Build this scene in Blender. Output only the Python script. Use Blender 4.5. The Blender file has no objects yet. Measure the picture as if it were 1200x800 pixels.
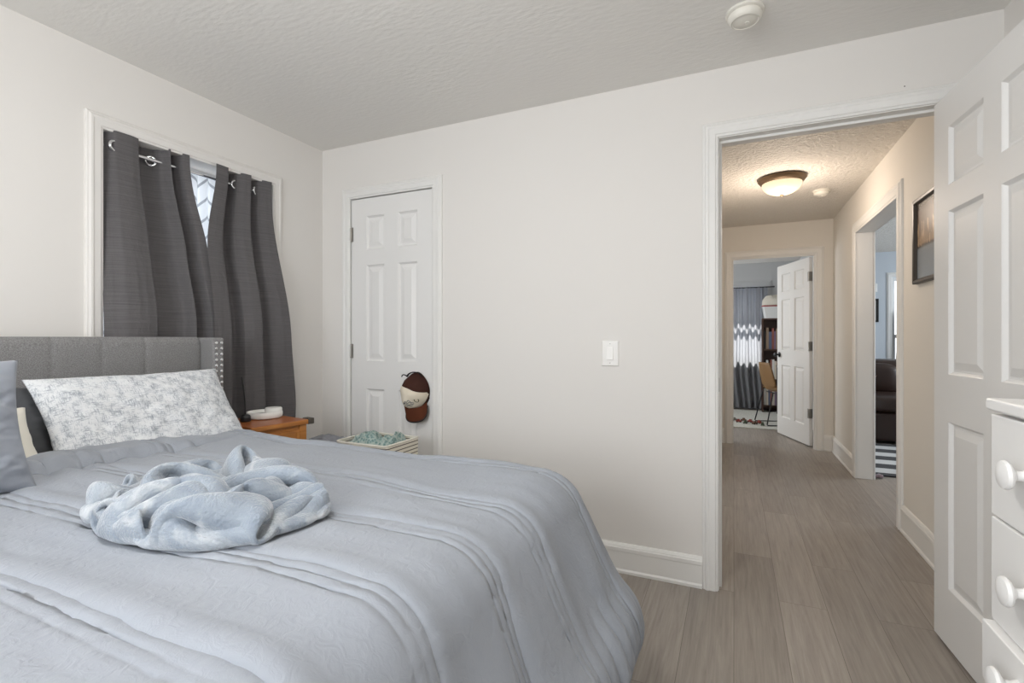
import bpy, bmesh, math, random
import numpy as np
from mathutils import Vector, Matrix

S = bpy.context.scene
COL = S.collection
PI = math.pi

# ------------------------------------------------------------------ camera
CAM_H = 1.15
FPX, HOR, YAW = 575.0, 396.0, math.atan2(260, 575)
cd = bpy.data.cameras.new('camera')
cam = bpy.data.objects.new('camera', cd)
COL.objects.link(cam)
cam.location = (0, 0, CAM_H)
cam.rotation_euler = (PI / 2, 0, YAW)
cd.sensor_width = 36
cd.lens = FPX * 36 / 1200
cd.shift_y = -(400 - HOR) / 1200
cd.clip_start = 0.05
S.camera = cam

# ------------------------------------------------------------------ world, sun, lamps, exposure
S.view_settings.view_transform = 'Standard'
S.view_settings.look = 'None'
S.view_settings.gamma = 1
S.view_settings.use_curve_mapping = False
S.view_settings.exposure = 0.0
w = bpy.data.worlds.new('sky')
S.world = w
w.use_nodes = True
bg = w.node_tree.nodes['Background']
bg.inputs[0].default_value = (0.84, 0.91, 1.0, 1)
bg.inputs[1].default_value = 2.2
S.cycles.max_bounces = 10
S.cycles.diffuse_bounces = 6
S.cycles.use_denoising = True


def light(name, kind, loc, energy, color=(1, 1, 1), rot=(0, 0, 0), size=1.0, size_y=None):
    d = bpy.data.lights.new(name, kind)
    d.energy = energy
    d.color = color
    o = bpy.data.objects.new(name, d)
    COL.objects.link(o)
    o.location = loc
    o.rotation_euler = rot
    if kind == 'AREA':
        d.shape = 'RECTANGLE' if size_y else 'DISK'
        d.size = size
        if size_y:
            d.size_y = size_y
    elif kind == 'SUN':
        d.angle = size
    else:
        d.shadow_soft_size = size
    return o


light('sunlight', 'SUN', (0, 12, 8), 26.0, (1, 0.97, 0.92), (math.radians(-42), 0, math.radians(0)), 0.009)
# added area fills at the added rear window, in study and living room
light('fill_rear', 'AREA', (-0.9, -1.42, 1.5), 38, (0.94, 0.97, 1.0), (PI / 2, 0, 0), 1.5, 1.2)
light('fill_study', 'AREA', (-1.75, 7.3, 1.4), 32, (0.96, 0.98, 1.0), (0, -PI / 2, 0), 1.2, 1.2)
light('fill_living', 'AREA', (4.25, 6.3, 1.4), 80, (0.84, 0.92, 1.0), (0, PI / 2, 0), 1.3, 1.6)
# two added bedroom fills under an added fixture, then the hall lamp
light('bedroom_fill', 'AREA', (-0.75, 0.35, 2.22), 5, (1.0, 0.985, 0.965), (0, 0, 0), 0.34)
light('bedroom_fill_glow', 'POINT', (-0.75, 0.35, 2.10), 23, (1.0, 0.985, 0.965), (0, 0, 0), 0.15)
light('hall_lamp', 'POINT', (0.33, 4.22, 2.03), 14.5, (1.0, 0.84, 0.70), (0, 0, 0), 0.14)


# ------------------------------------------------------------------ helpers: colour, materials
def lin(r, g, b):
    def f(c):
        c /= 255.0
        return c / 12.92 if c <= 0.04045 else ((c + 0.055) / 1.055) ** 2.4
    return (f(r), f(g), f(b), 1)


def mat(name, col, rough=0.6, metal=0.0, bump=None, spec=0.5, sheen=0.0):
    """bump = (scale, strength, distance, (sx, sy, sz)) noise bump in object space"""
    m = bpy.data.materials.new(name)
    m.use_nodes = True
    nt = m.node_tree
    p = nt.nodes['Principled BSDF']
    p.inputs['Base Color'].default_value = col
    p.inputs['Roughness'].default_value = rough
    p.inputs['Metallic'].default_value = metal
    p.inputs['Specular IOR Level'].default_value = spec
    if sheen:
        p.inputs['Sheen Weight'].default_value = sheen
    if bump:
        sc, st, di, stretch = bump
        tc = nt.nodes.new('ShaderNodeTexCoord')
        mp = nt.nodes.new('ShaderNodeMapping')
        mp.inputs['Scale'].default_value = stretch
        nz = nt.nodes.new('ShaderNodeTexNoise')
        nz.inputs['Scale'].default_value = sc
        nz.inputs['Detail'].default_value = 5
        b = nt.nodes.new('ShaderNodeBump')
        b.inputs['Strength'].default_value = st
        b.inputs['Distance'].default_value = di
        nt.links.new(tc.outputs['Object'], mp.inputs['Vector'])
        nt.links.new(mp.outputs[0], nz.inputs['Vector'])
        nt.links.new(nz.outputs[0], b.inputs['Height'])
        nt.links.new(b.outputs[0], p.inputs['Normal'])
    return m


def N(m, kind, **kw):
    n = m.node_tree.nodes.new(kind)
    for k, v in kw.items():
        if k in n.inputs:
            n.inputs[k].default_value = v
        else:
            setattr(n, k, v)
    return n


def L(m, a, b):
    m.node_tree.links.new(a, b)


def ramp(m, fac, stops, interp='LINEAR'):
    r = m.node_tree.nodes.new('ShaderNodeValToRGB')
    r.color_ramp.interpolation = interp
    e = r.color_ramp.elements
    e[0].position, e[0].color = stops[0]
    e[1].position, e[1].color = stops[-1]
    for pos, c in stops[1:-1]:
        x = e.new(pos)
        x.color = c
    m.node_tree.links.new(fac, r.inputs[0])
    return r.outputs[0]


def coords(m, scale=(1, 1, 1), rot=(0, 0, 0), out='Object'):
    tc = N(m, 'ShaderNodeTexCoord')
    mp = N(m, 'ShaderNodeMapping')
    mp.inputs['Scale'].default_value = scale
    mp.inputs['Rotation'].default_value = rot
    L(m, tc.outputs[out], mp.inputs['Vector'])
    return mp.outputs[0]


def P(m):
    return m.node_tree.nodes['Principled BSDF']


# ------------------------------------------------------------------ helpers: numeric noise
_rs = np.random.RandomState(7)
_LAT = _rs.rand(256, 256) * 2 - 1


def vn(x, y, seed=0):
    x = np.asarray(x, float) + seed * 17.31
    y = np.asarray(y, float) + seed * 9.77
    xi = np.floor(x).astype(int)
    yi = np.floor(y).astype(int)
    fx = x - xi
    fy = y - yi
    fx = fx * fx * (3 - 2 * fx)
    fy = fy * fy * (3 - 2 * fy)
    g = lambda a, b: _LAT[a % 256, b % 256]
    return (g(xi, yi) * (1 - fx) * (1 - fy) + g(xi + 1, yi) * fx * (1 - fy)
            + g(xi, yi + 1) * (1 - fx) * fy + g(xi + 1, yi + 1) * fx * fy)


def fbm(x, y, seed=0, o=3):
    r = 0
    a = 1.0
    for i in range(o):
        r = r + a * vn(np.asarray(x) * 2 ** i, np.asarray(y) * 2 ** i, seed + i * 3)
        a *= 0.5
    return r


def sstep(a, b, x):
    t = np.clip((np.asarray(x, float) - a) / (b - a), 0, 1)
    return t * t * (3 - 2 * t)


# ------------------------------------------------------------------ helpers: geometry
class G:
    """collects shapes that become ONE mesh"""

    def __init__(s):
        s.v = []
        s.f = []

    def add(s, v, f):
        n = len(s.v)
        s.v += [tuple(map(float, p)) for p in v]
        s.f += [tuple(i + n for i in q) for q in f]
        return s

    def box(s, x0, x1, y0, y1, z0, z1):
        v = [(x0, y0, z0), (x1, y0, z0), (x1, y1, z0), (x0, y1, z0), (x0, y0, z1), (x1, y0, z1), (x1, y1, z1), (x0, y1, z1)]
        return s.add(v, [(0, 3, 2, 1), (4, 5, 6, 7), (0, 1, 5, 4), (1, 2, 6, 5), (2, 3, 7, 6), (3, 0, 4, 7)])

    def loft(s, rings, close_ring=True, caps=True):
        n = len(rings[0])
        v = [p for r in rings for p in r]
        f = []
        for i in range(len(rings) - 1):
            for j in range(n if close_ring else n - 1):
                k = (j + 1) % n
                f.append((i * n + j, i * n + k, (i + 1) * n + k, (i + 1) * n + j))
        if caps and close_ring:
            f.append(tuple(reversed(range(n))))
            f.append(tuple((len(rings) - 1) * n + j for j in range(n)))
        return s.add(v, f)

    def lathe(s, prof, c=(0, 0, 0), axis=(0, 0, 1), n=32, caps=True):
        ax = Vector(axis).normalized()
        q = Vector((0, 0, 1)).rotation_difference(ax)
        c = Vector(c)
        rings = []
        for r, h in prof:
            rings.append([tuple(c + q @ Vector((r * math.cos(2 * PI * j / n), r * math.sin(2 * PI * j / n), h))) for j in range(n)])
        return s.loft(rings, True, caps)

    def tube(s, path, rad, n=12, flat=1.0, up=(0, 0, 1)):
        path = [Vector(p) for p in path]
        if not hasattr(rad, '__len__'):
            rad = [rad] * len(path)
        rings = []
        for i, p in enumerate(path):
            t = (path[min(i + 1, len(path) - 1)] - path[max(i - 1, 0)]).normalized()
            sd = t.cross(Vector(up))
            if sd.length < 1e-4:
                sd = t.cross(Vector((1, 0, 0)))
            sd.normalize()
            u = sd.cross(t).normalized()
            rings.append([tuple(p + sd * (rad[i] * math.cos(2 * PI * j / n)) + u * (rad[i] * flat * math.sin(2 * PI * j / n))) for j in range(n)])
        return s.loft(rings)

    def extrude(s, prof, a, b, fa, fb):
        """profile of (u, w) swept from a to b; fa/fb map (u, w, point) to 3-D"""
        return s.loft([[fa(u, w_, a) for u, w_ in prof], [fb(u, w_, b) for u, w_ in prof]])

    def torus(s, c, axis, R, r, n=24, k=10):
        ax = Vector(axis).normalized()
        q = Vector((0, 0, 1)).rotation_difference(ax)
        c = Vector(c)
        v = []
        f = []
        for i in range(n):
            a = 2 * PI * i / n
            for j in range(k):
                b = 2 * PI * j / k
                v.append(tuple(c + q @ Vector(((R + r * math.cos(b)) * math.cos(a), (R + r * math.cos(b)) * math.sin(a), r * math.sin(b)))))
        for i in range(n):
            for j in range(k):
                f.append((i * k + j, ((i + 1) % n) * k + j, ((i + 1) % n) * k + (j + 1) % k, i * k + (j + 1) % k))
        return s.add(v, f)

    def grid(s, Pts):
        """Pts: array (m, n, 3)"""
        m_, n_ = Pts.shape[:2]
        v = Pts.reshape(-1, 3).tolist()
        f = [(i * n_ + j, i * n_ + j + 1, (i + 1) * n_ + j + 1, (i + 1) * n_ + j) for i in range(m_ - 1) for j in range(n_ - 1)]
        return s.add(v, f)

    def build(s, name, m, parent=None, smooth=False, bevel=0, seg=2, weld=True, loc=None, fix=True):
        me = bpy.data.meshes.new(name)
        me.from_pydata(s.v, [], s.f)
        bm = bmesh.new()
        bm.from_mesh(me)
        if weld:
            bmesh.ops.remove_doubles(bm, verts=bm.verts, dist=1e-5)
        if fix:
            bmesh.ops.recalc_face_normals(bm, faces=bm.faces)
        bm.to_mesh(me)
        bm.free()
        me.materials.append(m)
        o = bpy.data.objects.new(name, me)
        COL.objects.link(o)
        if loc:
            o.location = loc
        if parent:
            o.parent = parent
        if smooth:
            me.polygons.foreach_set('use_smooth', [True] * len(me.polygons))
            if smooth != 'all':
                me.set_sharp_from_angle(angle=math.radians(40))
        if bevel:
            b = o.modifiers.new('bevel', 'BEVEL')
            b.width = bevel
            b.segments = seg
            b.limit_method = 'ANGLE'
            b.angle_limit = math.radians(35)
        return o


def tag(o, label, cat, group=None):
    o['label'] = label
    o['category'] = cat
    if group:
        o['group'] = group
    return o


def thing(name, label, cat, loc=(0, 0, 0), rz=0, group=None):
    o = bpy.data.objects.new(name, None)
    COL.objects.link(o)
    o.empty_display_size = 0.05
    o.location = loc
    o.rotation_euler = (0, 0, rz)
    return tag(o, label, cat, group)


def struct(o):
    o['kind'] = 'structure'
    return o


def copy_tree(o, parent=None):
    c = o.copy()
    COL.objects.link(c)
    if parent:
        c.parent = parent
    for ch in list(o.children):
        copy_tree(ch, c)
    return c


def ray(x, y):
    F = Vector((-math.sin(YAW), math.cos(YAW), 0))
    R = Vector((math.cos(YAW), math.sin(YAW), 0))
    return F + R * ((x - 600) / FPX) + Vector((0, 0, (HOR - y) / FPX))


def at_z(x, y, z):
    """the point of height z that the photograph shows at (x, y)"""
    d = ray(x, y)
    return Vector((0, 0, CAM_H)) + d * ((z - CAM_H) / d.z)


def catmull(pts, n):
    pts = [np.array(p, float) for p in pts]
    P_ = [2 * pts[0] - pts[1]] + pts + [2 * pts[-1] - pts[-2]]
    out = []
    for i in range(1, len(P_) - 2):
        a, b, c, d = P_[i - 1:i + 3]
        for k in range(n):
            t = k / n
            out.append(0.5 * (2 * b + (c - a) * t + (2 * a - 5 * b + 4 * c - d) * t * t + (3 * b - a - 3 * c + d) * t ** 3))
    out.append(pts[-1])
    return out


# ------------------------------------------------------------------ materials
M = {}
M['wall'] = mat('wall_paint', lin(226, 223, 219), 0.75, bump=(120, 0.05, 0.002, (1, 1, 1)), spec=0.25)
M['hallwall'] = mat('hall_paint', lin(226, 222, 215), 0.75, bump=(120, 0.05, 0.002, (1, 1, 1)), spec=0.25)
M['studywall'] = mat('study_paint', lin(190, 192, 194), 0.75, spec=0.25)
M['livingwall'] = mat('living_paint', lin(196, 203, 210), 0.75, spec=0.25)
M['walltrim'] = mat('painted_over_trim', lin(227, 224, 220), 0.6, spec=0.3)
M['trim'] = mat('trim_paint', lin(230, 229, 226), 0.42, spec=0.4)
M['door'] = mat('door_paint', lin(230, 229, 227), 0.42, bump=(60, 0.10, 0.001, (4, 4, 0.35)), spec=0.4)
M['dresser'] = mat('dresser_paint', lin(232, 231, 229), 0.38, spec=0.4)
M['ceil'] = mat('ceiling_paint', lin(232, 230, 226), 0.9, bump=(50, 0.22, 0.008, (0.45, 1.2, 1)), spec=0.2)
M['hallceil'] = mat('ceiling_knockdown', lin(222, 217, 209), 0.6, bump=(48, 1.0, 0.022, (1, 1, 1)), spec=0.35)
M['nickel'] = mat('satin_nickel', (0.40, 0.385, 0.36, 1), 0.35, 1.0)
M['chrome'] = mat('chrome', (0.85, 0.86, 0.88, 1), 0.12, 1.0)
M['bronze'] = mat('bronze', lin(112, 92, 70), 0.42, 0.6)
M['black'] = mat('black_metal', (0.012, 0.012, 0.013, 1), 0.4)
M['blackplastic'] = mat('black_plastic', (0.014, 0.014, 0.015, 1), 0.35)
M['whiteplastic'] = mat('white_plastic', lin(236, 235, 231), 0.35)
M['switch'] = mat('switch_plastic', lin(232, 230, 226), 0.3)
M['detector'] = mat('detector_plastic', lin(228, 225, 216), 0.45)

# plank floor, boards run along Y
m = M['floor'] = mat('plank_floor', (0.3, 0.25, 0.2, 1), 0.42, spec=0.4)
co = coords(m, (1, 1, 1), (0, 0, PI / 2))
br = N(m, 'ShaderNodeTexBrick', offset=0.37, offset_frequency=2)
br.inputs['Color1'].default_value = (0.15, 0.15, 0.15, 1)
br.inputs['Color2'].default_value = (0.9, 0.9, 0.9, 1)
br.inputs['Mortar'].default_value = (0.0, 0.0, 0.0, 1)
br.inputs['Scale'].default_value = 1.0
br.inputs['Mortar Size'].default_value = 0.0011
br.inputs['Mortar Smooth'].default_value = 0.3
br.inputs['Brick Width'].default_value = 1.22
br.inputs['Row Height'].default_value = 0.18
L(m, co, br.inputs['Vector'])
g1 = N(m, 'ShaderNodeTexNoise', Scale=4.0, Detail=8.0, Roughness=0.62, Distortion=0.5)
co2 = N(m, 'ShaderNodeMapping')
co2.inputs['Scale'].default_value = (16, 0.8, 1)
tc = N(m, 'ShaderNodeTexCoord')
mixv = N(m, 'ShaderNodeVectorMath', operation='ADD')
L(m, tc.outputs['Object'], co2.inputs['Vector'])
scl = N(m, 'ShaderNodeVectorMath', operation='SCALE')
scl.inputs['Scale'].default_value = 7.0
L(m, br.outputs['Color'], scl.inputs[0])
L(m, co2.outputs[0], mixv.inputs[0])
L(m, scl.outputs[0], mixv.inputs[1])
L(m, mixv.outputs[0], g1.inputs['Vector'])
grain = ramp(m, g1.outputs[0], [(0.25, lin(140, 133, 127)), (0.45, lin(157, 150, 143)), (0.58, lin(165, 158, 151)), (0.78, lin(178, 171, 164))])
tone = ramp(m, br.outputs['Color'], [(0.0, (0.40, 0.38, 0.36, 1)), (0.14, (0.80, 0.785, 0.765, 1)), (0.9, (1.0, 0.985, 0.965, 1))])
mx = N(m, 'ShaderNodeMix', data_type='RGBA', blend_type='MULTIPLY')
mx.inputs[0].default_value = 1
L(m, grain, mx.inputs[6])
L(m, tone, mx.inputs[7])
L(m, mx.outputs[2], P(m).inputs['Base Color'])
bp = N(m, 'ShaderNodeBump', Strength=0.12, Distance=0.002)
L(m, g1.outputs[0], bp.inputs['Height'])
L(m, bp.outputs[0], P(m).inputs['Normal'])

# glass that lets daylight in
m = M['glass'] = bpy.data.materials.new('window_glass')
m.use_nodes = True
m.node_tree.nodes.remove(P(m))
out = m.node_tree.nodes['Material Output']
tr = N(m, 'ShaderNodeBsdfTransparent')
gl = N(m, 'ShaderNodeBsdfGlossy', Roughness=0.02)
lw = N(m, 'ShaderNodeLayerWeight', Blend=0.12)
fr = N(m, 'ShaderNodeMath', operation='MULTIPLY_ADD')
fr.inputs[1].default_value = 0.6
fr.inputs[2].default_value = 0.03
L(m, lw.outputs['Facing'], fr.inputs[0])
ms = N(m, 'ShaderNodeMixShader')
L(m, fr.outputs[0], ms.inputs[0])
L(m, tr.outputs[0], ms.inputs[1])
L(m, gl.outputs[0], ms.inputs[2])
L(m, ms.outputs[0], out.inputs['Surface'])


def cloth(name, col, trans=0.0, weave=600, strength=0.25, dist=0.0008, big=None, colvar=0.0, sheen=0.15):
    """woven fabric: fine weave bump, optional large crumple bump, optional light passing through"""
    m = mat(name, col, 0.92, spec=0.12, sheen=sheen)
    v = coords(m)
    n1 = N(m, 'ShaderNodeTexNoise', Scale=float(weave), Detail=2.0)
    L(m, v, n1.inputs['Vector'])
    b1 = N(m, 'ShaderNodeBump', Strength=strength, Distance=dist)
    L(m, n1.outputs[0], b1.inputs['Height'])
    last = b1
    if big:
        n2 = N(m, 'ShaderNodeTexNoise', Scale=float(big[0]), Detail=4.0, Distortion=big[3] if len(big) > 3 else 0.6)
        L(m, v, n2.inputs['Vector'])
        b2 = N(m, 'ShaderNodeBump', Strength=big[1], Distance=big[2])
        L(m, n2.outputs[0], b2.inputs['Height'])
        L(m, b1.outputs[0], b2.inputs['Normal'])
        last = b2
    L(m, last.outputs[0], P(m).inputs['Normal'])
    if colvar:
        n3 = N(m, 'ShaderNodeTexNoise', Scale=float(weave), Detail=3.0)
        L(m, v, n3.inputs['Vector'])
        c0 = tuple(c * (1 - colvar) for c in col[:3]) + (1,)
        c1 = tuple(min(1, c * (1 + colvar)) for c in col[:3]) + (1,)
        L(m, ramp(m, n3.outputs[0], [(0.35, c0), (0.65, c1)]), P(m).inputs['Base Color'])
    if trans:
        t = N(m, 'ShaderNodeBsdfTranslucent')
        t.inputs[0].default_value = col
        x = N(m, 'ShaderNodeMixShader')
        x.inputs[0].default_value = trans
        o = m.node_tree.nodes['Material Output']
        L(m, P(m).outputs[0], x.inputs[1])
        L(m, t.outputs[0], x.inputs[2])
        L(m, x.outputs[0], o.inputs['Surface'])
    return m


M['comforter'] = cloth('comforter_cloth', lin(149, 154, 162), weave=420, strength=0.2, big=(38, 0.33, 0.006, 1.4))
M['sham'] = cloth('sham_cloth', lin(144, 149, 158), weave=420, strength=0.2, big=(14, 0.2, 0.006, 1.0))
M['cream'] = cloth('cream_cloth', lin(222, 218, 206), weave=420)
M['darkpillow'] = cloth('charcoal_cloth', lin(84, 85, 88), weave=420)
M['mattress'] = cloth('mattress_cloth', lin(226, 225, 222), weave=300)
M['headboard'] = cloth('grey_tweed', lin(128, 127, 127), weave=330, strength=0.5, colvar=0.28)
M['greybag'] = cloth('grey_canvas', lin(138, 140, 146), weave=300, big=(12, 0.3, 0.01))
M['blanket'] = cloth('plush_fleece', lin(172, 185, 200), weave=190, strength=0.8, dist=0.004, big=(46, 0.35, 0.006, 0.3), colvar=0.05, sheen=0.6)
# plush has pale brushed patches
m = M['blanket']
v = coords(m)
n5 = N(m, 'ShaderNodeTexNoise', Scale=11.0, Detail=4.0, Distortion=1.2)
L(m, v, n5.inputs['Vector'])
L(m, ramp(m, n5.outputs[0], [(0.38, lin(132, 142, 154)), (0.54, lin(146, 155, 165)), (0.70, lin(182, 186, 190))]), P(m).inputs['Base Color'])

# dark curtain with fine horizontal slub
m = M['curtain'] = cloth('dark_curtain', lin(92, 90, 91), trans=0.02, weave=300)
v = coords(m, (6, 6, 420))
n6 = N(m, 'ShaderNodeTexNoise', Scale=1.0, Detail=3.0)
L(m, v, n6.inputs['Vector'])
L(m, ramp(m, n6.outputs[0], [(0.3, lin(88, 86, 87)), (0.7, lin(104, 101, 102))]), P(m).inputs['Base Color'])
n61 = N(m, 'ShaderNodeTexNoise', Scale=24.0, Detail=4.0, Distortion=1.5)
L(m, coords(m, (1, 1, 0.7)), n61.inputs['Vector'])
b61 = N(m, 'ShaderNodeBump', Strength=0.45, Distance=0.008)
L(m, n61.outputs[0], b61.inputs['Height'])
b6 = N(m, 'ShaderNodeBump', Strength=0.3, Distance=0.001)
L(m, b61.outputs[0], b6.inputs['Normal'])
L(m, n6.outputs[0], b6.inputs['Height'])
L(m, b6.outputs[0], P(m).inputs['Normal'])

M['farcurtain'] = cloth('study_curtain', lin(150, 152, 156), trans=0.5, weave=200)
M['blackcurtain'] = cloth('black_curtain', lin(40, 42, 48), weave=200)

# printed pillow: white with a crosshatched grey-blue brushed print
m = M['print'] = cloth('printed_cotton', lin(226, 227, 228), weave=420)
va = coords(m, (420, 60, 60), (0, 0, 0.05))
vb = coords(m, (60, 60, 420), (0.0, 0.05, 0))
na = N(m, 'ShaderNodeTexNoise', Scale=1.0, Detail=3.0)
nb = N(m, 'ShaderNodeTexNoise', Scale=1.0, Detail=3.0)
npch = N(m, 'ShaderNodeTexNoise', Scale=34.0, Detail=3.0)
L(m, va, na.inputs['Vector'])
L(m, vb, nb.inputs['Vector'])
L(m, coords(m), npch.inputs['Vector'])
mxn = N(m, 'ShaderNodeMath', operation='MAXIMUM')
L(m, na.outputs[0], mxn.inputs[0])
L(m, nb.outputs[0], mxn.inputs[1])
ad = N(m, 'ShaderNodeMath', operation='MULTIPLY_ADD')
L(m, npch.outputs[0], ad.inputs[0])
ad.inputs[1].default_value = 0.55
L(m, mxn.outputs[0], ad.inputs[2])
L(m, ramp(m, ad.outputs[0], [(0.78, lin(222, 224, 226)), (0.86, lin(196, 200, 205)), (0.98, lin(154, 160, 168))]), P(m).inputs['Base Color'])

# sheer: white with a grey interlocking trellis
m = M['sheer'] = cloth('sheer_voile', lin(238, 240, 242), trans=0.6, weave=400)
v = coords(m)
sx = N(m, 'ShaderNodeSeparateXYZ')
L(m, v, sx.inputs[0])


def mth(op, a, b=None, c=None):
    n = N(m, 'ShaderNodeMath', operation=op)
    for i, q in enumerate((a, b, c)):
        if q is None:
            continue
        if isinstance(q, (int, float)):
            n.inputs[i].default_value = q
        else:
            L(m, q, n.inputs[i])
    return n.outputs[0]


zz = mth('PINGPONG', sx.outputs['Y'], 0.045)
row = mth('MULTIPLY_ADD', zz, 1.3, sx.outputs['Z'])
md = mth('PINGPONG', row, 0.05)
line = mth('LESS_THAN', md, 0.008)
mxs = N(m, 'ShaderNodeMix', data_type='RGBA')
L(m, line, mxs.inputs[0])
mxs.inputs[6].default_value = lin(240, 242, 244)
mxs.inputs[7].default_value = lin(172, 175, 180)
L(m, mxs.outputs[2], P(m).inputs['Base Color'])
trn = [n for n in m.node_tree.nodes if n.type == 'BSDF_TRANSLUCENT'][0]
L(m, mxs.outputs[2], trn.inputs[0])

# orange oak
m = M['oak'] = mat('orange_oak', lin(176, 112, 52), 0.38)
v = coords(m, (60, 6, 60))
n7 = N(m, 'ShaderNodeTexNoise', Scale=1.0, Detail=6.0, Distortion=0.4)
L(m, v, n7.inputs['Vector'])
L(m, ramp(m, n7.outputs[0], [(0.3, lin(158, 98, 42)), (0.55, lin(178, 116, 56)), (0.75, lin(190, 130, 68))]), P(m).inputs['Base Color'])
M['oaktop'] = mat('oak_top', lin(160, 92, 48), 0.32, bump=(20, 0.05, 0.001, (2, 20, 20)))
M['slate'] = mat('dark_end', lin(74, 68, 62), 0.5)

# striped hamper
m = M['stripe'] = cloth('striped_canvas', lin(226, 221, 207), weave=300)
sx = N(m, 'ShaderNodeSeparateXYZ')
L(m, coords(m), sx.inputs[0])
a = mth('PINGPONG', sx.outputs['Z'], 0.0098)
a = mth('LESS_THAN', a, 0.0022)
mxs = N(m, 'ShaderNodeMix', data_type='RGBA')
L(m, a, mxs.inputs[0])
mxs.inputs[6].default_value = lin(228, 222, 206)
mxs.inputs[7].default_value = lin(70, 58, 52)
L(m, mxs.outputs[2], P(m).inputs['Base Color'])

m = M['teal'] = cloth('teal_print', lin(150, 178, 176), weave=300)
n8 = N(m, 'ShaderNodeTexVoronoi', Scale=75.0)
L(m, coords(m), n8.inputs['Vector'])
L(m, ramp(m, n8.outputs['Distance'], [(0.25, lin(108, 134, 132)), (0.45, lin(140, 162, 158)), (0.7, lin(172, 184, 178))]), P(m).inputs['Base Color'])

M['capbrown'] = cloth('cap_leather', lin(66, 42, 36), weave=260, strength=0.5, sheen=0)
M['capbill'] = cloth('cap_bill', lin(92, 52, 36), weave=260, sheen=0)
M['capcream'] = cloth('cap_cream', lin(222, 212, 194), weave=260, sheen=0)
M['capblack'] = mat('cap_black', lin(28, 25, 24), 0.7)
M['emblem'] = mat('emblem_grey', lin(96, 104, 112), 0.7)
M['emblemgreen'] = mat('emblem_olive', lin(92, 92, 66), 0.7)

m = M['bowl'] = mat('lamp_bowl', lin(190, 172, 138), 0.3)
P(m).inputs['Emission Color'].default_value = (1.0, 0.85, 0.60, 1)
P(m).inputs['Emission Strength'].default_value = 0.85
m = M['bowl_added'] = mat('added_bowl_neutral', lin(255, 248, 235), 0.3)  # glowing bowl of the added bedroom fixture
P(m).inputs['Emission Color'].default_value = (1.0, 0.95, 0.88, 1)
P(m).inputs['Emission Strength'].default_value = 1.2


# ------------------------------------------------------------------ the setting
XL, YB, XR, YR = -2.464, 2.426, 0.92, -1.5      # bedroom: left wall, doorway wall, right wall, rear wall
ZC, ZH = 2.378, 2.362                           # ceilings
YE = 5.883                                      # end wall of the hall
WT = 0.115


def wall(name, segs, m):
    g = G()
    for s_ in segs:
        g.box(*s_)
    return struct(g.build(name, m, weld=False))


struct(G().box(-3.2, 4.9, -1.9, 9.4, -0.08, 0).build('floor', M['floor']))
struct(G().box(XL - 0.2, XR + 0.115, YR - 0.2, YB + 0.06, ZC, ZC + 0.1).build('ceiling', M['ceil']))
struct(G().box(-0.4, XR + 0.06, YB + 0.06, YE + 0.06, ZH, ZH + 0.1).build('ceiling_hall', M['hallceil']))
struct(G().box(-2.3, XR + 0.06, YE + 0.06, 9.1, ZH, ZH + 0.1).build('ceiling_study', M['ceil']))
struct(G().box(XR + 0.06, 4.7, 2.4, 8.75, ZH, ZH + 0.1).build('ceiling_living', M['hallceil']))

# doorway wall: closet opening, doorway opening
CX0, CX1, CZ = -2.222, -1.604, 2.030       # closet opening between jambs
DX0, DX1, DZ = -0.062, 0.750, 2.060        # doorway opening between jambs
J = 0.018
wall('wall_back', [
    (XL - 0.2, CX0 - J, YB, YB + WT, 0, ZC), (CX0 - J, CX1 + J, YB, YB + WT, CZ + J, ZC),
    (CX1 + J, DX0 - J, YB, YB + WT, 0, ZC), (DX0 - J, DX1 + J, YB, YB + WT, DZ + J, ZC),
    (DX1 + J, XR + 0.115, YB, YB + WT, 0, ZC)], M['wall'])
# window wall
WY0, WY1, WZ0, WZ1 = 1.190, 2.038, 0.86, 2.043
LW = 0.19
wall('wall_left', [
    (XL - LW, XL, YR - 0.2, WY0, 0, ZC), (XL - LW, XL, WY1, YB + WT, 0, ZC),
    (XL - LW, XL, WY0, WY1, 0, WZ0), (XL - LW, XL, WY0, WY1, WZ1, ZC)], M['wall'])
wall('wall_right', [(XR, XR + 0.115, YR - 0.2, YB, 0, ZC)], M['wall'])
RX0, RX1, RZ0, RZ1 = -1.7, -0.1, 0.85, 2.1
wall('wall_rear', [
    (XL - LW, RX0, YR - 0.13, YR, 0, ZC), (RX1, XR + 0.115, YR - 0.13, YR, 0, ZC),
    (RX0, RX1, YR - 0.13, YR, 0, RZ0), (RX0, RX1, YR - 0.13, YR, RZ1, ZC)], M['wall'])
# hall
OY0, OY1, OZ = 3.71, 4.84, 2.012           # side opening of the hall
wall('wall_hall_left', [(-0.37, -0.25, YB + WT, YE, 0, ZH)], M['hallwall'])
wall('wall_hall_right', [
    (XR, XR + 0.112, YB + WT, OY0 - J, 0, ZH), (XR, XR + 0.112, OY1 + J, YE + WT, 0, ZH),
    (XR, XR + 0.112, OY0 - J, OY1 + J, OZ + J, ZH)], M['hallwall'])
EX0, EX1, EZ = -0.015, 0.762, 2.015        # study doorway
wall('wall_hall_end', [
    (-2.3, EX0 - J, YE, YE + WT, 0, ZH), (EX1 + J, XR, YE, YE + WT, 0, ZH),
    (EX0 - J, EX1 + J, YE, YE + WT, EZ + J, ZH)], M['hallwall'])
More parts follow.
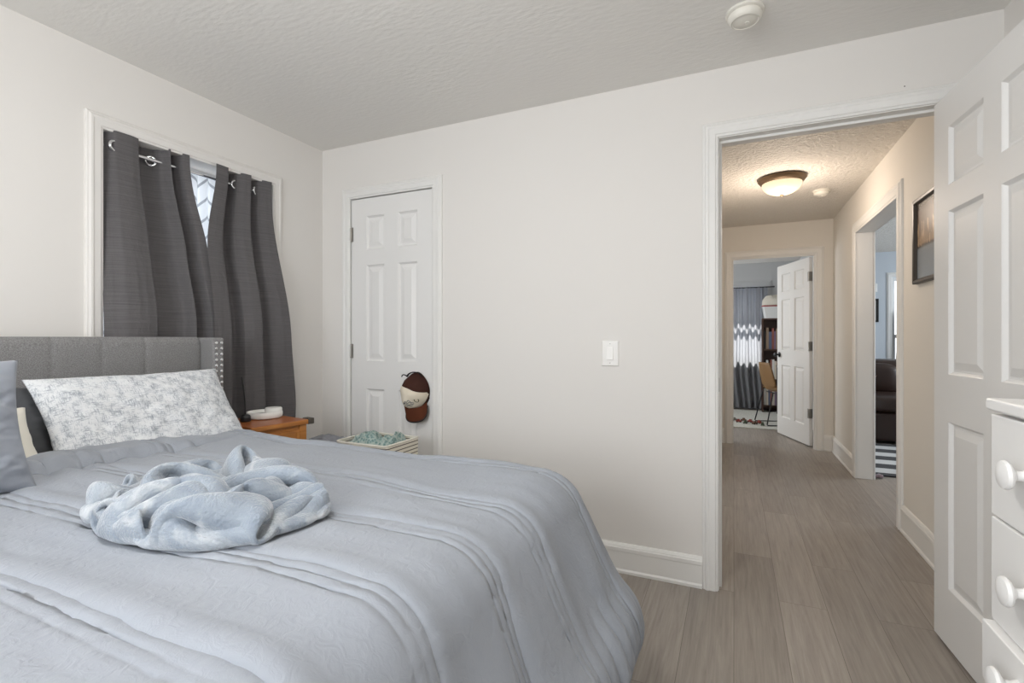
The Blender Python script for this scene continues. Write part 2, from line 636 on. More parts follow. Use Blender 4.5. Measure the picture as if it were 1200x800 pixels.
# study
YS = 8.85
SX0, SX1, SZ0, SZ1 = -0.62, 0.46, 0.80, 1.985
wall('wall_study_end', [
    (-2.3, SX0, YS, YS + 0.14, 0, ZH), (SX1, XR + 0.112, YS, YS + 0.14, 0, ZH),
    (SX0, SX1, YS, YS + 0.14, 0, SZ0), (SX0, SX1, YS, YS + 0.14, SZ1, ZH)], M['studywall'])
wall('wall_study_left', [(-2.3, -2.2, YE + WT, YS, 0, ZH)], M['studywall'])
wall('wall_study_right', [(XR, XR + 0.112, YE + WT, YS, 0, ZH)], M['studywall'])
# living room
YV = 8.45
VX0, VX1, VZ0, VZ1 = 2.02, 3.1, 0.35, 2.0
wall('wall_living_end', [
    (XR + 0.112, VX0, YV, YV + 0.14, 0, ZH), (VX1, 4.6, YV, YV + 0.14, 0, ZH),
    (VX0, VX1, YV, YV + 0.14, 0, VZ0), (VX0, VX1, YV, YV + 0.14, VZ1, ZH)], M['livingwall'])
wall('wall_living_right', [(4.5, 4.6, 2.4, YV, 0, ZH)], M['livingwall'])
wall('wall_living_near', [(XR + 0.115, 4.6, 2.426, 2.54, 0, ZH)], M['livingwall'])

# --- trim
CASING = [(0, 0), (0, 0.011), (0.008, 0.013), (0.012, 0.017), (0.036, 0.018), (0.042, 0.021), (0.050, 0.0205), (0.056, 0.014), (0.062, 0.013), (0.066, 0.009), (0.066, 0)]
BASE = [(0, 0), (0.019, 0), (0.019, 0.012), (0.013, 0.020), (0.013, 0.102), (0.0155, 0.106), (0.0155, 0.122), (0.0125, 0.126), (0.0115, 0.131), (0.006, 0.140), (0, 0.143)]


def casing(name, x0, x1, z1, fn, m=None, wk=1.0):
    """three-sided casing round an opening; fn(a, z, p) places along-wall a, height z, proud p"""
    m = m or M['trim']
    g = G()
    rings = []
    for k in range(4):
        ring = []
        for o, p in CASING:
            o *= wk
            a, z = [(x0 - o, 0), (x0 - o, z1 + o), (x1 + o, z1 + o), (x1 + o, 0)][k]
            ring.append(fn(a, z, p))
        rings.append(ring)
    g.loft(rings)
    return struct(g.build(name, m))


def jamb(name, x0, x1, z1, y0, y1, swap=False, stop=None):
    """lining of an opening with a stop bead"""
    g = G()

    def bx(a0, a1, b0, b1, c0, c1):
        if swap:
            g.box(b0, b1, a0, a1, c0, c1)
        else:
            g.box(a0, a1, b0, b1, c0, c1)
    bx(x0 - J, x0, y0, y1, 0, z1 + J)
    bx(x1, x1 + J, y0, y1, 0, z1 + J)
    bx(x0, x1, y0, y1, z1, z1 + J)
    if stop:
        s0, s1 = stop
        bx(x0, x0 + 0.011, s0, s1, 0, z1)
        bx(x1 - 0.011, x1, s0, s1, 0, z1)
        bx(x0 + 0.011, x1 - 0.011, s0, s1, z1 - 0.011, z1)
    return struct(g.build(name, M['trim'], weld=False))


def baseboard(name, pts, nrm, prof=BASE):
    """runs along straight segments [(a, b)]; nrm is the direction into the room"""
    g = G()
    n = Vector(nrm)
    for a, b in pts:
        a = Vector(a)
        b = Vector(b)
        g.loft([[tuple(a + n * u + Vector((0, 0, z))) for u, z in prof], [tuple(b + n * u + Vector((0, 0, z))) for u, z in prof]])
    return struct(g.build(name, M['trim']))


casing('trim_1', CX0, CX1, CZ, lambda a, z, p: (a, YB - p, z))
jamb('trim_2', CX0, CX1, CZ, YB - 0.002, YB + WT, stop=(YB + 0.040, YB + WT))
casing('trim_3', DX0 - 0.004, DX1 + 0.004, DZ + 0.004, lambda a, z, p: (a, YB - p, z))
jamb('trim_4', DX0, DX1, DZ, YB - 0.002, YB + WT + 0.002, stop=(YB + 0.040, YB + 0.078))
casing('trim_5', DX0 - 0.004, DX1 + 0.004, DZ + 0.004, lambda a, z, p: (a, YB + WT + p, z))
casing('trim_6', EX0 - 0.004, EX1 + 0.004, EZ + 0.004, lambda a, z, p: (a, YE - p, z), wk=1.1)
jamb('trim_7', EX0, EX1, EZ, YE - 0.002, YE + WT + 0.002, stop=(YE + 0.02, YE + 0.06))
casing('trim_8', OY0, OY1, OZ, lambda a, z, p: (XR - p, a, z), wk=1.35)
jamb('trim_9', OY0, OY1, OZ, XR - 0.002, XR + 0.114, swap=True)
casing('trim_10', OY0, OY1, OZ, lambda a, z, p: (XR + 0.112 + p, a, z))
# window casing, four sides
g = G()
for sides in [0]:
    rings = []
    for k in range(5):
        ring = []
        for o, p in CASING:
            o *= 0.95
            y, z = [(WY0 - o, WZ0 - o), (WY0 - o, WZ1 + o), (WY1 + o, WZ1 + o), (WY1 + o, WZ0 - o), (WY0 - o, WZ0 - o)][k]
            ring.append((XL + p, y, z))
        rings.append(ring)
    g.loft(rings, caps=False)
struct(g.build('trim_11', M['walltrim']))
# closet lining behind the door
struct(G().box(CX0 - 0.05, CX1 + 0.05, YB + WT, YB + WT + 0.01, 0, CZ + 0.05).build('wall_closet', M['wall']))

baseboard('baseboard_back', [((XL, YB, 0), (CX0 - 0.067, YB, 0)), ((CX1 + 0.067, YB, 0), (DX0 - 0.0705, YB, 0))], (0, -1, 0))
baseboard('baseboard_left', [((XL, YR, 0), (XL, YB, 0))], (1, 0, 0))
baseboard('baseboard_rear', [((XL, YR, 0), (XR, YR, 0))], (0, 1, 0))
baseboard('baseboard_right', [((XR, YR, 0), (XR, YB, 0))], (-1, 0, 0))
HB = [(u, z * 1.12) for u, z in BASE]
baseboard('baseboard_hall', [((XR, YB + WT + 0.02, 0), (XR, OY0 - 0.09, 0)), ((XR, OY1 + 0.09, 0), (XR, YE, 0))], (-1, 0, 0), HB)
baseboard('baseboard_end', [((EX1 + 0.078, YE, 0), (XR, YE, 0)), ((-0.25, YE, 0), (EX0 - 0.078, YE, 0))], (0, -1, 0), HB)
baseboard('baseboard_study', [((XR, YE + WT, 0), (XR, YS, 0))], (-1, 0, 0))
baseboard('baseboard_living', [((XR + 0.112, YV, 0), (4.5, YV, 0))], (0, -1, 0))


# --- windows
def window(name, fn, a0, a1, z0, z1, d, t=0.045):
    """double-hung sashes; fn(a, depth, z) -> xyz box corners; d = depth of the sash plane"""
    g = G()

    def bx(p0, p1, q0, q1, r0, r1):
        A = fn(p0, q0, r0)
        B = fn(p1, q1, r1)
        g.box(min(A[0], B[0]), max(A[0], B[0]), min(A[1], B[1]), max(A[1], B[1]), r0, r1)
    zm = (z0 + z1) / 2
    for lo, hi, dd in ((z0, zm + 0.02, d), (zm - 0.02, z1, d + 0.035)):
        bx(a0, a0 + t, dd, dd + 0.03, lo, hi)
        bx(a1 - t, a1, dd, dd + 0.03, lo, hi)
        bx(a0 + t, a1 - t, dd, dd + 0.03, lo, lo + t)
        bx(a0 + t, a1 - t, dd, dd + 0.03, hi - t, hi)
    o = struct(g.build(name, M['trim'], weld=False))
    for lo, hi, dd in ((z0, zm + 0.02, d + 0.012), (zm - 0.02, z1, d + 0.047)):
        g2 = G()
        A = fn(a0 + t, dd, 0)
        B = fn(a1 - t, dd + 0.005, 0)
        g2.box(min(A[0], B[0]), max(A[0], B[0]), min(A[1], B[1]), max(A[1], B[1]), lo + t, hi - t)
        g2.build('window_pane', M['glass'], o)
    return o


window('window_1', lambda a, d, z: (XL - d, a, z), WY0, WY1, WZ0, WZ1, 0.105)
window('window_added', lambda a, d, z: (a, YR - d, z), RX0, RX1, RZ0, RZ1, 0.05)  # unseen window, added to go with the rear fill light
window('window_3', lambda a, d, z: (a, YS + d, z), SX0, SX1, SZ0, SZ1, 0.05)
window('window_4', lambda a, d, z: (a, YV + d, z), VX0, VX1, VZ0, VZ1, 0.05)
g = G()
rings = []
for k in range(5):
    rings.append([((SX0 - o, SX0 - o, SX1 + o, SX1 + o, SX0 - o)[k], YS - p, (SZ0 - o, SZ1 + o, SZ1 + o, SZ0 - o, SZ0 - o)[k]) for o, p in [(q * 1.4, p) for q, p in CASING]])
g.loft(rings, caps=False)
struct(g.build('trim_12', M['studywall']))
g = G()
rings = []
for k in range(5):
    rings.append([((VX0 - o, VX0 - o, VX1 + o, VX1 + o, VX0 - o)[k], YV - p, (VZ0 - o, VZ1 + o, VZ1 + o, VZ0 - o, VZ0 - o)[k]) for o, p in CASING])
g.loft(rings, caps=False)
struct(g.build('trim_13', M['trim']))
# roof overhang outside the study window
struct(G().box(-2.3, 3.6, YS + 0.14, YS + 0.62, 2.12, 2.2).build('roof_eave', M['trim']))


# --- panel doors
def panel_door(w_, h, t, cols, rows):
    """leaf from x=0..w, y=0..t, z=0..h with raised panels on both faces"""
    g = G()
    xs = [0] + [c for p in cols for c in p] + [w_]
    zs = [0] + [c for p in rows for c in p] + [h]
    RI = [(0, 0), (0.004, 0.004), (0.010, 0.012), (0.018, 0.012), (0.045, 0.003)]
    for y, sg in ((0, 1), (t, -1)):
        for i in range(len(xs) - 1):
            for j in range(len(zs) - 1):
                x0, x1, z0, z1 = xs[i], xs[i + 1], zs[j], zs[j + 1]
                if i % 2 and j % 2:
                    rg = []
                    for ins, dp in RI:
                        yy = y + sg * dp
                        rg.append([(x0 + ins, yy, z0 + ins), (x1 - ins, yy, z0 + ins), (x1 - ins, yy, z1 - ins), (x0 + ins, yy, z1 - ins)])
                    g.loft(rg, caps=False)
                    g.add(rg[-1], [(0, 1, 2, 3)])
                else:
                    g.add([(x0, y, z0), (x1, y, z0), (x1, y, z1), (x0, y, z1)], [(0, 1, 2, 3)])
    for i in range(len(xs) - 1):
        for z in (0, h):
            g.add([(xs[i], 0, z), (xs[i + 1], 0, z), (xs[i + 1], t, z), (xs[i], t, z)], [(0, 1, 2, 3)])
    for j in range(len(zs) - 1):
        for x in (0, w_):
            g.add([(x, 0, zs[j]), (x, 0, zs[j + 1]), (x, t, zs[j + 1]), (x, t, zs[j])], [(0, 1, 2, 3)])
    return g


def hinge(parent, x, y, z, ax=1, h=0.09):
    g = G()
    g.lathe([(0.0, 0), (0.0065, 0.001), (0.0065, h - 0.001), (0, h)], (x, y, z - h / 2), n=12)
    g.box(x - 0.016, x + 0.016, y + 0.0035, y + 0.006, z - h / 2, z + h / 2)
    return g.build('hinge', M['nickel'], parent, smooth=True)


def knob(parent, x, y, z, sgn, m, name='door_knob'):
    g = G()
    g.lathe([(0.0, 0), (0.031, 0), (0.031, 0.006), (0.012, 0.010), (0.011, 0.028), (0.019, 0.034), (0.0265, 0.046), (0.025, 0.058), (0.016, 0.065), (0, 0.067)], (x, y, z), (0, sgn, 0), 24)
    return g.build(name, m, parent, smooth=True)


# closet door (closed)
LW_ = CX1 - CX0 - 0.006
d1 = panel_door(LW_, 2.015, 0.035, [(0.118, 0.258), (0.360, 0.502)], [(0.205, 0.822), (0.996, 1.597), (1.693, 1.904)]).build('door_1', M['door'])
struct(d1)
d1.location = (CX0 + 0.003, YB + 0.003, 0.011)
for z in (1.796, 1.057, 0.22):
    hinge(d1, -0.001, -0.008, z)
knob(d1, LW_ - 0.075, 0, 0.855, -1, M['nickel'])
# bedroom door, swung open into the room
d2 = panel_door(0.806, 2.040, 0.035, [(0.116, 0.353), (0.453, 0.690)], [(0.215, 0.83), (1.005, 1.605), (1.70, 1.915)]).build('door_2', M['door'])
struct(d2)
d2.location = (0.711, YB - 0.006, 0.012)
d2.rotation_euler = (0, 0, math.radians(-86.4))
knob(d2, 0.745, 0, 0.93, -1, M['nickel'])
knob(d2, 0.745, 0.035, 0.93, 1, M['nickel'])
# study door, swung into the study
d3 = panel_door(0.755, 1.995, 0.035, [(0.11, 0.33), (0.425, 0.645)], [(0.205, 0.82), (0.996, 1.59), (1.68, 1.89)]).build('door_3', M['door'])
struct(d3)
d3.location = (EX1 - 0.004, YE + WT + 0.03, 0.012)
d3.rotation_euler = (0, 0, math.radians(180 - 71))
for z in (1.79, 1.05, 0.34):
    g = G()
    g.lathe([(0, 0), (0.008, 0.001), (0.008, 0.099), (0, 0.1)], (-0.006, 0.041, z - 0.05), n=12)
    g.box(-0.006, 0.03, 0.0351, 0.039, z - 0.05, z + 0.05)
    g.box(-0.0025, 0.0, 0.002, 0.033, z - 0.05, z + 0.05)
    g.build('hinge', M['nickel'], d3, smooth=True)
knob(d3, 0.695, 0.035, 0.94, 1, M['black'])
knob(d3, 0.695, 0, 0.94, -1, M['black'])

# strike plate on the doorway jamb
sp = G().box(DX0 - 0.001, DX0 + 0.0016, YB + 0.008, YB + 0.034, 0.905, 0.968).build('strike_plate', M['nickel'])
tag(sp, 'metal strike plate let into the white doorway jamb', 'strike plate')

# ------------------------------------------------------------------ bed
BX0, BX1, BY0, BY1 = -2.215, -0.44, 0.07, 1.46
HBX = -2.235          # face of the headboard
bed = thing('bed', 'double bed with grey upholstered headboard under a blue-grey comforter', 'bed', (-1.3, 0.76, 0))
ox, oy = -1.3, 0.76
g = G()
ys = [-0.10 + 0.0] 
seams = [0.0, 0.155, 0.31, 0.465, 0.62, 0.775, 0.93, 1.085, 1.24, 1.475]
yy = np.linspace(0.0, 1.475, 240)
zz_ = np.concatenate([np.linspace(0.32, 1.13, 24), 1.155 - 0.025 * (1 - np.sin(np.linspace(0.1, PI / 2, 5))) , ])
pts = np.zeros((len(zz_) + 3, len(yy), 3))
ch = np.min(np.abs(yy[:, None] - np.array(seams)[None, :]), axis=1)
puff = 0.005 * np.sqrt(np.clip(1 - (1 - np.clip(ch / 0.03, 0, 1)) ** 2, 0, 1))
for i, z in enumerate(zz_):
    e = 1.0 if z < 1.12 else max(0.0, 1 - ((z - 1.12) / 0.035) ** 2)
    pts[i, :, 0] = HBX - 0.012 + puff * e - 0.02 * (1 - e)
    pts[i, :, 1] = yy
    pts[i, :, 2] = z - 0.006 * (ch < 0.004) * (z > 1.12)
for k, (x, z) in enumerate([(HBX - 0.075, 1.155), (HBX - 0.085, 1.14), (HBX - 0.085, 0.32)]):
    pts[len(zz_) + k, :, 0] = x
    pts[len(zz_) + k, :, 1] = yy
    pts[len(zz_) + k, :, 2] = z
pts[:, :, 0] -= ox
pts[:, :, 1] -= oy
g.grid(pts)
g.build('headboard', M['headboard'], bed, smooth='all')
for sgn, y0, y1 in ((1, 1.475, 1.527), (-1, -0.052, 0.0)):
    wg = G().box(HBX - 0.09 - ox, HBX + 0.075 - ox, y0 - oy, y1 - oy, 0.10, 1.152).build('headboard_wing', M['headboard'], bed, bevel=0.008, seg=3)
    if sgn == 1:
        nail = None
        for c_, yc in enumerate((y0 + 0.014, y1 - 0.013)):
            for k in range(17):
                z = 1.128 - k * 0.026
                if nail is None:
                    nail = G().lathe([(0.0075, 0), (0.0068, 0.003), (0.004, 0.005), (0, 0.0056)], (0, 0, 0), (1, 0, 0), 10).build('nail_head', M['chrome'], wg, smooth=True)
                    q = nail
                else:
                    q = nail.copy()
                    COL.objects.link(q)
                    q.parent = wg
                q.location = (HBX + 0.0745 - ox, yc - oy, z)
g = G()
for ya, yb in ((BY0 - oy, BY0 + 0.03 - oy), (BY1 - 0.03 - oy, BY1 - oy)):
    g.box(HBX - ox, BX1 - ox, ya, yb, 0.16, 0.36)
g.box(BX1 - 0.03 - ox, BX1 - ox, BY0 - oy, BY1 - oy, 0.16, 0.36)
g.box(HBX - ox, BX1 - 0.03 - ox, BY0 + 0.03 - oy, BY1 - 0.03 - oy, 0.24, 0.30)
g.build('bed_frame', M['headboard'], bed, weld=False)
for lx in (-0.80, 0.78):
    for ly in (-0.6, 0.6):
        G().lathe([(0.0, 0), (0.02, 0), (0.028, 0.16), (0, 0.16)], (lx, ly, 0), n=16).build('leg', M['black'], bed, smooth=True)
G().box(BX0 - ox, BX1 - 0.03 - ox, BY0 + 0.03 - oy, BY1 - 0.03 - oy, 0.30, 0.672).build('mattress', M['mattress'], bed, bevel=0.05, seg=4)

# --- comforter
ZT = 0.722
cX0, cX1, cY0, cY1 = -1.975, -0.54, 0.15, 1.385
LF, LS = 0.56, 0.44
ns, nt_ = 330, 330
s = np.concatenate([np.linspace(cX0, cX1, 210), cX1 + np.linspace(0, LF, ns - 209)[1:]])
t = np.linspace(cY0 - LS, cY1 + LS, nt_)
SS, TT = np.meshgrid(s, t, indexing='ij')


def drape(SS, TT):
    du = np.maximum(0, SS - cX1)
    dv = np.maximum(0, TT - cY1) - np.maximum(0, cY0 - TT)
    d = (du ** 2.6 + np.abs(dv) ** 2.6) ** (1 / 2.6)
    dd = np.hypot(du, dv) + 1e-9
    ux, uy = du / dd, dv / dd
    th = np.radians(64 * ux ** 2 + 83 * uy ** 2)
    r = 0.115
    arc = r * th
    on = np.minimum(d, arc)
    o_ = r * np.sin(on / r)
    dn = r * (1 - np.cos(on / r))
    rest = np.maximum(0, d - arc)
    o_ = o_ + rest * np.cos(th)
    dn = dn + rest * np.sin(th)
    X = np.minimum(SS, cX1) + ux * o_
    Y = np.clip(TT, cY0, cY1) + uy * o_
    Z = ZT - dn
    return np.stack([X, Y, Z], -1), d


def normals(Pt):
    a = np.gradient(Pt, axis=0)
    b = np.gradient(Pt, axis=1)
    n = np.cross(a, b)
    return n / (np.linalg.norm(n, axis=-1, keepdims=True) + 1e-12)


Pt, D = drape(SS, TT)
Nn = normals(Pt)
# stitched channel groups running the length of the bed
H = np.zeros_like(SS)
groups = [1.385, 1.085, 0.865, 0.625, 0.400, 0.17, -0.06, -0.27]
wob = 0.010 * vn(SS * 2.6, TT * 0 + 3, 1) + 0.005 * vn(SS * 8, TT * 0 + 9, 2)
near = np.full_like(SS, 9.0)
for gi, t0 in enumerate(groups):
    wb = wob + 0.008 * vn(SS * 3.1, TT * 0 + gi * 5.3, 4)
    for li, (off, dep, wd) in enumerate(((0.0, 0.0160, 0.0058), (-0.027, 0.0042, 0.0040), (-0.052, 0.0036, 0.0040))):
        if gi == 0 and li == 2:
            continue
        x = TT - (t0 + off + wb)
        amp = dep * (0.75 + 0.45 * vn(SS * 4, TT * 0 + gi + li * 7, 5))
        H -= amp * np.exp(-(x / wd) ** 2)
        near = np.minimum(near, np.abs(x))
    # padding swells on the far side of each main line
    x = TT - (t0 + wb)
    H += 0.004 * np.exp(-((x - 0.022) / 0.02) ** 2)
puck = np.exp(-(near / 0.016) ** 2)
H += 0.0011 * puck * vn(SS * 75, TT * 16, 6) + 0.0010 * np.exp(-(near / 0.03) ** 2) * vn(SS * 38, TT * 22, 8)
# soft overall waviness and long drag wrinkles
H += 0.010 * fbm(SS * 2.3, TT * 2.3, 11, 3)
top = 1 - sstep(0, 0.12, D)
H += 0.0035 * fbm(SS * 4, TT * 14, 13, 2)
dr = sstep(0.06, 0.5, D)
foot = (SS > cX1)
# hanging folds grow towards the hem
H += dr * (0.022 * vn(TT * 5.5, SS * 1.2, 21) + 0.012 * vn(TT * 13, SS * 2.2, 23)) * foot
H += dr * (0.018 * vn(SS * 5.5, TT * 1.2, 25)) * (~foot)
corner = np.clip(np.minimum(np.maximum(0, SS - cX1), np.maximum(0, TT - cY1)) / 0.2, 0, 1)
ang = np.arctan2(np.maximum(0, TT - cY1), np.maximum(1e-6, SS - cX1))
H += corner * 0.012 * np.sin(ang * 6)
# gathers at the foot corner just above the hem
gath = np.exp(-((TT - 1.27) / 0.13) ** 2) * sstep(0.30, 0.52, D) * foot
hemf = foot * sstep(0.25, 0.7, TT)
H += hemf * (0.018 * np.exp(-((D - (LF - 0.10)) / 0.06) ** 2) - 0.045 * np.clip((D - (LF - 0.055)) / 0.055, 0, 1) ** 2)
H += gath * 0.012 * np.sin(TT * 2 * PI / 0.052 + 2.5 * vn(SS * 6, TT * 3, 31))
# turned-back band at the pillow end
band = sstep(-2.0, -1.95, SS) * (1 - sstep(-1.835, -1.795, SS + 0.02 * vn(TT * 4, SS * 0, 33) + 0.05 * (TT - 0.9)))
band = band * (1 - 0.85 * sstep(1.0, 1.36, TT))
H += band * (0.034 + 0.006 * vn(TT * 9, SS * 6, 35)) * top
bp_ = np.exp(-((SS + 0.05 * (TT - 0.9) + 1.80) / 0.06) ** 2) * top
H += bp_ * 0.007 * np.sin(TT * 2 * PI / 0.085 + 3 * vn(TT * 3, SS * 9, 37)) * (TT < 1.15)
H += 0.012 * sstep(-1.5, -1.95, SS) * top * sstep(1.5, 1.0, TT)
Pt = Pt + Nn * H[..., None]
# rolled hem: bottom edge tucks in
comf = G().grid(Pt).build('comforter', M['comforter'], smooth='all', fix=False)
md_ = comf.modifiers.new('thick', 'SOLIDIFY')
md_.thickness = 0.028
md_.offset = -1
tag(comf, 'blue-grey quilted comforter spread over the bed and hanging over its foot', 'comforter')


# --- pillows
def pillow(name, w_, h, th, m, seed=0, n=90, sag=0.0, floppy=0.0, wrk=0.004):
    """lies in local XZ (x across, z up), thickness along y, base at z=0"""
    u = np.linspace(-1, 1, n)
    U, V = np.meshgrid(u, u, indexing='ij')
    prof = np.clip((1 - np.abs(U) ** 2.6), 0, 1) ** 0.55 * np.clip((1 - np.abs(V) ** 2.6), 0, 1) ** 0.55
    pin_x = 1 - 0.055 * (1 - np.abs(V) ** 2) * np.abs(U) ** 3
    pin_z = 1 - 0.07 * (1 - np.abs(U) ** 2) * np.abs(V) ** 3
    X = U * w_ / 2 * pin_x
    Z = V * h / 2 * pin_z
    T = th / 2 * prof
    edge = np.clip(np.maximum(np.abs(U), np.abs(V)), 0, 1)
    wr = wrk * fbm(U * 5 + seed, V * 5, seed, 3) * (prof > 0.02)
    g = G()
    for sgn in (-1, 1):
        Y = sgn * (T + wr * prof ** 0.3 + 0.0015)
        Zs = Z + h / 2 - sag * (1 - U ** 2) * sstep(-1, 1, V)
        A = np.stack([X, Y, Zs], -1)
        g.grid(A if sgn < 0 else A[::-1])
    rim = [(i, 0) for i in range(n)] + [(n - 1, j) for j in range(n)]
    o = g.build(name, m, smooth='all', weld=True)
    # close the seam
    bm = bmesh.new()
    bm.from_mesh(o.data)
    be = [e for e in bm.edges if e.is_boundary]
    bmesh.ops.remove_doubles(bm, verts=list({v for e in be for v in e.verts}), dist=0.0045)
    bmesh.ops.recalc_face_normals(bm, faces=bm.faces)
    bm.to_mesh(o.data)
    bm.free()
    o.data.polygons.foreach_set('use_smooth', [True] * len(o.data.polygons))
    return o


# rotation: local x -> +Y (room), local y -> toward headboard (-X), leaning back by lean
def lay(o, loc, lean, yaw=0.0, roll=0.0):
    R = Matrix.Rotation(yaw, 4, 'Z') @ Matrix(((0, -1, 0, 0), (1, 0, 0, 0), (0, 0, 1, 0), (0, 0, 0, 1)))
    o.matrix_world = Matrix.Translation(loc) @ R @ Matrix.Rotation(lean, 4, 'X') @ Matrix.Rotation(roll, 4, 'Y')
    return o


p1 = lay(pillow('pillow', 0.665, 0.39, 0.125, M['print'], 3, wrk=0.006), (-1.91, 1.142, 0.70), math.radians(-37), 0.0, 0.0)
tag(p1, 'white pillow with blue-grey brushed print leaning against the grey headboard', 'pillow')
p2 = lay(pillow('pillow', 0.62, 0.325, 0.06, M['darkpillow'], 5), (-2.075, 1.06, 0.685), math.radians(-22))
tag(p2, 'charcoal pillow mostly hidden behind the white printed pillow', 'pillow')
p3 = lay(pillow('pillow', 0.62, 0.30, 0.16, M['cream'], 8), (-1.865, 0.475, 0.70), math.radians(-40))
tag(p3, 'cream pillow showing behind the plain blue-grey sham', 'pillow')
p4 = lay(pillow('pillow_sham', 0.66, 0.35, 0.14, M['sham'], 12, wrk=0.010), (-1.68, 0.335, 0.755), math.radians(-17))
tag(p4, 'plain blue-grey pillow sham standing at the left edge of the bed', 'pillow')

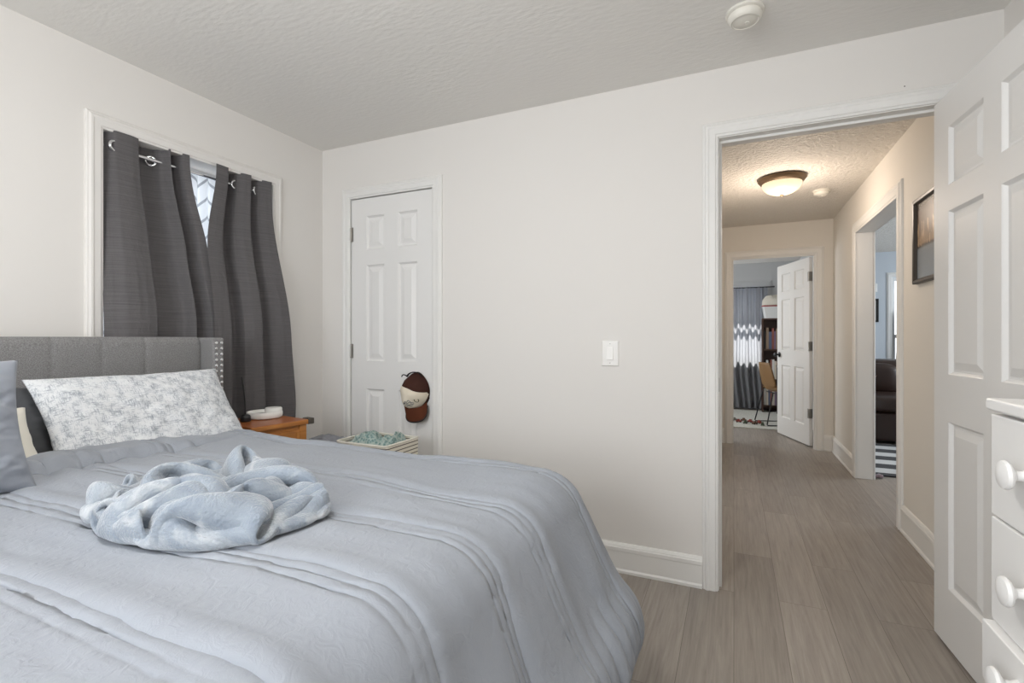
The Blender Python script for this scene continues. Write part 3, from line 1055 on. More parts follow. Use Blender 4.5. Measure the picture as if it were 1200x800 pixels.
# --- crumpled throw blanket: one sheet of cloth, how far each point lies from the one before it, in mm
BLANKET_STEPS = [
    [
        [-94,-5,2,4,7,14,13,14,9,10,11,11,12,16,16,16,0,-8,-10,-12,-12,-14,-13,-17,-13,-17,-18,-20,-16,-22,-16,-21,-15,-17,-7,-12,-9,-3,0,12,16,7,6,11,13,2,-9,-16,-14,-13,-11,-15,-12,-4,1,2,3,-2,-9,-2,13,19,14,7,3,5,12,14,15,13,14,16,15,14,16,16],
        [-83,0,2,2,-1,2,10,13,11,9,10,13,14,17,15,11,-1,-8,-11,-11,-11,-13,-13,-16,-13,-16,-16,-17,-16,-17,-16,-17,-13,-14,-9,-9,-8,-6,-3,3,13,16,8,13,10,0,-8,-15,-16,-14,-14,-13,-14,-13,-5,2,3,-2,-5,8,15,18,13,7,8,7,11,15,14,16,15,15,13,16,15,14],
        [-70,2,2,1,-3,-7,-1,11,11,10,11,13,14,16,14,8,-2,-8,-11,-9,-12,-12,-11,-15,-12,-14,-15,-16,-15,-16,-15,-15,-10,-5,-10,-7,-10,-5,-3,1,5,15,15,13,7,-2,-8,-15,-14,-14,-17,-16,-11,-16,-12,-6,2,8,-1,8,18,16,13,7,8,13,13,14,14,16,14,15,15,15,15,14],
        [-52,-1,2,1,-5,-9,-10,0,8,10,12,13,14,13,15,11,0,-11,-11,-10,-11,-9,-11,-12,-12,-11,-14,-16,-15,-14,-15,-10,-4,-5,-8,-9,-8,-5,-3,0,6,12,12,13,5,-6,-11,-14,-17,-11,-13,-16,-14,-14,-15,-12,-4,9,7,12,16,15,13,9,11,15,15,14,14,13,15,14,15,15,15,16],
        [-36,0,-1,-4,-6,-11,-9,-5,-8,9,13,15,15,13,17,12,3,-11,-7,-10,-10,-11,-11,-9,-11,-12,-13,-15,-12,-17,-7,-8,-3,-5,-7,-9,-8,-5,-5,3,6,12,11,5,-1,-7,-11,-13,-15,-15,-10,-13,-14,-15,-15,-13,-9,2,16,11,17,14,15,12,14,14,14,14,14,14,15,14,14,15,15,15],
        [-19,-3,-3,-8,-9,-12,-14,-15,-7,7,13,17,15,15,15,16,4,-1,-6,-9,-12,-9,-11,-9,-12,-11,-12,-14,-14,-9,-6,-6,-6,-6,-6,-10,-8,-8,-2,4,7,13,11,4,-7,-10,-12,-13,-14,-13,-15,-12,-14,-13,-13,-16,-9,-2,11,17,16,15,14,15,14,14,16,13,12,15,15,15,14,13,15,15],
        [-4,-5,-9,-10,-15,-15,-16,-13,-1,5,10,15,13,16,16,15,12,3,0,-10,-11,-10,-11,-10,-12,-11,-12,-14,-9,-8,-8,-6,-5,-6,-9,-7,-7,-11,-1,3,8,8,8,6,-3,-12,-14,-14,-13,-14,-12,-15,-14,-12,-13,-15,-9,-5,6,18,17,16,15,15,16,14,15,11,12,16,14,16,14,13,15,16],
        [8,-8,-13,-16,-16,-17,-15,-4,3,4,6,9,12,16,15,16,15,9,0,-4,-11,-11,-10,-11,-11,-12,-13,-10,-9,-8,-7,-5,-7,-8,-8,-6,-5,-11,-2,-2,-1,4,7,7,0,-4,-13,-14,-14,-14,-13,-13,-14,-15,-13,-12,-10,-5,4,15,17,16,15,15,15,15,13,11,15,15,14,14,14,16,15,16],
        [17,-13,-17,-17,-17,-14,-6,2,2,3,6,2,7,12,14,16,16,13,4,0,-8,-13,-10,-11,-11,-12,-12,-10,-9,-7,-6,-6,-7,-7,-8,-5,-3,-10,-12,-13,-4,3,2,6,4,2,-5,-12,-12,-14,-14,-14,-13,-13,-12,-13,-11,-6,2,12,16,17,16,16,15,13,11,15,16,14,14,13,14,16,16,15],
        [21,-16,-16,-17,-14,-6,0,-1,0,4,3,4,2,7,12,13,16,16,5,5,-6,-9,-12,-11,-12,-13,-11,-9,-7,-6,-5,-7,-7,-6,-5,-6,-9,-16,-16,-16,-13,-2,4,2,3,5,2,-3,-7,-11,-13,-14,-14,-13,-12,-12,-12,-5,0,10,15,16,16,15,14,12,15,14,14,15,14,15,15,16,14,15],
        [23,-16,-17,-13,-6,0,-3,-2,0,3,5,2,3,2,7,10,12,17,11,3,-1,-7,-11,-12,-13,-11,-9,-8,-6,-5,-7,-7,-4,-7,-8,-11,-16,-15,-16,-16,-18,-12,1,4,2,4,3,3,0,-4,-11,-12,-14,-12,-12,-12,-10,-8,-1,8,12,16,17,15,13,14,14,15,15,14,13,16,15,16,14,16],
        [24,-16,-11,-5,-3,-2,-3,-1,0,2,3,3,4,3,4,6,10,8,14,2,5,-4,-11,-12,-12,-9,-6,-8,-5,-8,-4,-6,-7,-11,-13,-16,-16,-16,-16,-17,-17,-18,-8,2,4,2,3,3,5,2,-2,-7,-11,-11,-13,-11,-11,-9,-3,6,10,17,16,14,14,15,15,14,13,14,14,16,15,16,15,16],
        [25,-12,-2,-2,-4,-3,-1,-2,-1,2,2,4,3,4,3,3,9,12,13,0,0,-1,-10,-11,-9,-7,-8,-7,-6,-6,-6,-7,-13,-14,-16,-16,-17,-16,-18,-17,-14,-19,-16,-4,3,4,2,1,5,5,4,1,-5,-9,-11,-10,-11,-10,-4,4,8,16,15,16,14,15,14,13,14,15,14,15,15,16,14,15],
        [33,-3,-1,-3,-5,-3,-1,-1,-1,2,2,3,2,5,6,4,6,8,11,6,-3,-4,-8,-7,-10,-8,-7,-7,-5,-7,-11,-14,-15,-17,-15,-17,-17,-17,-16,-17,-16,-18,-17,-13,-2,6,4,1,1,4,5,6,5,-2,-7,-9,-9,-11,-6,1,9,13,15,17,13,14,15,14,14,14,16,14,14,15,16,15],
        [49,-3,-2,-3,-3,-4,-1,0,-1,1,0,3,5,4,3,6,4,7,8,9,1,-4,-8,-10,-8,-9,-6,-6,-8,-13,-15,-16,-15,-17,-16,-18,-16,-17,-16,-16,-17,-18,-16,-21,-6,0,7,5,0,1,4,7,6,5,0,-4,-5,-8,-8,0,6,11,15,16,15,15,14,14,14,14,14,15,15,15,15,14],
        [66,-4,-3,-3,-3,-2,-1,-1,-1,1,1,1,3,3,4,7,6,6,7,11,1,-4,-9,-11,-8,-9,-6,-9,-14,-16,-16,-17,-16,-17,-16,-17,-17,-16,-17,-17,-18,-17,-15,-17,-16,-6,4,6,1,2,4,5,6,9,6,1,-3,1,-2,0,4,8,10,16,15,15,14,14,14,13,14,14,15,15,15,15],
        [80,-4,-3,-2,-2,-2,-1,-1,-1,0,1,2,3,5,5,5,3,8,8,7,0,-4,-11,-8,-8,-8,-10,-15,-16,-17,-17,-16,-16,-18,-17,-16,-17,-17,-16,-17,-16,-17,-16,-18,-16,-14,-3,7,7,0,2,4,5,8,7,5,-5,5,15,7,4,5,9,16,13,13,13,14,14,13,13,15,12,15,15,14],
        [95,-3,-2,-2,-2,-2,-2,-1,0,-2,0,1,3,6,6,6,4,5,5,2,2,0,-7,-12,-8,-12,-15,-16,-17,-16,-17,-17,-17,-17,-17,-17,-16,-18,-16,-17,-16,-17,-16,-18,-16,-17,-10,1,8,6,1,6,7,3,3,5,-2,14,15,17,10,8,6,16,14,12,13,13,12,13,13,13,12,14,14,14],
        [110,-2,-3,-2,-1,-2,-1,-1,-1,-2,-1,-1,4,7,4,4,3,2,2,0,0,0,1,-11,-13,-15,-16,-16,-16,-17,-17,-16,-18,-17,-15,-18,-17,-17,-16,-17,-17,-16,-16,-17,-16,-17,-15,-8,5,8,4,9,2,2,-1,4,14,14,16,16,14,13,11,15,14,13,13,12,13,12,14,12,12,14,15,12],
        [128,-3,-3,-2,-1,-3,-1,0,-2,-2,-1,-1,3,0,-1,3,0,0,-2,1,-1,2,0,-3,-15,-16,-16,-16,-16,-16,-16,-18,-16,-16,-19,-15,-17,-17,-17,-16,-16,-16,-16,-17,-16,-16,-16,-13,-6,7,4,4,5,1,4,9,17,17,15,16,15,13,18,14,16,15,15,14,14,14,13,13,10,17,14,11],
        [144,-2,-3,-3,-1,-2,-2,-1,-1,0,-2,-3,-16,-8,1,3,-1,0,-2,-1,0,0,0,-2,-3,-16,-16,-17,-15,-15,-17,-18,-15,-16,-18,-16,-17,-16,-15,-17,-16,-16,-17,-16,-16,-16,-15,-15,-14,-2,5,5,5,5,8,14,18,17,15,17,16,16,15,14,17,15,16,16,16,15,14,14,10,11,16,14],
        [161,-3,-2,-3,-3,-1,-1,-1,0,0,-8,-16,-16,-16,-6,1,0,0,-1,-1,0,-1,0,-2,-2,-4,-13,-17,-16,-16,-16,-14,-16,-17,-16,-16,-17,-17,-16,-16,-15,-16,-16,-16,-15,-17,-15,-10,-15,-16,-2,10,7,9,15,15,16,15,15,17,15,16,16,16,14,14,18,17,16,18,15,16,13,6,13,16],
        [178,-3,-3,-3,-3,-1,-1,1,-2,-11,-16,-14,-14,-17,-16,-4,1,-2,-1,-1,-1,1,-2,-1,-2,0,-6,-13,-17,-16,-14,-14,-16,-16,-16,-18,-15,-16,-16,-15,-16,-15,-16,-16,-15,-17,-12,-13,-16,-16,-10,7,11,14,18,16,15,15,17,15,15,14,16,16,16,16,15,15,17,16,16,15,14,10,7,16],
        [195,-3,-3,-4,-2,-1,-1,-3,-12,-18,-14,-15,-12,-17,-18,-15,-1,1,-2,-2,-1,0,-1,-2,-2,-2,0,-4,-13,-18,-16,-13,-15,-16,-16,-17,-15,-16,-16,-14,-16,-14,-14,-18,-15,-17,-13,-17,-14,-13,-5,-1,14,18,16,15,16,14,17,14,17,14,15,14,15,16,15,16,15,15,15,13,15,12,9,10],
        [211,-4,-2,-3,-2,-2,-4,-12,-16,-17,-14,-15,-14,-17,-16,-18,-13,-1,0,-1,-2,-2,-1,-2,-2,-1,-2,0,-6,-13,-15,-16,-15,-14,-15,-16,-15,-16,-16,-15,-15,-14,-15,-18,-13,-16,-18,-13,-11,-8,-4,-2,6,19,16,16,15,16,14,15,14,17,16,14,14,13,15,13,15,16,16,8,12,11,12,11],
        [229,-5,-2,-3,-3,-5,-14,-15,-17,-16,-13,-16,-16,-16,-16,-17,-17,-13,-1,0,-1,-2,-3,-1,-3,-1,-2,1,-3,-5,-11,-15,-16,-15,-14,-15,-15,-15,-16,-17,-14,-15,-14,-16,-16,-15,-14,-9,-6,-4,-4,-2,-1,12,15,19,14,14,15,15,15,16,15,14,11,12,12,13,16,18,11,7,9,12,12,10],
        [245,-5,-1,-4,-8,-13,-16,-16,-16,-15,-15,-16,-15,-17,-17,-17,-16,-18,-10,-3,1,-2,-2,-3,-1,-3,-2,-1,-1,-2,-4,-11,-15,-16,-15,-13,-15,-15,-14,-17,-15,-14,-15,-14,-15,-15,-8,-1,-8,-3,-3,-3,-1,4,11,18,15,14,15,15,15,16,14,11,5,11,12,17,16,13,6,6,12,12,11,11],
        [261,-6,-2,-9,-13,-18,-17,-12,-15,-17,-14,-17,-16,-17,-16,-17,-17,-18,-15,-11,-4,-1,0,-1,-4,-1,-3,-2,-2,-2,-1,-2,-11,-16,-16,-15,-14,-13,-14,-15,-15,-14,-16,-14,-12,-8,-1,-3,-5,-3,-4,-3,-1,-1,5,15,16,15,13,16,15,14,7,6,7,10,16,18,14,8,5,6,11,11,12,9],
        [266,3,-12,-12,-16,-13,-16,-14,-17,-15,-16,-17,-16,-17,-17,-17,-17,-15,-17,-17,-11,-4,0,-2,-1,-3,-2,-3,-2,-2,-1,1,-4,-11,-16,-18,-14,-14,-14,-15,-9,-14,-13,-9,-9,-3,-2,-4,-5,-3,-3,-3,-2,0,-1,10,14,16,14,16,13,12,2,2,7,14,17,16,9,5,3,10,10,12,10,10],
        [259,-2,-6,-11,-9,-12,-15,-16,-16,-18,-15,-17,-17,-17,-16,-17,-17,-16,-17,-17,-16,-11,-4,-3,0,-2,-3,-1,-4,-1,-4,4,0,-5,-13,-18,-16,-15,-11,-12,-9,-9,-7,-8,-5,-4,-2,-3,-5,-4,-3,-2,-2,-1,-1,2,11,15,14,17,12,4,0,0,10,16,18,10,3,3,6,9,11,10,11,8],
        [245,-4,-7,-8,-4,-5,-11,-16,-17,-18,-16,-17,-16,-17,-17,-16,-17,-17,-16,-16,-17,-16,-12,-6,-2,-1,-1,-2,-4,-2,-1,0,2,0,-6,-18,-17,-15,-8,-7,-4,-4,-7,-7,-3,-5,-3,-3,-5,-2,-4,-2,-2,0,-2,-1,5,11,16,15,4,2,-3,5,13,18,13,2,1,3,8,9,11,9,11,9],
        [230,-7,-7,-7,-4,1,-3,-13,-16,-18,-17,-19,-15,-16,-17,-16,-17,-16,-17,-15,-17,-15,-16,-13,-8,-4,-1,-1,-3,-2,1,-1,1,2,0,-12,-19,-14,-3,2,-1,-5,-4,-6,-1,-8,-2,-4,-5,-1,-4,-2,-1,-1,-2,1,1,4,9,11,0,-3,3,9,15,16,3,-1,0,5,7,10,10,10,11,8],
        [216,-5,-6,-7,-7,0,0,-4,-15,-18,-17,-17,-17,-16,-16,-16,-16,-15,-17,-16,-14,-15,-15,-16,-13,-10,-8,-3,0,-1,0,0,1,0,-2,4,-15,-7,5,2,0,-5,-5,-6,-4,-4,-4,-3,-5,-2,-4,-1,-2,0,-1,0,1,1,4,5,-2,-2,3,12,15,1,-2,1,3,3,7,10,11,9,10,10],
        [200,-3,-2,-4,-6,-8,-3,-1,-7,-15,-17,-17,-16,-15,-15,-16,-16,-15,-17,-15,-13,-13,-14,-15,-15,-15,-12,-10,-6,-1,0,2,1,-1,2,5,7,4,3,-1,-2,-4,-4,-4,-4,-6,-4,-3,-5,-2,-3,-2,-1,-1,0,1,0,1,1,-1,-2,-2,5,10,-3,-6,-2,0,4,5,9,9,10,11,9,10],
        [185,-2,-1,-2,-5,-7,-5,-6,-7,-5,-14,-18,-16,-13,-12,-16,-16,-16,-16,-14,-9,-13,-15,-15,-14,-16,-15,-14,-12,-7,-1,3,2,4,4,10,18,8,1,1,-1,-3,-5,-4,-4,-5,-4,-4,-4,-3,-2,-2,-2,0,1,-1,1,1,1,-3,-3,0,3,-9,-7,-9,-4,1,3,7,8,10,9,11,10,10],
        [169,0,-3,-2,-5,-7,-5,-7,-6,-5,-4,-14,-17,-15,-9,-13,-18,-14,-14,-9,-10,-13,-15,-16,-14,-15,-14,-16,-15,-13,-6,3,6,10,7,13,17,13,1,1,2,-3,-4,-4,-3,-7,-2,-5,-3,-3,-2,-3,-2,0,0,1,1,1,-1,-2,-2,-2,-10,-11,-7,-13,-8,-5,3,7,9,9,11,10,10,11],
        [154,0,-1,-4,-5,-5,-5,-6,-8,-3,-3,-6,-11,-15,-13,-12,-16,-12,-11,-6,-12,-15,-15,-13,-15,-14,-15,-14,-15,-14,-13,1,9,12,13,14,13,15,6,1,1,-1,-4,-4,-4,-5,-2,-6,-3,-5,-4,-4,0,1,2,2,0,1,0,-3,-4,-7,-11,-10,-9,-13,-6,-19,-7,8,11,9,11,11,9,12],
        [135,4,3,0,-6,-6,-1,-7,-6,-4,-1,-5,-6,-12,-14,-15,-13,-9,-6,-10,-13,-14,-14,-14,-16,-14,-15,-14,-15,-12,-11,-2,10,14,14,12,13,14,10,3,-1,0,-3,-3,-5,-3,-4,-6,-5,-7,-4,-3,2,2,1,4,0,1,-1,-6,-6,-10,-9,-10,-10,-9,-14,-14,-16,-4,9,10,10,11,10,11],
        [120,4,4,5,4,-1,3,-7,-8,-5,-1,-4,-7,-11,-14,-13,-11,-8,-7,-12,-15,-14,-15,-15,-14,-16,-13,-14,-16,-15,-5,3,9,12,12,13,12,14,11,6,1,-2,-1,-4,-3,-5,-4,-7,-8,-7,-2,0,0,2,3,3,2,0,-2,-8,-10,-8,-9,-11,-8,-13,-14,-14,-10,-13,-5,7,12,10,11,10],
        [110,3,2,5,7,8,7,4,-5,-4,-4,-5,-8,-11,-13,-14,-11,-7,-11,-14,-14,-15,-15,-14,-16,-15,-12,-14,-15,-19,4,3,10,10,11,11,13,13,11,8,3,-1,-2,-2,-3,-5,-9,-9,-7,-3,1,0,-1,0,3,4,3,-1,-7,-10,-8,-9,-8,-9,-12,-12,-13,-13,-12,-10,-13,-4,5,9,12,10],
        [98,6,1,5,3,9,11,10,9,0,-4,-6,-6,-15,-13,-12,-11,-11,-14,-15,-14,-15,-15,-15,-16,-14,-12,-14,-16,-12,2,7,9,10,9,11,12,14,11,7,6,0,-1,-1,-5,-7,-12,-8,-2,1,-1,-5,-2,2,6,4,3,-4,-9,-10,-8,-7,-9,-10,-11,-13,-15,-12,-9,-10,-14,-11,-5,6,5,11],
        [86,6,6,2,4,6,12,8,11,13,3,-5,-9,-11,-13,-13,-10,-17,-14,-15,-15,-13,-14,-16,-15,-15,-12,-13,-12,-7,0,6,9,10,10,10,11,13,11,10,3,4,1,-2,-7,-10,-11,-5,-1,-2,-3,-7,1,4,5,7,2,-6,-9,-10,-10,-6,-8,-12,-12,-14,-12,-13,-12,-10,-10,-12,-12,-5,1,5],
        [74,6,4,6,5,4,9,11,10,10,10,1,-5,-9,-8,-13,-15,-15,-17,-15,-14,-12,-13,-17,-15,-13,-12,-10,-9,-6,0,6,8,10,10,10,10,13,10,12,6,4,-1,-5,-9,-11,-7,0,-3,-4,-9,-4,4,6,5,5,1,-6,-9,-9,-10,-8,-9,-13,-11,-15,-12,-12,-11,-12,-10,-10,-14,-9,-7,-1],
        [58,7,6,4,6,6,8,10,11,10,11,2,-3,-5,-7,-7,-11,-16,-14,-15,-17,-15,-13,-14,-15,-11,-10,-8,-7,-5,1,5,8,10,9,11,9,12,10,12,8,4,-2,-8,-10,-6,-3,-1,-6,-9,-7,0,3,6,4,0,-2,-6,0,-13,-9,-8,-11,-12,-11,-13,-13,-12,-12,-11,-11,-11,-11,-13,-8,-7],
        [44,7,5,4,6,7,9,11,12,12,7,1,-3,-5,-4,-5,-7,-10,-11,-13,-16,-15,-17,-15,-11,-9,-7,-6,-5,-4,-1,5,7,10,11,9,8,14,12,8,6,4,-3,-10,-6,-2,-2,-3,-11,-8,-3,1,3,1,3,-4,-1,4,-3,-12,-10,-10,-11,-12,-12,-13,-12,-11,-13,-11,-10,-12,-11,-11,-9,-9],
        [32,5,5,3,6,8,11,15,15,11,1,-3,-4,-5,-5,-5,-3,-5,-7,-6,-12,-14,-18,-12,-7,-7,-6,-7,-5,-5,0,5,7,10,10,12,8,12,13,7,4,0,-3,-5,-3,-2,-2,-8,-9,-7,-3,1,1,0,2,0,1,-1,-6,-10,-8,-11,-12,-11,-13,-13,-13,-11,-11,-13,-11,-10,-9,-12,-7,-8],
        [18,4,3,6,7,13,15,17,14,2,-3,-3,-4,-4,-6,-5,-4,-4,-3,-3,-5,-8,-13,-5,-7,-7,-7,-7,-6,-4,0,4,7,10,11,9,9,12,11,10,5,-1,-3,-4,-2,-3,-4,-10,-7,-3,-2,0,0,0,2,1,-1,-4,-7,-7,-10,-12,-12,-13,-12,-13,-13,-10,-11,-11,-14,-9,-10,-10,-10,-8],
        [3,3,4,7,12,16,17,18,5,-2,-3,-3,-6,-3,-6,-3,-5,-5,-3,-1,0,-8,7,2,-8,-9,-7,-6,-7,-3,-1,4,8,10,10,11,9,11,12,8,6,0,-2,-4,-4,-2,-8,-6,-5,-4,-3,-1,-1,3,3,-1,-4,-3,-6,-9,-10,-14,-14,-12,-12,-11,-12,-11,-12,-10,-11,-12,-12,-12,-13,-14],
        [-13,3,6,13,14,18,19,11,-1,-1,-5,-4,-4,-4,-5,-4,-5,-3,-4,-2,-1,5,18,3,-5,-7,-5,-7,-5,-5,-1,4,8,9,11,11,8,11,12,9,6,2,-2,-4,-5,-4,-6,-5,-5,-5,-2,-2,-1,-2,6,-1,-4,-5,-5,-10,-12,-14,-12,-12,-10,-12,-11,-11,-12,-12,-12,-14,-14,-16,-16,-16],
        [-29,7,10,14,16,18,17,1,2,-3,-4,-4,-4,-5,-5,-5,-2,-4,-2,-3,1,22,15,7,-3,-4,-4,-4,-4,-7,-1,4,8,9,11,9,9,12,11,10,8,2,-2,-5,-5,-5,-4,-5,-5,-5,-2,-3,-3,-4,0,7,-2,-8,-7,-10,-12,-12,-11,-13,-10,-11,-12,-12,-14,-13,-15,-16,-15,-16,-16,-15],
        [-40,11,14,16,17,17,9,0,-3,-3,-4,-4,-6,-3,-6,-3,-3,-1,-3,-3,16,18,15,11,5,-1,-3,-2,-7,-4,-2,3,8,9,10,10,9,10,12,10,8,4,-3,-5,-4,-4,-4,-6,-7,-2,-4,-1,-3,-4,-6,1,3,-4,-9,-11,-11,-11,-11,-12,-11,-11,-15,-14,-14,-16,-16,-17,-16,-16,-16,-14],
        [-44,14,15,16,17,12,1,-2,-3,-3,-4,-4,-5,-6,-3,-3,-2,-3,-3,5,18,16,16,15,13,5,-1,-1,-5,-7,-2,4,7,10,9,10,8,12,13,9,7,6,-1,-5,-7,-2,-5,-10,-6,-2,-2,-3,-2,-4,-4,-4,-2,-3,-4,-9,-10,-12,-13,-10,-16,-14,-15,-16,-16,-17,-17,-17,-16,-16,-13,-15],
        [-45,16,16,17,12,2,-2,-3,-1,-3,-5,-5,-5,-5,-4,-3,-1,-5,2,14,18,17,14,16,14,11,5,1,-2,-7,-3,3,7,10,9,9,10,10,11,12,10,4,0,-6,-6,-5,-7,-10,-5,0,-2,0,-4,-3,-5,-3,-3,-4,-3,-10,-12,-14,-13,-15,-15,-17,-16,-17,-16,-16,-17,-16,-16,-17,-13,-15],
        [-40,15,16,13,3,-3,-4,-2,-1,-3,-5,-5,-6,-5,-2,-4,-3,-1,9,18,17,16,15,16,16,13,9,5,2,-6,-5,4,8,10,9,9,10,11,7,13,11,6,-1,-6,-7,-5,-10,-6,-3,-1,-1,-2,-2,-5,-3,-3,-3,-4,-4,-14,-15,-15,-15,-16,-17,-17,-16,-17,-16,-17,-15,-17,-16,-15,-17,-15],
        [-35,15,14,4,-4,-6,-2,1,-2,-6,-5,-6,-6,-4,-3,-3,-4,6,17,17,16,15,15,15,15,15,12,10,2,5,-7,6,7,9,8,10,9,12,10,12,10,6,0,-6,-7,-8,-7,-5,-2,-2,-2,-3,-1,-4,-4,-2,-1,-5,-14,-17,-16,-15,-17,-16,-16,-18,-16,-17,-15,-16,-17,-16,-16,-16,-16,-15],
        [-29,16,4,-7,-6,-3,-1,1,-5,-6,-5,-7,-6,-4,-3,-4,2,16,18,16,15,13,16,14,12,14,16,12,-1,6,10,11,6,7,7,9,11,10,9,13,11,7,1,-7,-5,-9,-6,-7,-2,-2,-1,-3,-2,-3,-2,-3,-6,-16,-13,-16,-17,-17,-16,-17,-16,-17,-17,-17,-14,-17,-15,-15,-16,-16,-16,-16],
        [-22,7,-8,-8,-4,0,-2,-3,-5,-4,-7,-7,-6,-4,-4,-1,14,17,16,16,14,14,16,16,9,12,16,15,3,5,12,16,11,7,7,10,10,11,9,12,12,8,1,-6,-8,-9,-8,-7,-2,1,-1,-1,-2,-2,-4,-10,-15,-14,-14,-15,-17,-17,-17,-17,-16,-17,-17,-17,-15,-15,-15,-16,-14,-18,-15,-15],
        [-22,-8,-8,-4,-2,-3,-3,-6,-4,-5,-6,-7,-6,-6,-1,12,16,16,16,16,16,12,15,16,13,10,11,15,15,4,12,15,16,9,7,8,10,11,11,12,13,9,0,-5,-9,-13,-11,-6,3,4,-1,1,-2,-7,-11,-16,-16,-12,-15,-16,-17,-17,-17,-16,-17,-17,-17,-15,-16,-14,-14,-15,-16,-17,-15,-11],
        [-35,-7,-5,-4,-6,-5,-4,-5,-5,-5,-4,-6,-5,-3,8,16,15,15,15,16,17,14,12,12,18,13,7,12,15,15,11,12,15,14,10,8,8,12,11,14,13,10,-2,-5,-14,-17,-8,3,3,5,0,-3,-7,-12,-17,-15,-15,-14,-13,-16,-17,-16,-17,-17,-16,-16,-17,-14,-16,-14,-15,-14,-16,-16,-12,-6],
        [-48,-5,-9,-5,-6,-4,-4,-6,-4,-3,-2,-4,-3,5,12,15,11,16,16,17,15,17,13,11,13,16,16,4,11,18,14,12,16,15,13,8,9,11,12,14,15,6,-1,-2,-14,-16,-7,2,5,3,-3,-8,-11,-17,-15,-15,-12,-13,-16,-16,-17,-17,-16,-17,-16,-16,-15,-14,-14,-13,-15,-16,-15,-12,-7,-1],
        [-62,-7,-7,-6,-6,-4,-5,-2,-3,-1,2,-2,5,10,11,10,9,15,17,16,16,15,17,11,9,16,16,13,7,14,17,15,14,15,14,12,10,12,11,12,11,6,7,-5,-14,-12,-5,1,2,2,-8,-14,-15,-16,-14,-14,-12,-14,-17,-16,-14,-17,-16,-16,-16,-14,-14,-12,-14,-15,-16,-15,-11,-7,-4,-2],
        [-77,-7,-6,-6,-4,-3,-1,0,2,1,3,3,8,11,11,6,6,12,17,16,16,16,15,16,12,10,14,17,13,9,15,16,14,15,14,14,11,10,14,13,8,15,1,-5,-11,-14,-8,-2,6,-4,-13,-16,-15,-15,-12,-11,-14,-15,-16,-17,-15,-17,-16,-15,-14,-11,-12,-14,-14,-16,-13,-11,-8,-4,-3,-3],
        [-90,-4,-5,-2,-2,0,1,5,3,4,3,5,7,11,12,7,3,3,15,17,15,16,16,17,15,11,11,16,17,14,10,15,16,15,13,15,13,12,13,11,12,11,1,-9,-14,-5,-5,-4,1,-12,-16,-15,-12,-12,-12,-14,-15,-15,-16,-16,-16,-16,-14,-12,-13,-7,-12,-17,-16,-14,-11,-7,-4,-4,-4,-2],
        [-87,-5,-4,1,1,4,3,4,4,4,3,4,8,10,11,9,0,0,7,17,16,17,15,17,16,16,11,11,16,18,13,13,14,15,16,14,14,12,12,13,12,12,-7,-14,-9,2,-3,-6,-8,-18,-15,-8,-11,-14,-15,-14,-16,-14,-16,-16,-16,-14,-10,-10,-7,-13,-14,-16,-15,-13,-6,-4,-3,-4,-4,-5],
        [-80,-4,-1,3,4,4,4,4,4,3,2,5,6,10,11,9,1,-1,0,10,17,17,15,16,17,17,15,12,11,18,16,16,13,16,14,13,15,13,14,12,13,2,-12,-9,-8,2,-2,-4,-14,-18,-13,-13,-12,-10,-14,-16,-14,-15,-15,-17,-14,-9,-7,-5,-11,-15,-15,-15,-12,-8,-5,-2,-4,-5,-4,-4],
        [-68,-1,2,3,3,2,5,3,2,2,5,4,7,10,11,9,2,-1,-2,2,11,18,16,16,16,16,17,16,12,15,16,17,15,13,15,16,13,16,12,12,4,-8,-9,-7,-3,-6,-6,-9,-1,-11,-16,-16,-12,-9,-14,-14,-15,-16,-16,-13,-9,-3,-4,-9,-13,-16,-15,-13,-9,-6,-1,-3,-5,-4,-5,-4],
        [-54,1,2,2,0,2,4,3,3,6,3,4,7,10,11,9,5,-2,-2,-3,3,13,17,17,16,15,17,16,16,15,15,17,15,16,13,17,13,17,12,4,-5,-8,-7,-9,-6,-7,-8,-5,1,-1,-11,-17,-17,-11,-11,-15,-17,-14,-15,-5,-2,-3,-6,-12,-15,-17,-13,-10,-5,-3,-2,-5,-5,-4,-2,-4],
        [-38,2,1,1,0,1,3,5,4,4,4,2,8,10,11,10,4,0,-2,-3,-2,5,13,17,17,16,16,16,16,15,16,16,17,15,17,16,14,11,3,-5,-4,-7,-5,-7,-7,-8,-3,-2,0,-2,-6,-12,-15,-16,-15,-13,-16,-11,-7,1,-3,-3,-9,-15,-16,-15,-11,-6,-4,-2,-3,-3,-4,-3,-4,-9],
        [-22,2,0,0,0,1,4,5,4,5,1,2,7,10,11,11,5,2,-3,-3,-4,0,7,14,16,17,15,17,16,16,16,18,17,16,16,17,10,2,-4,-2,-3,-7,-6,-7,-5,-7,0,-2,-2,-4,-4,-8,-11,-14,-19,-15,-8,-4,-1,0,-2,-8,-11,-16,-16,-13,-8,-3,-3,-3,-2,-3,-4,-6,-9,-16],
        [-6,2,1,-1,-1,1,5,7,2,-1,3,2,7,11,10,12,7,1,-2,-2,-3,-4,-2,9,15,17,16,16,17,16,15,17,18,18,18,9,3,-1,-3,-2,-4,-5,-7,-5,-4,-5,-4,-2,-4,-4,-5,-3,-7,-11,-18,-7,1,0,-2,-1,-4,-9,-14,-17,-14,-11,-6,-1,-3,-2,-1,-4,-8,-13,-16,-16],
        [-3,9,5,1,-2,1,6,5,1,-6,2,5,8,10,14,9,8,3,0,-4,-3,0,-5,-3,8,18,17,17,16,17,17,17,17,16,12,3,-1,1,-2,-2,-3,-5,-6,-4,-6,-5,-3,-5,-4,-4,-4,-5,-4,-8,1,2,-1,1,-2,-4,-5,-12,-15,-16,-13,-8,-3,-2,-1,-1,-7,-9,-15,-16,-15,-16],
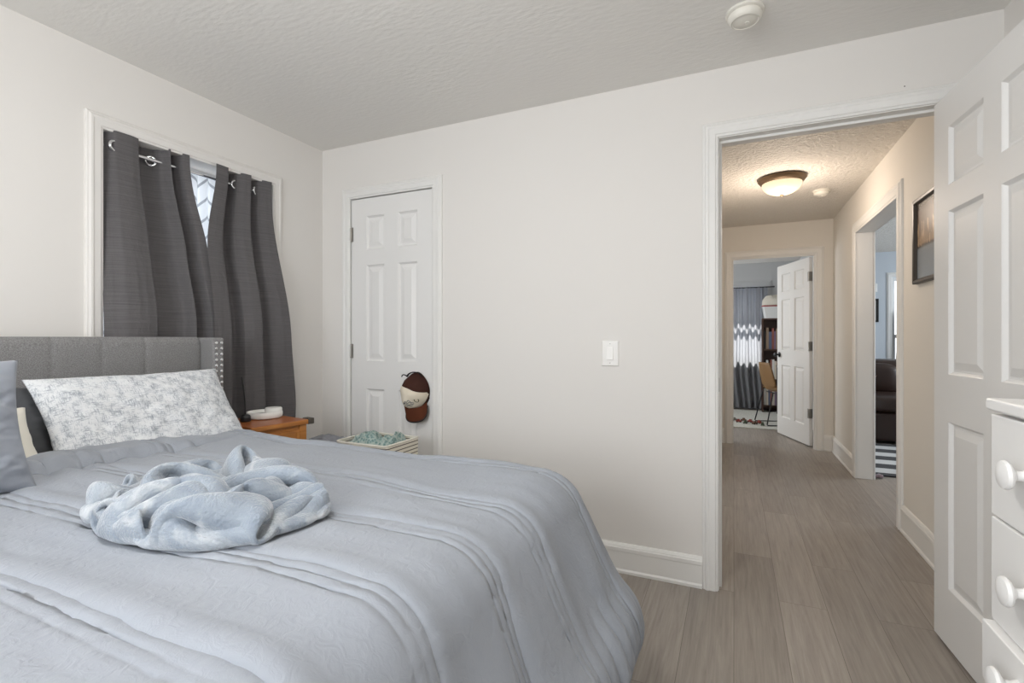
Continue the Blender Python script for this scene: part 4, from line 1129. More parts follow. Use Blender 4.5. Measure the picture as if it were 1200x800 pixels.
        [-9,14,10,8,-3,8,4,0,1,-6,1,5,11,10,12,10,9,4,1,-3,-4,0,-2,-5,-2,10,17,18,16,14,19,15,14,14,7,1,1,1,0,-3,-4,-5,-6,-5,-3,-7,-4,-4,-5,-5,-5,-2,-8,1,22,10,0,-3,-3,-4,-7,-15,-15,-16,-11,-6,-1,-1,-2,-7,-13,-15,-15,-15,-16,-16],
        [-18,13,11,13,14,6,0,-2,-5,-3,7,8,10,12,12,8,10,5,3,-2,-3,-3,-1,-3,-5,-4,14,20,15,13,15,16,13,11,2,3,3,-1,-2,-2,-5,-4,-6,-5,-4,-6,-4,-4,-5,-4,-6,-4,-1,17,20,13,7,-1,-4,-4,-12,-16,-16,-14,-8,-5,-2,-4,-6,-14,-15,-15,-15,-15,-15,-15],
        [-26,11,13,15,15,7,2,-3,-1,0,8,11,12,9,12,13,9,6,4,0,-2,-4,-2,-2,-5,-8,-2,19,13,14,12,16,13,4,3,3,1,0,-1,-2,-5,-4,-6,-5,-4,-5,-4,-5,-5,-6,-4,5,11,15,17,16,11,4,2,-10,-15,-16,-16,-14,-7,-4,-4,-10,-12,-15,-15,-14,-16,-15,-16,-15],
        [-36,9,13,15,13,9,8,-1,1,6,13,12,10,6,14,14,12,9,4,-1,-2,-1,-4,-4,-4,-5,-10,0,14,14,16,14,9,1,3,1,2,0,0,-2,-6,-4,-5,-6,-2,-5,-6,-5,-3,-5,2,12,16,14,14,15,15,14,-3,-15,-15,-14,-16,-16,-8,-5,-7,-13,-14,-15,-14,-15,-15,-16,-14,-15],
        [-50,8,13,14,13,10,11,4,9,14,12,9,5,8,16,15,13,11,11,-2,0,-3,-1,-4,-5,-5,-9,-11,0,14,18,10,5,4,1,0,3,-1,-1,-3,-6,-6,-5,-5,-4,-4,-5,-3,-3,2,10,16,16,13,12,15,18,11,-9,-13,-14,-11,-14,-15,-12,-7,-12,-14,-14,-13,-15,-14,-16,-14,-16,-15],
        [-65,11,14,13,14,8,10,15,15,13,10,7,6,14,14,14,13,18,14,5,-3,-3,0,-3,-7,-8,-11,-7,-6,5,12,13,2,3,3,-1,6,-4,-3,-1,-7,-8,-8,-8,-6,-6,-2,1,3,8,14,15,16,14,11,18,13,-2,-8,-12,-10,-10,-11,-13,-16,-11,-13,-12,-14,-14,-14,-13,-16,-15,-16,-14],
        [-78,14,14,14,10,10,13,17,14,13,11,9,11,14,13,13,15,12,15,17,4,1,0,-9,-11,-11,-11,-3,1,4,6,5,3,2,2,1,5,1,-9,-4,-5,-5,-10,-10,-11,-11,-5,5,10,14,15,15,15,15,13,12,1,-6,-7,-9,-10,-8,-9,-13,-13,-15,-11,-11,-15,-15,-13,-14,-16,-15,-15,-14],
        [-86,14,13,12,11,11,13,16,15,13,13,11,11,15,14,13,14,13,13,16,16,8,-6,-14,-14,-15,-9,-1,14,9,6,3,0,1,1,-3,3,4,-4,-6,-6,-6,-8,-8,-10,-16,-12,4,9,17,16,18,14,12,9,4,-4,-7,-4,-9,-9,-10,-9,-8,-13,-14,-12,-12,-13,-13,-15,-14,-14,-16,-15,-15],
        [-93,10,10,10,13,13,14,16,14,14,13,14,12,15,13,13,14,14,13,17,18,5,-5,-12,-17,-12,-5,7,18,11,10,4,-1,-2,-1,-1,0,1,-1,-2,-7,-4,-8,-7,-14,-17,-14,-2,9,16,16,18,11,9,5,-3,-6,-6,-6,-8,-8,-11,-10,-9,-11,-12,-12,-11,-11,-13,-10,-16,-14,-14,-16,-15],
        [-105,8,8,15,13,14,15,16,14,14,13,14,11,15,14,14,14,13,15,18,16,5,-5,-13,-14,-8,4,14,11,14,11,7,1,-2,-1,-2,0,0,-1,-4,-4,-4,-7,-11,-15,-16,-13,-4,4,13,17,16,7,3,0,-4,-6,-6,-6,-8,-8,-9,-9,-10,-12,-12,-9,-12,-12,-11,-11,-13,-12,-14,-15,-14],
        [-123,10,12,14,15,15,15,16,14,14,14,12,13,14,14,15,14,14,15,17,15,4,-4,-12,-12,6,11,10,9,14,13,9,2,0,-1,-1,0,0,-2,-3,-3,-5,-10,-14,-16,-15,-11,-6,0,11,17,11,2,-1,-2,-6,-6,-7,-7,-8,-6,-10,-8,-9,-13,-9,-12,-10,-13,-13,-8,-12,-11,-11,-14,-13],
        [-136,13,14,14,16,17,14,15,13,15,13,12,13,15,13,14,14,14,15,18,12,5,-7,-7,6,9,12,1,9,15,14,10,6,2,0,-1,1,-1,-2,-3,-4,-9,-12,-15,-17,-14,-11,-4,1,6,11,-2,0,2,-3,-6,-7,-7,-7,-6,-8,-9,-7,-9,-12,-10,-11,-12,-11,-12,-9,-12,-11,-11,-12,-12],
        [-133,5,13,13,17,15,15,16,13,15,13,13,14,13,12,14,13,14,15,16,9,3,-2,5,12,14,4,2,6,14,15,14,7,4,1,1,2,0,-1,-2,-9,-11,-15,-16,-16,-12,-6,-3,5,-10,-9,-4,2,5,-3,-6,-7,-8,-7,-5,-8,-6,-10,-9,-11,-11,-10,-12,-12,-11,-12,-10,-11,-11,-10,-10],
        [-122,4,7,9,13,14,15,14,14,15,15,14,14,12,13,13,10,14,16,14,10,3,7,14,11,11,1,1,9,12,15,13,14,6,4,2,1,1,-1,-9,-11,-12,-15,-16,-14,-9,-5,-5,-8,-16,-10,-5,2,2,-3,-6,-8,-7,-7,-7,-5,-7,-8,-9,-11,-11,-10,-12,-10,-12,-12,-12,-11,-11,-11,-8],
        [-106,5,6,5,7,9,13,11,13,14,14,15,14,14,14,13,9,12,17,14,8,7,14,17,11,6,-1,5,10,12,14,14,12,5,11,7,3,0,-5,-13,-14,-13,-13,-17,-15,-8,-5,-9,-13,-16,-11,-8,-1,2,-5,-7,-8,-7,-7,-6,-7,-5,-6,-11,-9,-11,-10,-10,-11,-12,-13,-12,-11,-11,-11,-11],
        [-91,5,7,6,6,4,8,9,8,12,12,14,13,15,13,14,12,14,15,12,11,15,17,11,9,4,2,7,11,14,13,13,11,13,8,10,5,-3,-12,-16,-16,-10,-14,-16,-16,-8,-8,-12,-14,-13,-14,-11,-1,-1,-6,-8,-8,-7,-8,-5,-8,-5,-4,-8,-10,-11,-10,-9,-11,-12,-13,-13,-12,-11,-10,-10],
        [-76,7,7,5,8,4,8,5,5,8,9,11,11,12,13,13,15,13,15,14,15,15,16,9,4,13,2,10,13,13,12,14,10,9,9,13,6,-11,-16,-15,-14,-13,-11,-15,-16,-15,-8,-13,-13,-15,-12,-9,-5,-4,-7,-9,-8,-7,-6,-7,-8,-3,-4,-8,-10,-11,-10,-8,-10,-12,-13,-13,-13,-11,-11,-9],
        [-60,4,7,7,7,5,7,7,5,5,7,8,8,9,11,11,13,14,15,17,17,13,12,9,8,11,11,12,13,13,13,10,13,9,9,12,-5,-13,-15,-16,-16,-9,-11,-13,-17,-16,-13,-12,-14,-14,-14,-11,-3,-8,-8,-8,-8,-7,-7,-7,-6,-1,-3,-10,-10,-12,-6,-9,-12,-11,-13,-12,-13,-13,-10,-12],
        [-46,4,7,9,4,8,7,5,6,7,7,6,7,8,8,8,10,12,14,17,16,12,13,12,11,13,12,13,12,12,14,12,15,8,7,-1,-10,-11,-13,-18,-14,-14,-11,-10,-14,-16,-16,-13,-13,-15,-12,-13,-10,-6,-9,-9,-7,-7,-7,-8,0,4,-8,-12,-11,-5,-10,-9,-12,-14,-12,-12,-14,-12,-12,-10],
        [-34,7,7,5,8,7,6,7,7,5,8,7,7,6,7,7,8,10,10,17,15,16,11,13,13,14,12,13,13,15,9,15,13,10,-3,-11,-10,-10,-9,-16,-15,-16,-13,-12,-11,-16,-15,-15,-14,-14,-13,-13,-10,-11,-9,-7,-8,-8,-9,1,7,-2,-12,-12,-10,-4,-9,-13,-13,-12,-11,-13,-13,-13,-13,-11],
        [-20,7,7,6,6,9,6,6,6,7,7,7,8,7,7,8,6,8,9,12,14,16,13,14,13,13,13,14,11,15,11,15,9,-1,-11,-8,-8,-10,-9,-11,-15,-17,-15,-15,-13,-12,-14,-16,-14,-15,-13,-13,-12,-11,-7,-11,-10,-9,4,12,1,-12,-14,-9,-6,-9,-10,-13,-13,-13,-13,-12,-13,-13,-13,-11],
        [-5,6,7,7,8,7,6,6,5,8,7,7,8,6,7,7,7,9,8,9,12,15,14,15,12,13,13,14,11,15,12,7,-1,-9,-9,-8,-9,-7,-9,-8,-12,-13,-17,-16,-16,-14,-13,-14,-15,-15,-14,-14,-11,-9,-11,-12,-8,8,10,3,-9,-15,-12,-6,-6,-14,-11,-12,-13,-13,-13,-12,-13,-14,-13,-12],
        [7,8,7,8,8,5,6,7,6,7,7,7,8,7,7,8,6,10,7,9,10,12,13,15,13,13,13,14,12,12,6,-3,-8,-9,-7,-9,-9,-7,-9,-6,-10,-11,-14,-16,-14,-19,-14,-14,-14,-16,-13,-13,-10,-12,-13,-8,8,12,3,-6,-14,-13,-10,-8,-10,-9,-14,-13,-14,-13,-11,-13,-13,-13,-13,-14],
        [22,6,7,10,6,8,5,6,7,6,7,7,8,7,7,8,6,9,9,9,9,10,12,14,12,13,14,12,10,6,-3,-9,-7,-9,-7,-9,-7,-8,-11,-6,-7,-10,-10,-13,-16,-17,-15,-16,-15,-15,-12,-14,-13,-12,-8,5,11,7,-4,-14,-13,-9,-8,-12,-10,-14,-14,-11,-13,-13,-13,-15,-11,-13,-12,-13],
        [35,7,8,7,9,6,4,8,7,7,6,8,6,8,7,8,7,7,10,8,10,10,11,11,12,13,16,9,5,-6,-9,-9,-5,-10,-8,-9,-8,-8,-8,-8,-7,-10,-7,-11,-15,-15,-15,-18,-14,-14,-13,-15,-13,-9,3,12,8,-2,-13,-14,-9,-10,-10,-12,-13,-13,-14,-13,-12,-12,-14,-11,-14,-14,-13,-10],
        [48,6,9,7,10,6,6,7,6,7,7,8,5,8,7,7,8,7,9,8,11,11,10,10,9,10,15,4,-4,-11,-9,-8,-6,-10,-8,-8,-9,-8,-9,-8,-7,-10,-8,-7,-13,-13,-15,-15,-16,-14,-15,-15,-10,2,11,8,-2,-11,-14,-10,-10,-11,-12,-12,-12,-14,-13,-13,-13,-12,-13,-12,-14,-11,-13,-13],
        [58,8,9,10,7,9,5,7,7,7,7,7,6,8,6,7,8,6,11,7,11,9,12,11,8,9,6,-6,-10,-11,-9,-8,-8,-10,-7,-9,-9,-8,-8,-9,-7,-9,-9,-7,-12,-10,-14,-15,-13,-15,-15,-11,-2,11,8,-3,-10,-15,-11,-10,-11,-12,-10,-12,-12,-13,-14,-13,-12,-14,-12,-13,-13,-12,-14,-12],
    ],
    [
        [-103,-4,-12,-14,-15,-14,-6,-3,1,2,2,-4,-8,-7,-2,11,17,19,14,16,12,14,11,11,10,10,5,6,4,0,-3,-6,-8,-14,-13,-13,-13,-9,-7,-2,-5,-16,-15,-16,-5,4,7,9,6,6,5,6,10,14,15,16,16,8,0,3,4,-1,-6,-12,-11,-9,-9,-8,-6,-7,-8,-5,-6,-3,-6,-6],
        [-92,-8,-14,-16,-16,-16,-12,-7,-3,6,0,-7,-9,-7,3,17,16,16,14,14,13,12,11,10,10,9,5,5,2,2,-3,-4,-9,-10,-12,-15,-13,-12,-8,-3,2,-5,-17,-9,0,6,9,7,6,7,5,4,7,9,13,17,15,8,8,6,3,-3,-7,-11,-10,-9,-8,-8,-7,-5,-8,-6,-3,-6,-5,-5],
        [-85,-13,-15,-16,-15,-13,-15,-13,-6,5,-4,-9,-7,0,6,15,16,12,12,14,11,13,10,11,8,10,6,4,5,8,-2,-9,-12,-11,-13,-14,-13,-11,-9,-5,-1,6,-5,-8,4,7,9,8,7,8,3,6,6,6,9,14,16,14,8,7,1,-4,-7,-10,-10,-7,-6,-8,-7,-6,-6,-7,-5,-4,-5,-5],
        [-83,-15,-15,-17,-14,-10,-10,-14,-13,-3,-10,-4,0,1,4,13,18,9,10,13,13,10,12,10,9,12,5,5,7,10,-8,-11,-13,-10,-12,-13,-15,-11,-8,-6,-3,5,13,-2,5,9,6,8,7,7,9,7,6,6,7,11,14,14,10,7,-1,-4,-8,-8,-8,-6,-6,-7,-6,-6,-7,-5,-7,-6,-4,-3],
        [-82,-15,-17,-14,-12,-8,-10,-11,-16,-14,-5,-1,0,0,3,12,15,10,14,9,12,10,12,11,11,8,8,7,14,-5,-12,-10,-10,-10,-12,-14,-14,-12,-8,-3,-3,4,14,16,6,6,6,8,5,7,10,9,9,5,6,12,13,14,8,6,1,-6,-5,-6,-8,-5,-6,-7,-7,-7,-7,-4,-7,-5,-5,-3],
        [-84,-16,-13,-11,-9,-7,-7,-10,-15,-15,-8,-3,-1,-1,2,8,15,14,14,10,10,11,10,14,9,9,9,9,9,-16,-8,-10,-8,-14,-13,-14,-16,-11,-7,-4,2,10,14,18,15,7,6,6,8,5,11,7,9,10,8,10,12,14,8,0,0,-2,-4,-5,-6,-7,-6,-7,-8,-6,-6,-6,-5,-6,-5,-3],
        [-87,-13,-9,-7,-4,-6,-5,-11,-15,-15,-11,-6,-1,1,4,4,12,14,14,14,10,10,10,12,10,10,11,9,1,-15,-14,-9,-13,-14,-15,-13,-14,-15,-9,0,9,15,14,18,17,12,7,7,7,7,8,9,7,9,10,10,12,14,9,3,-1,-3,-3,-5,-7,-8,-4,-9,-7,-6,-6,-6,-5,-6,-4,-4],
        [-87,-9,-5,-1,-1,-4,-7,-13,-16,-14,-10,-6,-3,1,3,4,8,12,14,13,13,12,10,11,11,12,10,6,-9,-12,-14,-14,-15,-15,-14,-14,-14,-15,-7,6,15,16,15,15,16,16,10,8,6,8,7,9,8,9,9,10,12,14,12,3,-1,-3,-4,-5,-7,-6,-7,-8,-6,-7,-5,-6,-6,-5,-4,-6],
        [-83,-2,-1,1,-1,-6,-12,-17,-16,-14,-9,2,-1,0,2,4,5,10,12,14,14,11,11,11,11,10,9,-4,-8,-14,-14,-16,-14,-15,-14,-15,-15,-10,5,5,12,16,15,14,16,16,14,11,8,7,8,7,9,9,8,11,12,13,12,6,-2,-2,-4,-5,-7,-7,-7,-6,-7,-6,-6,-6,-5,-6,-5,-4],
        [-70,1,1,1,-5,-13,-17,-14,-17,-13,-7,3,5,4,2,3,4,6,12,13,13,13,12,11,11,9,3,-7,-14,-15,-15,-14,-14,-16,-15,-11,-6,1,2,1,5,15,16,15,13,16,16,16,9,9,8,7,8,10,8,11,13,13,11,6,1,-2,-5,-5,-7,-8,-6,-6,-7,-6,-6,-6,-5,-5,-5,-4],
        [-54,1,2,-5,-13,-17,-14,-15,-17,-16,-6,7,6,10,6,5,5,4,9,13,12,13,12,11,11,6,-4,-13,-14,-15,-14,-15,-16,-13,-9,-3,1,0,2,1,2,6,14,17,14,14,16,16,14,12,9,8,8,8,9,10,13,14,10,9,2,-2,-4,-7,-6,-7,-7,-6,-6,-7,-5,-6,-6,-5,-5,-4],
        [-37,1,-4,-14,-16,-16,-13,-16,-15,-17,-9,3,7,15,14,8,7,8,8,14,7,13,12,11,11,-1,-11,-15,-15,-14,-15,-15,-12,-7,-2,3,0,0,1,1,2,0,8,17,16,14,14,15,15,15,13,9,8,8,9,10,12,14,13,9,3,-2,-4,-7,-7,-5,-7,-7,-6,-7,-5,-6,-6,-4,-6,-6],
        [-20,-4,-14,-16,-16,-15,-14,-16,-16,-17,-9,0,8,16,15,13,9,6,9,17,13,11,11,11,3,-7,-13,-15,-15,-15,-13,-11,-5,0,2,1,-1,2,1,0,3,-1,2,10,17,16,15,12,16,16,14,13,9,8,8,10,11,14,14,11,3,-1,-3,-7,-7,-5,-8,-6,-6,-7,-5,-5,-7,-5,-5,-4],
        [-9,-13,-16,-16,-16,-15,-15,-15,-16,-17,-10,-2,8,15,16,15,14,9,9,14,16,14,12,8,-6,-12,-14,-14,-16,-11,-6,-2,-1,1,0,1,0,2,0,1,1,1,-1,6,12,18,15,13,13,15,16,15,12,9,8,9,11,14,15,11,7,-4,-3,-5,-7,-6,-6,-7,-7,-5,-6,-6,-6,-4,-5,-6],
        [-7,-16,-16,-16,-15,-15,-15,-16,-16,-16,-10,-5,7,14,15,15,15,15,12,11,16,16,11,2,-8,-14,-13,-11,-11,-4,0,0,-1,1,0,0,1,1,0,2,1,0,1,3,6,14,15,16,14,13,17,16,12,12,10,9,9,13,16,13,8,-1,-4,-7,-6,-7,-7,-8,-3,-6,-6,-5,-6,-5,-6,-6],
        [-9,-14,-16,-16,-15,-16,-16,-17,-15,-17,-10,-2,5,12,14,15,16,14,11,15,16,17,10,-2,-11,-10,-10,-7,-1,1,1,0,-3,1,1,0,1,1,0,1,1,1,3,-1,2,9,14,17,13,15,16,15,14,14,12,10,9,11,16,14,7,4,-6,-3,-7,-7,-8,-6,-7,-8,-5,-4,-4,-5,-5,-7],
        [-10,-14,-15,-17,-16,-16,-16,-15,-16,-17,-12,-4,4,11,15,15,16,15,12,18,14,17,10,-5,-6,-8,-3,0,1,0,1,0,-2,0,0,2,0,0,1,2,-1,2,2,0,2,3,10,15,15,16,14,15,15,14,14,14,8,12,6,13,10,8,0,-3,-7,-7,-10,-7,-9,-10,-7,-3,3,-2,-6,-5],
        [-9,-15,-16,-16,-17,-16,-15,-17,-17,-16,-13,-4,1,11,16,16,16,15,14,16,15,17,14,0,-5,-2,1,1,-1,0,0,-1,1,-1,0,1,1,0,2,1,0,2,2,0,2,2,4,10,13,16,16,14,14,15,15,15,14,8,6,-3,9,10,7,5,-3,-7,-7,-9,-9,-11,-10,-7,5,3,-3,-4],
        [-10,-16,-16,-14,-17,-17,-16,-17,-16,-18,-15,-8,2,15,17,15,17,14,16,17,15,15,17,12,-3,1,0,0,0,0,0,0,-1,-1,1,0,1,2,1,0,1,2,2,1,1,2,3,3,9,15,18,13,16,14,16,13,12,2,1,-2,8,6,8,6,5,-1,-5,-5,-9,-7,-8,-10,-8,7,0,-1],
        [-11,-16,-16,-15,-17,-16,-16,-17,-16,-18,-18,-12,9,16,16,13,18,16,16,17,15,16,16,20,7,-3,0,1,1,0,-1,0,0,0,0,0,1,1,1,1,1,3,1,1,2,3,2,-1,5,12,17,17,14,10,10,7,8,1,1,5,3,5,4,6,5,5,3,-2,-4,-5,-9,-7,-13,1,-1,0],
        [-13,-15,-16,-15,-16,-16,-17,-16,-16,-17,-18,-6,5,13,15,14,17,16,17,16,16,17,17,19,15,3,-1,0,1,3,-1,-2,0,1,0,1,2,-1,2,1,2,1,1,0,3,2,2,1,1,6,16,18,7,4,5,3,6,2,3,3,3,7,3,7,3,5,4,2,2,-3,-6,-7,-16,-10,2,0],
        [-12,-17,-16,-15,-16,-16,-16,-15,-16,-17,-9,1,-2,5,12,18,15,16,17,16,17,18,16,18,18,14,2,-3,1,1,0,0,2,-1,1,-1,2,0,2,2,0,0,0,3,2,2,3,-2,2,-1,15,11,-2,1,1,2,6,4,3,2,5,5,5,5,5,3,4,2,3,0,-3,-7,-11,-14,-7,-1],
        [-14,-15,-17,-15,-16,-15,-16,-16,-15,-9,-1,0,-1,0,4,14,16,17,16,17,16,18,16,19,17,18,11,1,-1,-1,1,2,1,0,0,0,1,1,1,0,1,1,1,1,3,3,-1,3,1,-1,-4,-9,4,2,1,3,5,4,3,4,2,6,5,5,5,3,4,2,3,-1,-2,-4,-9,-12,-12,-3],
        [-15,-15,-17,-15,-15,-16,-17,-14,-5,-1,0,-2,0,0,1,3,12,20,14,17,17,17,16,18,17,16,17,11,2,-2,-1,2,2,1,-1,1,1,3,-1,0,1,0,2,1,2,3,0,3,1,-8,-15,-18,-1,1,2,4,5,4,4,2,3,7,2,6,5,4,3,2,3,0,-3,-4,-10,-8,-12,-8],
        [-16,-16,-16,-15,-16,-17,-12,-5,0,-1,-2,0,0,0,1,0,4,13,17,18,16,16,16,17,16,16,16,18,11,1,-3,0,-1,5,2,1,1,2,0,0,1,0,2,0,3,2,2,0,-9,-14,-16,-18,-12,1,4,1,5,3,4,2,4,5,4,5,6,4,5,8,4,-3,-6,-7,-8,-10,-10,-9],
        [-16,-16,-17,-17,-16,-12,-2,0,1,-2,-2,-1,-1,2,1,1,-1,4,13,18,17,16,17,15,16,16,17,17,16,10,-1,-5,-1,1,7,1,2,3,2,0,1,0,1,3,2,2,-1,-8,-16,-17,-16,-17,-17,-6,3,2,4,3,4,2,5,4,5,5,9,5,11,8,1,-8,-7,-6,-7,-11,-11,-11],
        [-22,-12,-16,-17,-11,-4,1,1,-2,-1,-1,0,0,0,1,1,1,-1,5,15,16,18,14,17,16,16,16,16,17,16,8,-4,-7,-1,3,7,3,6,2,1,2,-1,2,3,1,0,-9,-16,-15,-17,-17,-16,-17,-16,-1,3,4,3,4,3,4,5,7,7,12,10,12,2,-5,-8,-4,-5,-10,-11,-10,-11],
        [-35,1,-18,-12,-4,1,1,0,0,-1,-1,0,0,0,1,1,0,1,0,5,14,18,16,16,16,17,15,16,16,19,12,4,-8,-6,-2,5,5,8,4,4,6,-2,3,4,0,-9,-18,-17,-16,-16,-16,-16,-17,-19,-9,1,3,5,4,2,7,6,12,11,11,12,6,-3,-7,-4,-4,-4,-10,-12,-11,-12],
        [-51,5,3,-10,0,1,1,-1,0,0,0,1,0,0,-1,2,1,0,0,0,6,15,15,19,14,16,16,17,16,17,16,10,-1,-9,-6,1,5,4,4,8,10,5,4,-2,-8,-15,-17,-17,-17,-16,-16,-16,-16,-19,-15,-5,2,5,3,5,7,8,13,16,11,10,1,-6,-5,0,0,-9,-11,-11,-13,-11],
        [-67,5,12,13,3,-3,-1,1,1,1,0,-1,0,0,0,1,0,1,1,0,3,6,13,16,17,16,16,15,15,18,17,14,5,-6,-8,-3,5,5,7,9,10,8,-3,-6,-14,-18,-16,-16,-17,-17,-17,-15,-17,-16,-17,-13,-3,5,6,5,8,11,13,16,11,7,-2,-5,3,2,-4,-9,-13,-12,-11,-13],
        [-75,9,10,17,15,4,-2,0,1,2,0,-1,0,0,0,0,1,1,1,0,2,3,7,11,15,16,17,16,14,17,17,14,11,2,-7,-6,4,6,10,10,8,2,-6,-12,-16,-17,-16,-17,-16,-17,-15,-16,-17,-16,-15,-18,-9,-1,8,7,12,12,13,14,10,3,-3,3,9,-2,-6,-10,-12,-13,-12,-12],
        [-83,12,15,15,17,13,7,1,0,0,0,-1,0,0,0,0,1,1,0,1,1,6,3,5,10,13,16,15,17,14,17,13,13,7,1,-6,4,12,7,8,3,-3,-10,-14,-16,-15,-15,-17,-16,-17,-17,-16,-15,-17,-16,-17,-15,-7,7,10,9,13,13,13,9,1,4,9,5,-1,-6,-11,-14,-13,-12,-12],
        [-85,14,14,14,15,17,15,9,0,0,0,-1,0,-1,1,0,1,-1,0,0,4,3,6,4,6,8,11,14,15,15,16,13,11,5,5,11,5,11,5,-1,2,-7,-12,-15,-15,-16,-16,-18,-15,-16,-16,-15,-15,-18,-15,-17,-16,-11,0,10,10,12,13,12,8,9,11,7,-2,1,-8,-12,-13,-12,-12,-14],
        [-91,14,17,16,15,15,15,16,13,2,-2,-2,0,-2,-1,1,-2,-1,1,2,4,5,6,5,6,5,8,8,12,15,14,17,10,8,8,10,12,3,1,0,-5,-5,-15,-13,-16,-15,-16,-16,-16,-16,-17,-16,-15,-16,-17,-16,-16,-11,-7,4,9,10,14,15,13,15,13,6,-1,-7,-9,-13,-12,-13,-11,-13],
        [-96,16,16,16,16,15,16,14,15,14,4,-1,-1,-2,-5,-1,-3,2,2,4,4,4,7,6,5,7,6,5,8,13,13,17,14,11,11,10,4,-13,1,1,-1,-3,-16,-14,-16,-15,-16,-16,-15,-15,-17,-14,-17,-16,-16,-16,-15,-12,-9,-2,7,12,17,13,13,14,15,9,-1,-10,-11,-14,-12,-12,-13,-12],
        [-100,14,17,15,15,16,15,15,14,13,15,9,1,-3,-6,-5,2,2,4,4,1,6,7,5,6,8,7,5,6,10,14,17,13,11,11,6,-1,-12,-15,3,7,-7,-13,-15,-16,-14,-15,-16,-15,-15,-16,-15,-17,-15,-16,-17,-15,-13,-9,-3,8,16,13,11,13,11,13,13,-1,-14,-12,-15,-12,-12,-12,-11],
        [-105,16,14,15,15,15,15,14,14,14,14,16,11,0,-7,-3,3,3,4,-1,5,7,6,5,6,6,9,4,7,9,12,16,13,9,5,5,-1,-7,-17,-10,5,2,-13,-16,-16,-14,-15,-15,-16,-14,-15,-16,-16,-15,-15,-16,-16,-14,-9,0,12,15,12,9,9,13,13,-2,1,-11,-15,-13,-12,-12,-12,-11],
        [-103,11,12,15,15,14,15,14,15,12,15,14,15,9,-5,5,3,2,-2,2,7,8,6,5,6,7,6,6,5,8,13,17,11,6,1,2,1,-5,-16,-14,0,-2,-8,-16,-15,-16,-16,-14,-13,-12,-16,-17,-16,-15,-13,-15,-17,-15,-7,6,13,14,13,7,11,10,5,-7,-11,-9,-13,-14,-9,-11,-14,-10],
        [-95,7,10,12,15,15,15,12,13,14,17,16,12,12,8,5,1,-3,-1,6,7,8,7,5,7,7,5,0,3,9,13,13,11,7,2,-1,1,-3,-12,-17,-7,-2,-9,-17,-15,-15,-15,-12,-11,-13,-17,-17,-15,-11,-14,-16,-17,-13,-3,9,11,14,11,12,7,1,-6,-9,-10,-8,-13,-13,-11,-12,-13,-10],
        [-81,7,8,8,12,13,15,15,16,13,16,17,13,13,8,1,3,-4,5,7,8,7,8,7,5,4,2,0,5,4,7,3,14,11,8,1,0,-4,-11,-16,-11,-7,-9,-15,-17,-14,-9,-9,-12,-17,-16,-15,-13,-12,-14,-16,-17,-11,-1,10,12,15,10,7,-1,-7,-10,-8,-8,-8,-12,-13,-13,-12,-12,-11],
        [-69,9,6,9,10,13,14,13,14,14,17,17,14,13,6,-1,1,4,8,7,8,7,8,7,6,6,-1,1,-1,-13,1,6,14,14,12,7,2,-3,-10,-15,-13,-8,-12,-18,-14,-12,-4,-12,-15,-17,-17,-9,-12,-14,-16,-16,-15,-10,2,9,16,10,7,-2,-6,-12,-9,-8,-7,-8,-10,-12,-13,-12,-13,-11],
        [-59,10,8,9,11,12,13,15,13,10,16,16,16,11,8,3,0,6,6,6,7,9,9,6,5,3,2,-3,-15,-14,-2,9,13,13,13,12,7,1,-11,-12,-11,-13,-16,-16,-12,-6,-9,-15,-16,-14,-11,-10,-12,-17,-15,-16,-15,-9,0,12,15,4,0,-7,-10,-10,-9,-10,-7,-8,-9,-10,-13,-13,-11,-11],
        [-49,10,8,11,10,11,14,15,13,10,7,18,13,14,13,10,1,2,3,6,6,13,5,8,3,-2,-3,-10,-15,-13,-2,7,13,13,12,13,11,7,-2,-15,-13,-15,-16,-15,-7,-9,-14,-16,-14,-9,-6,-12,-16,-16,-16,-15,-12,-10,-3,14,6,2,-6,-9,-12,-10,-9,-9,-8,-10,-4,-13,-11,-12,-10,-11],
        [-44,11,12,8,8,16,14,12,12,9,6,14,16,15,15,14,6,4,2,2,6,6,8,10,-1,-6,-10,-15,-15,-9,-3,7,10,14,12,13,13,11,1,-11,-12,-17,-15,-13,-4,-14,-16,-17,-8,-3,-9,-16,-17,-15,-13,-11,-10,-10,-15,1,4,5,-9,-11,-12,-8,-9,-9,-7,-9,-11,-9,-11,-11,-11,-8],
        [-43,10,13,10,14,14,14,11,6,5,9,15,15,16,15,15,15,8,4,2,4,2,7,11,-6,-12,-15,-16,-13,-10,-2,4,11,13,13,11,13,12,8,-3,-15,-16,-15,-10,-12,-15,-16,-10,-3,-5,-12,-17,-17,-12,-13,-9,-11,-18,-14,-2,4,-4,-11,-11,-11,-9,-7,-9,-7,-9,-11,-11,-11,-12,-10,-8],
        [-46,12,15,14,15,14,10,3,1,7,14,17,16,14,17,15,16,15,9,6,4,2,6,-1,-13,-14,-15,-15,-13,-13,-2,5,9,13,13,13,14,13,10,0,-8,-16,-15,-12,-16,-18,-12,-3,-2,-10,-15,-17,-14,-9,-13,-11,-16,-16,-10,-4,-7,-12,-11,-10,-6,-9,-7,-12,-6,-9,-11,-12,-12,-11,-9,-6],
        [-46,14,16,16,14,8,3,-1,4,14,16,15,16,15,15,16,15,16,15,10,8,6,-2,-11,-15,-15,-14,-15,-14,-11,-5,3,9,15,13,11,14,14,10,2,-3,-12,-14,-16,-16,-14,-9,-1,-6,-15,-16,-16,-10,-12,-12,-15,-15,-11,-11,-12,-13,-11,-9,-8,-9,-5,-9,-12,-9,-12,-10,-11,-10,-8,-8,-1],
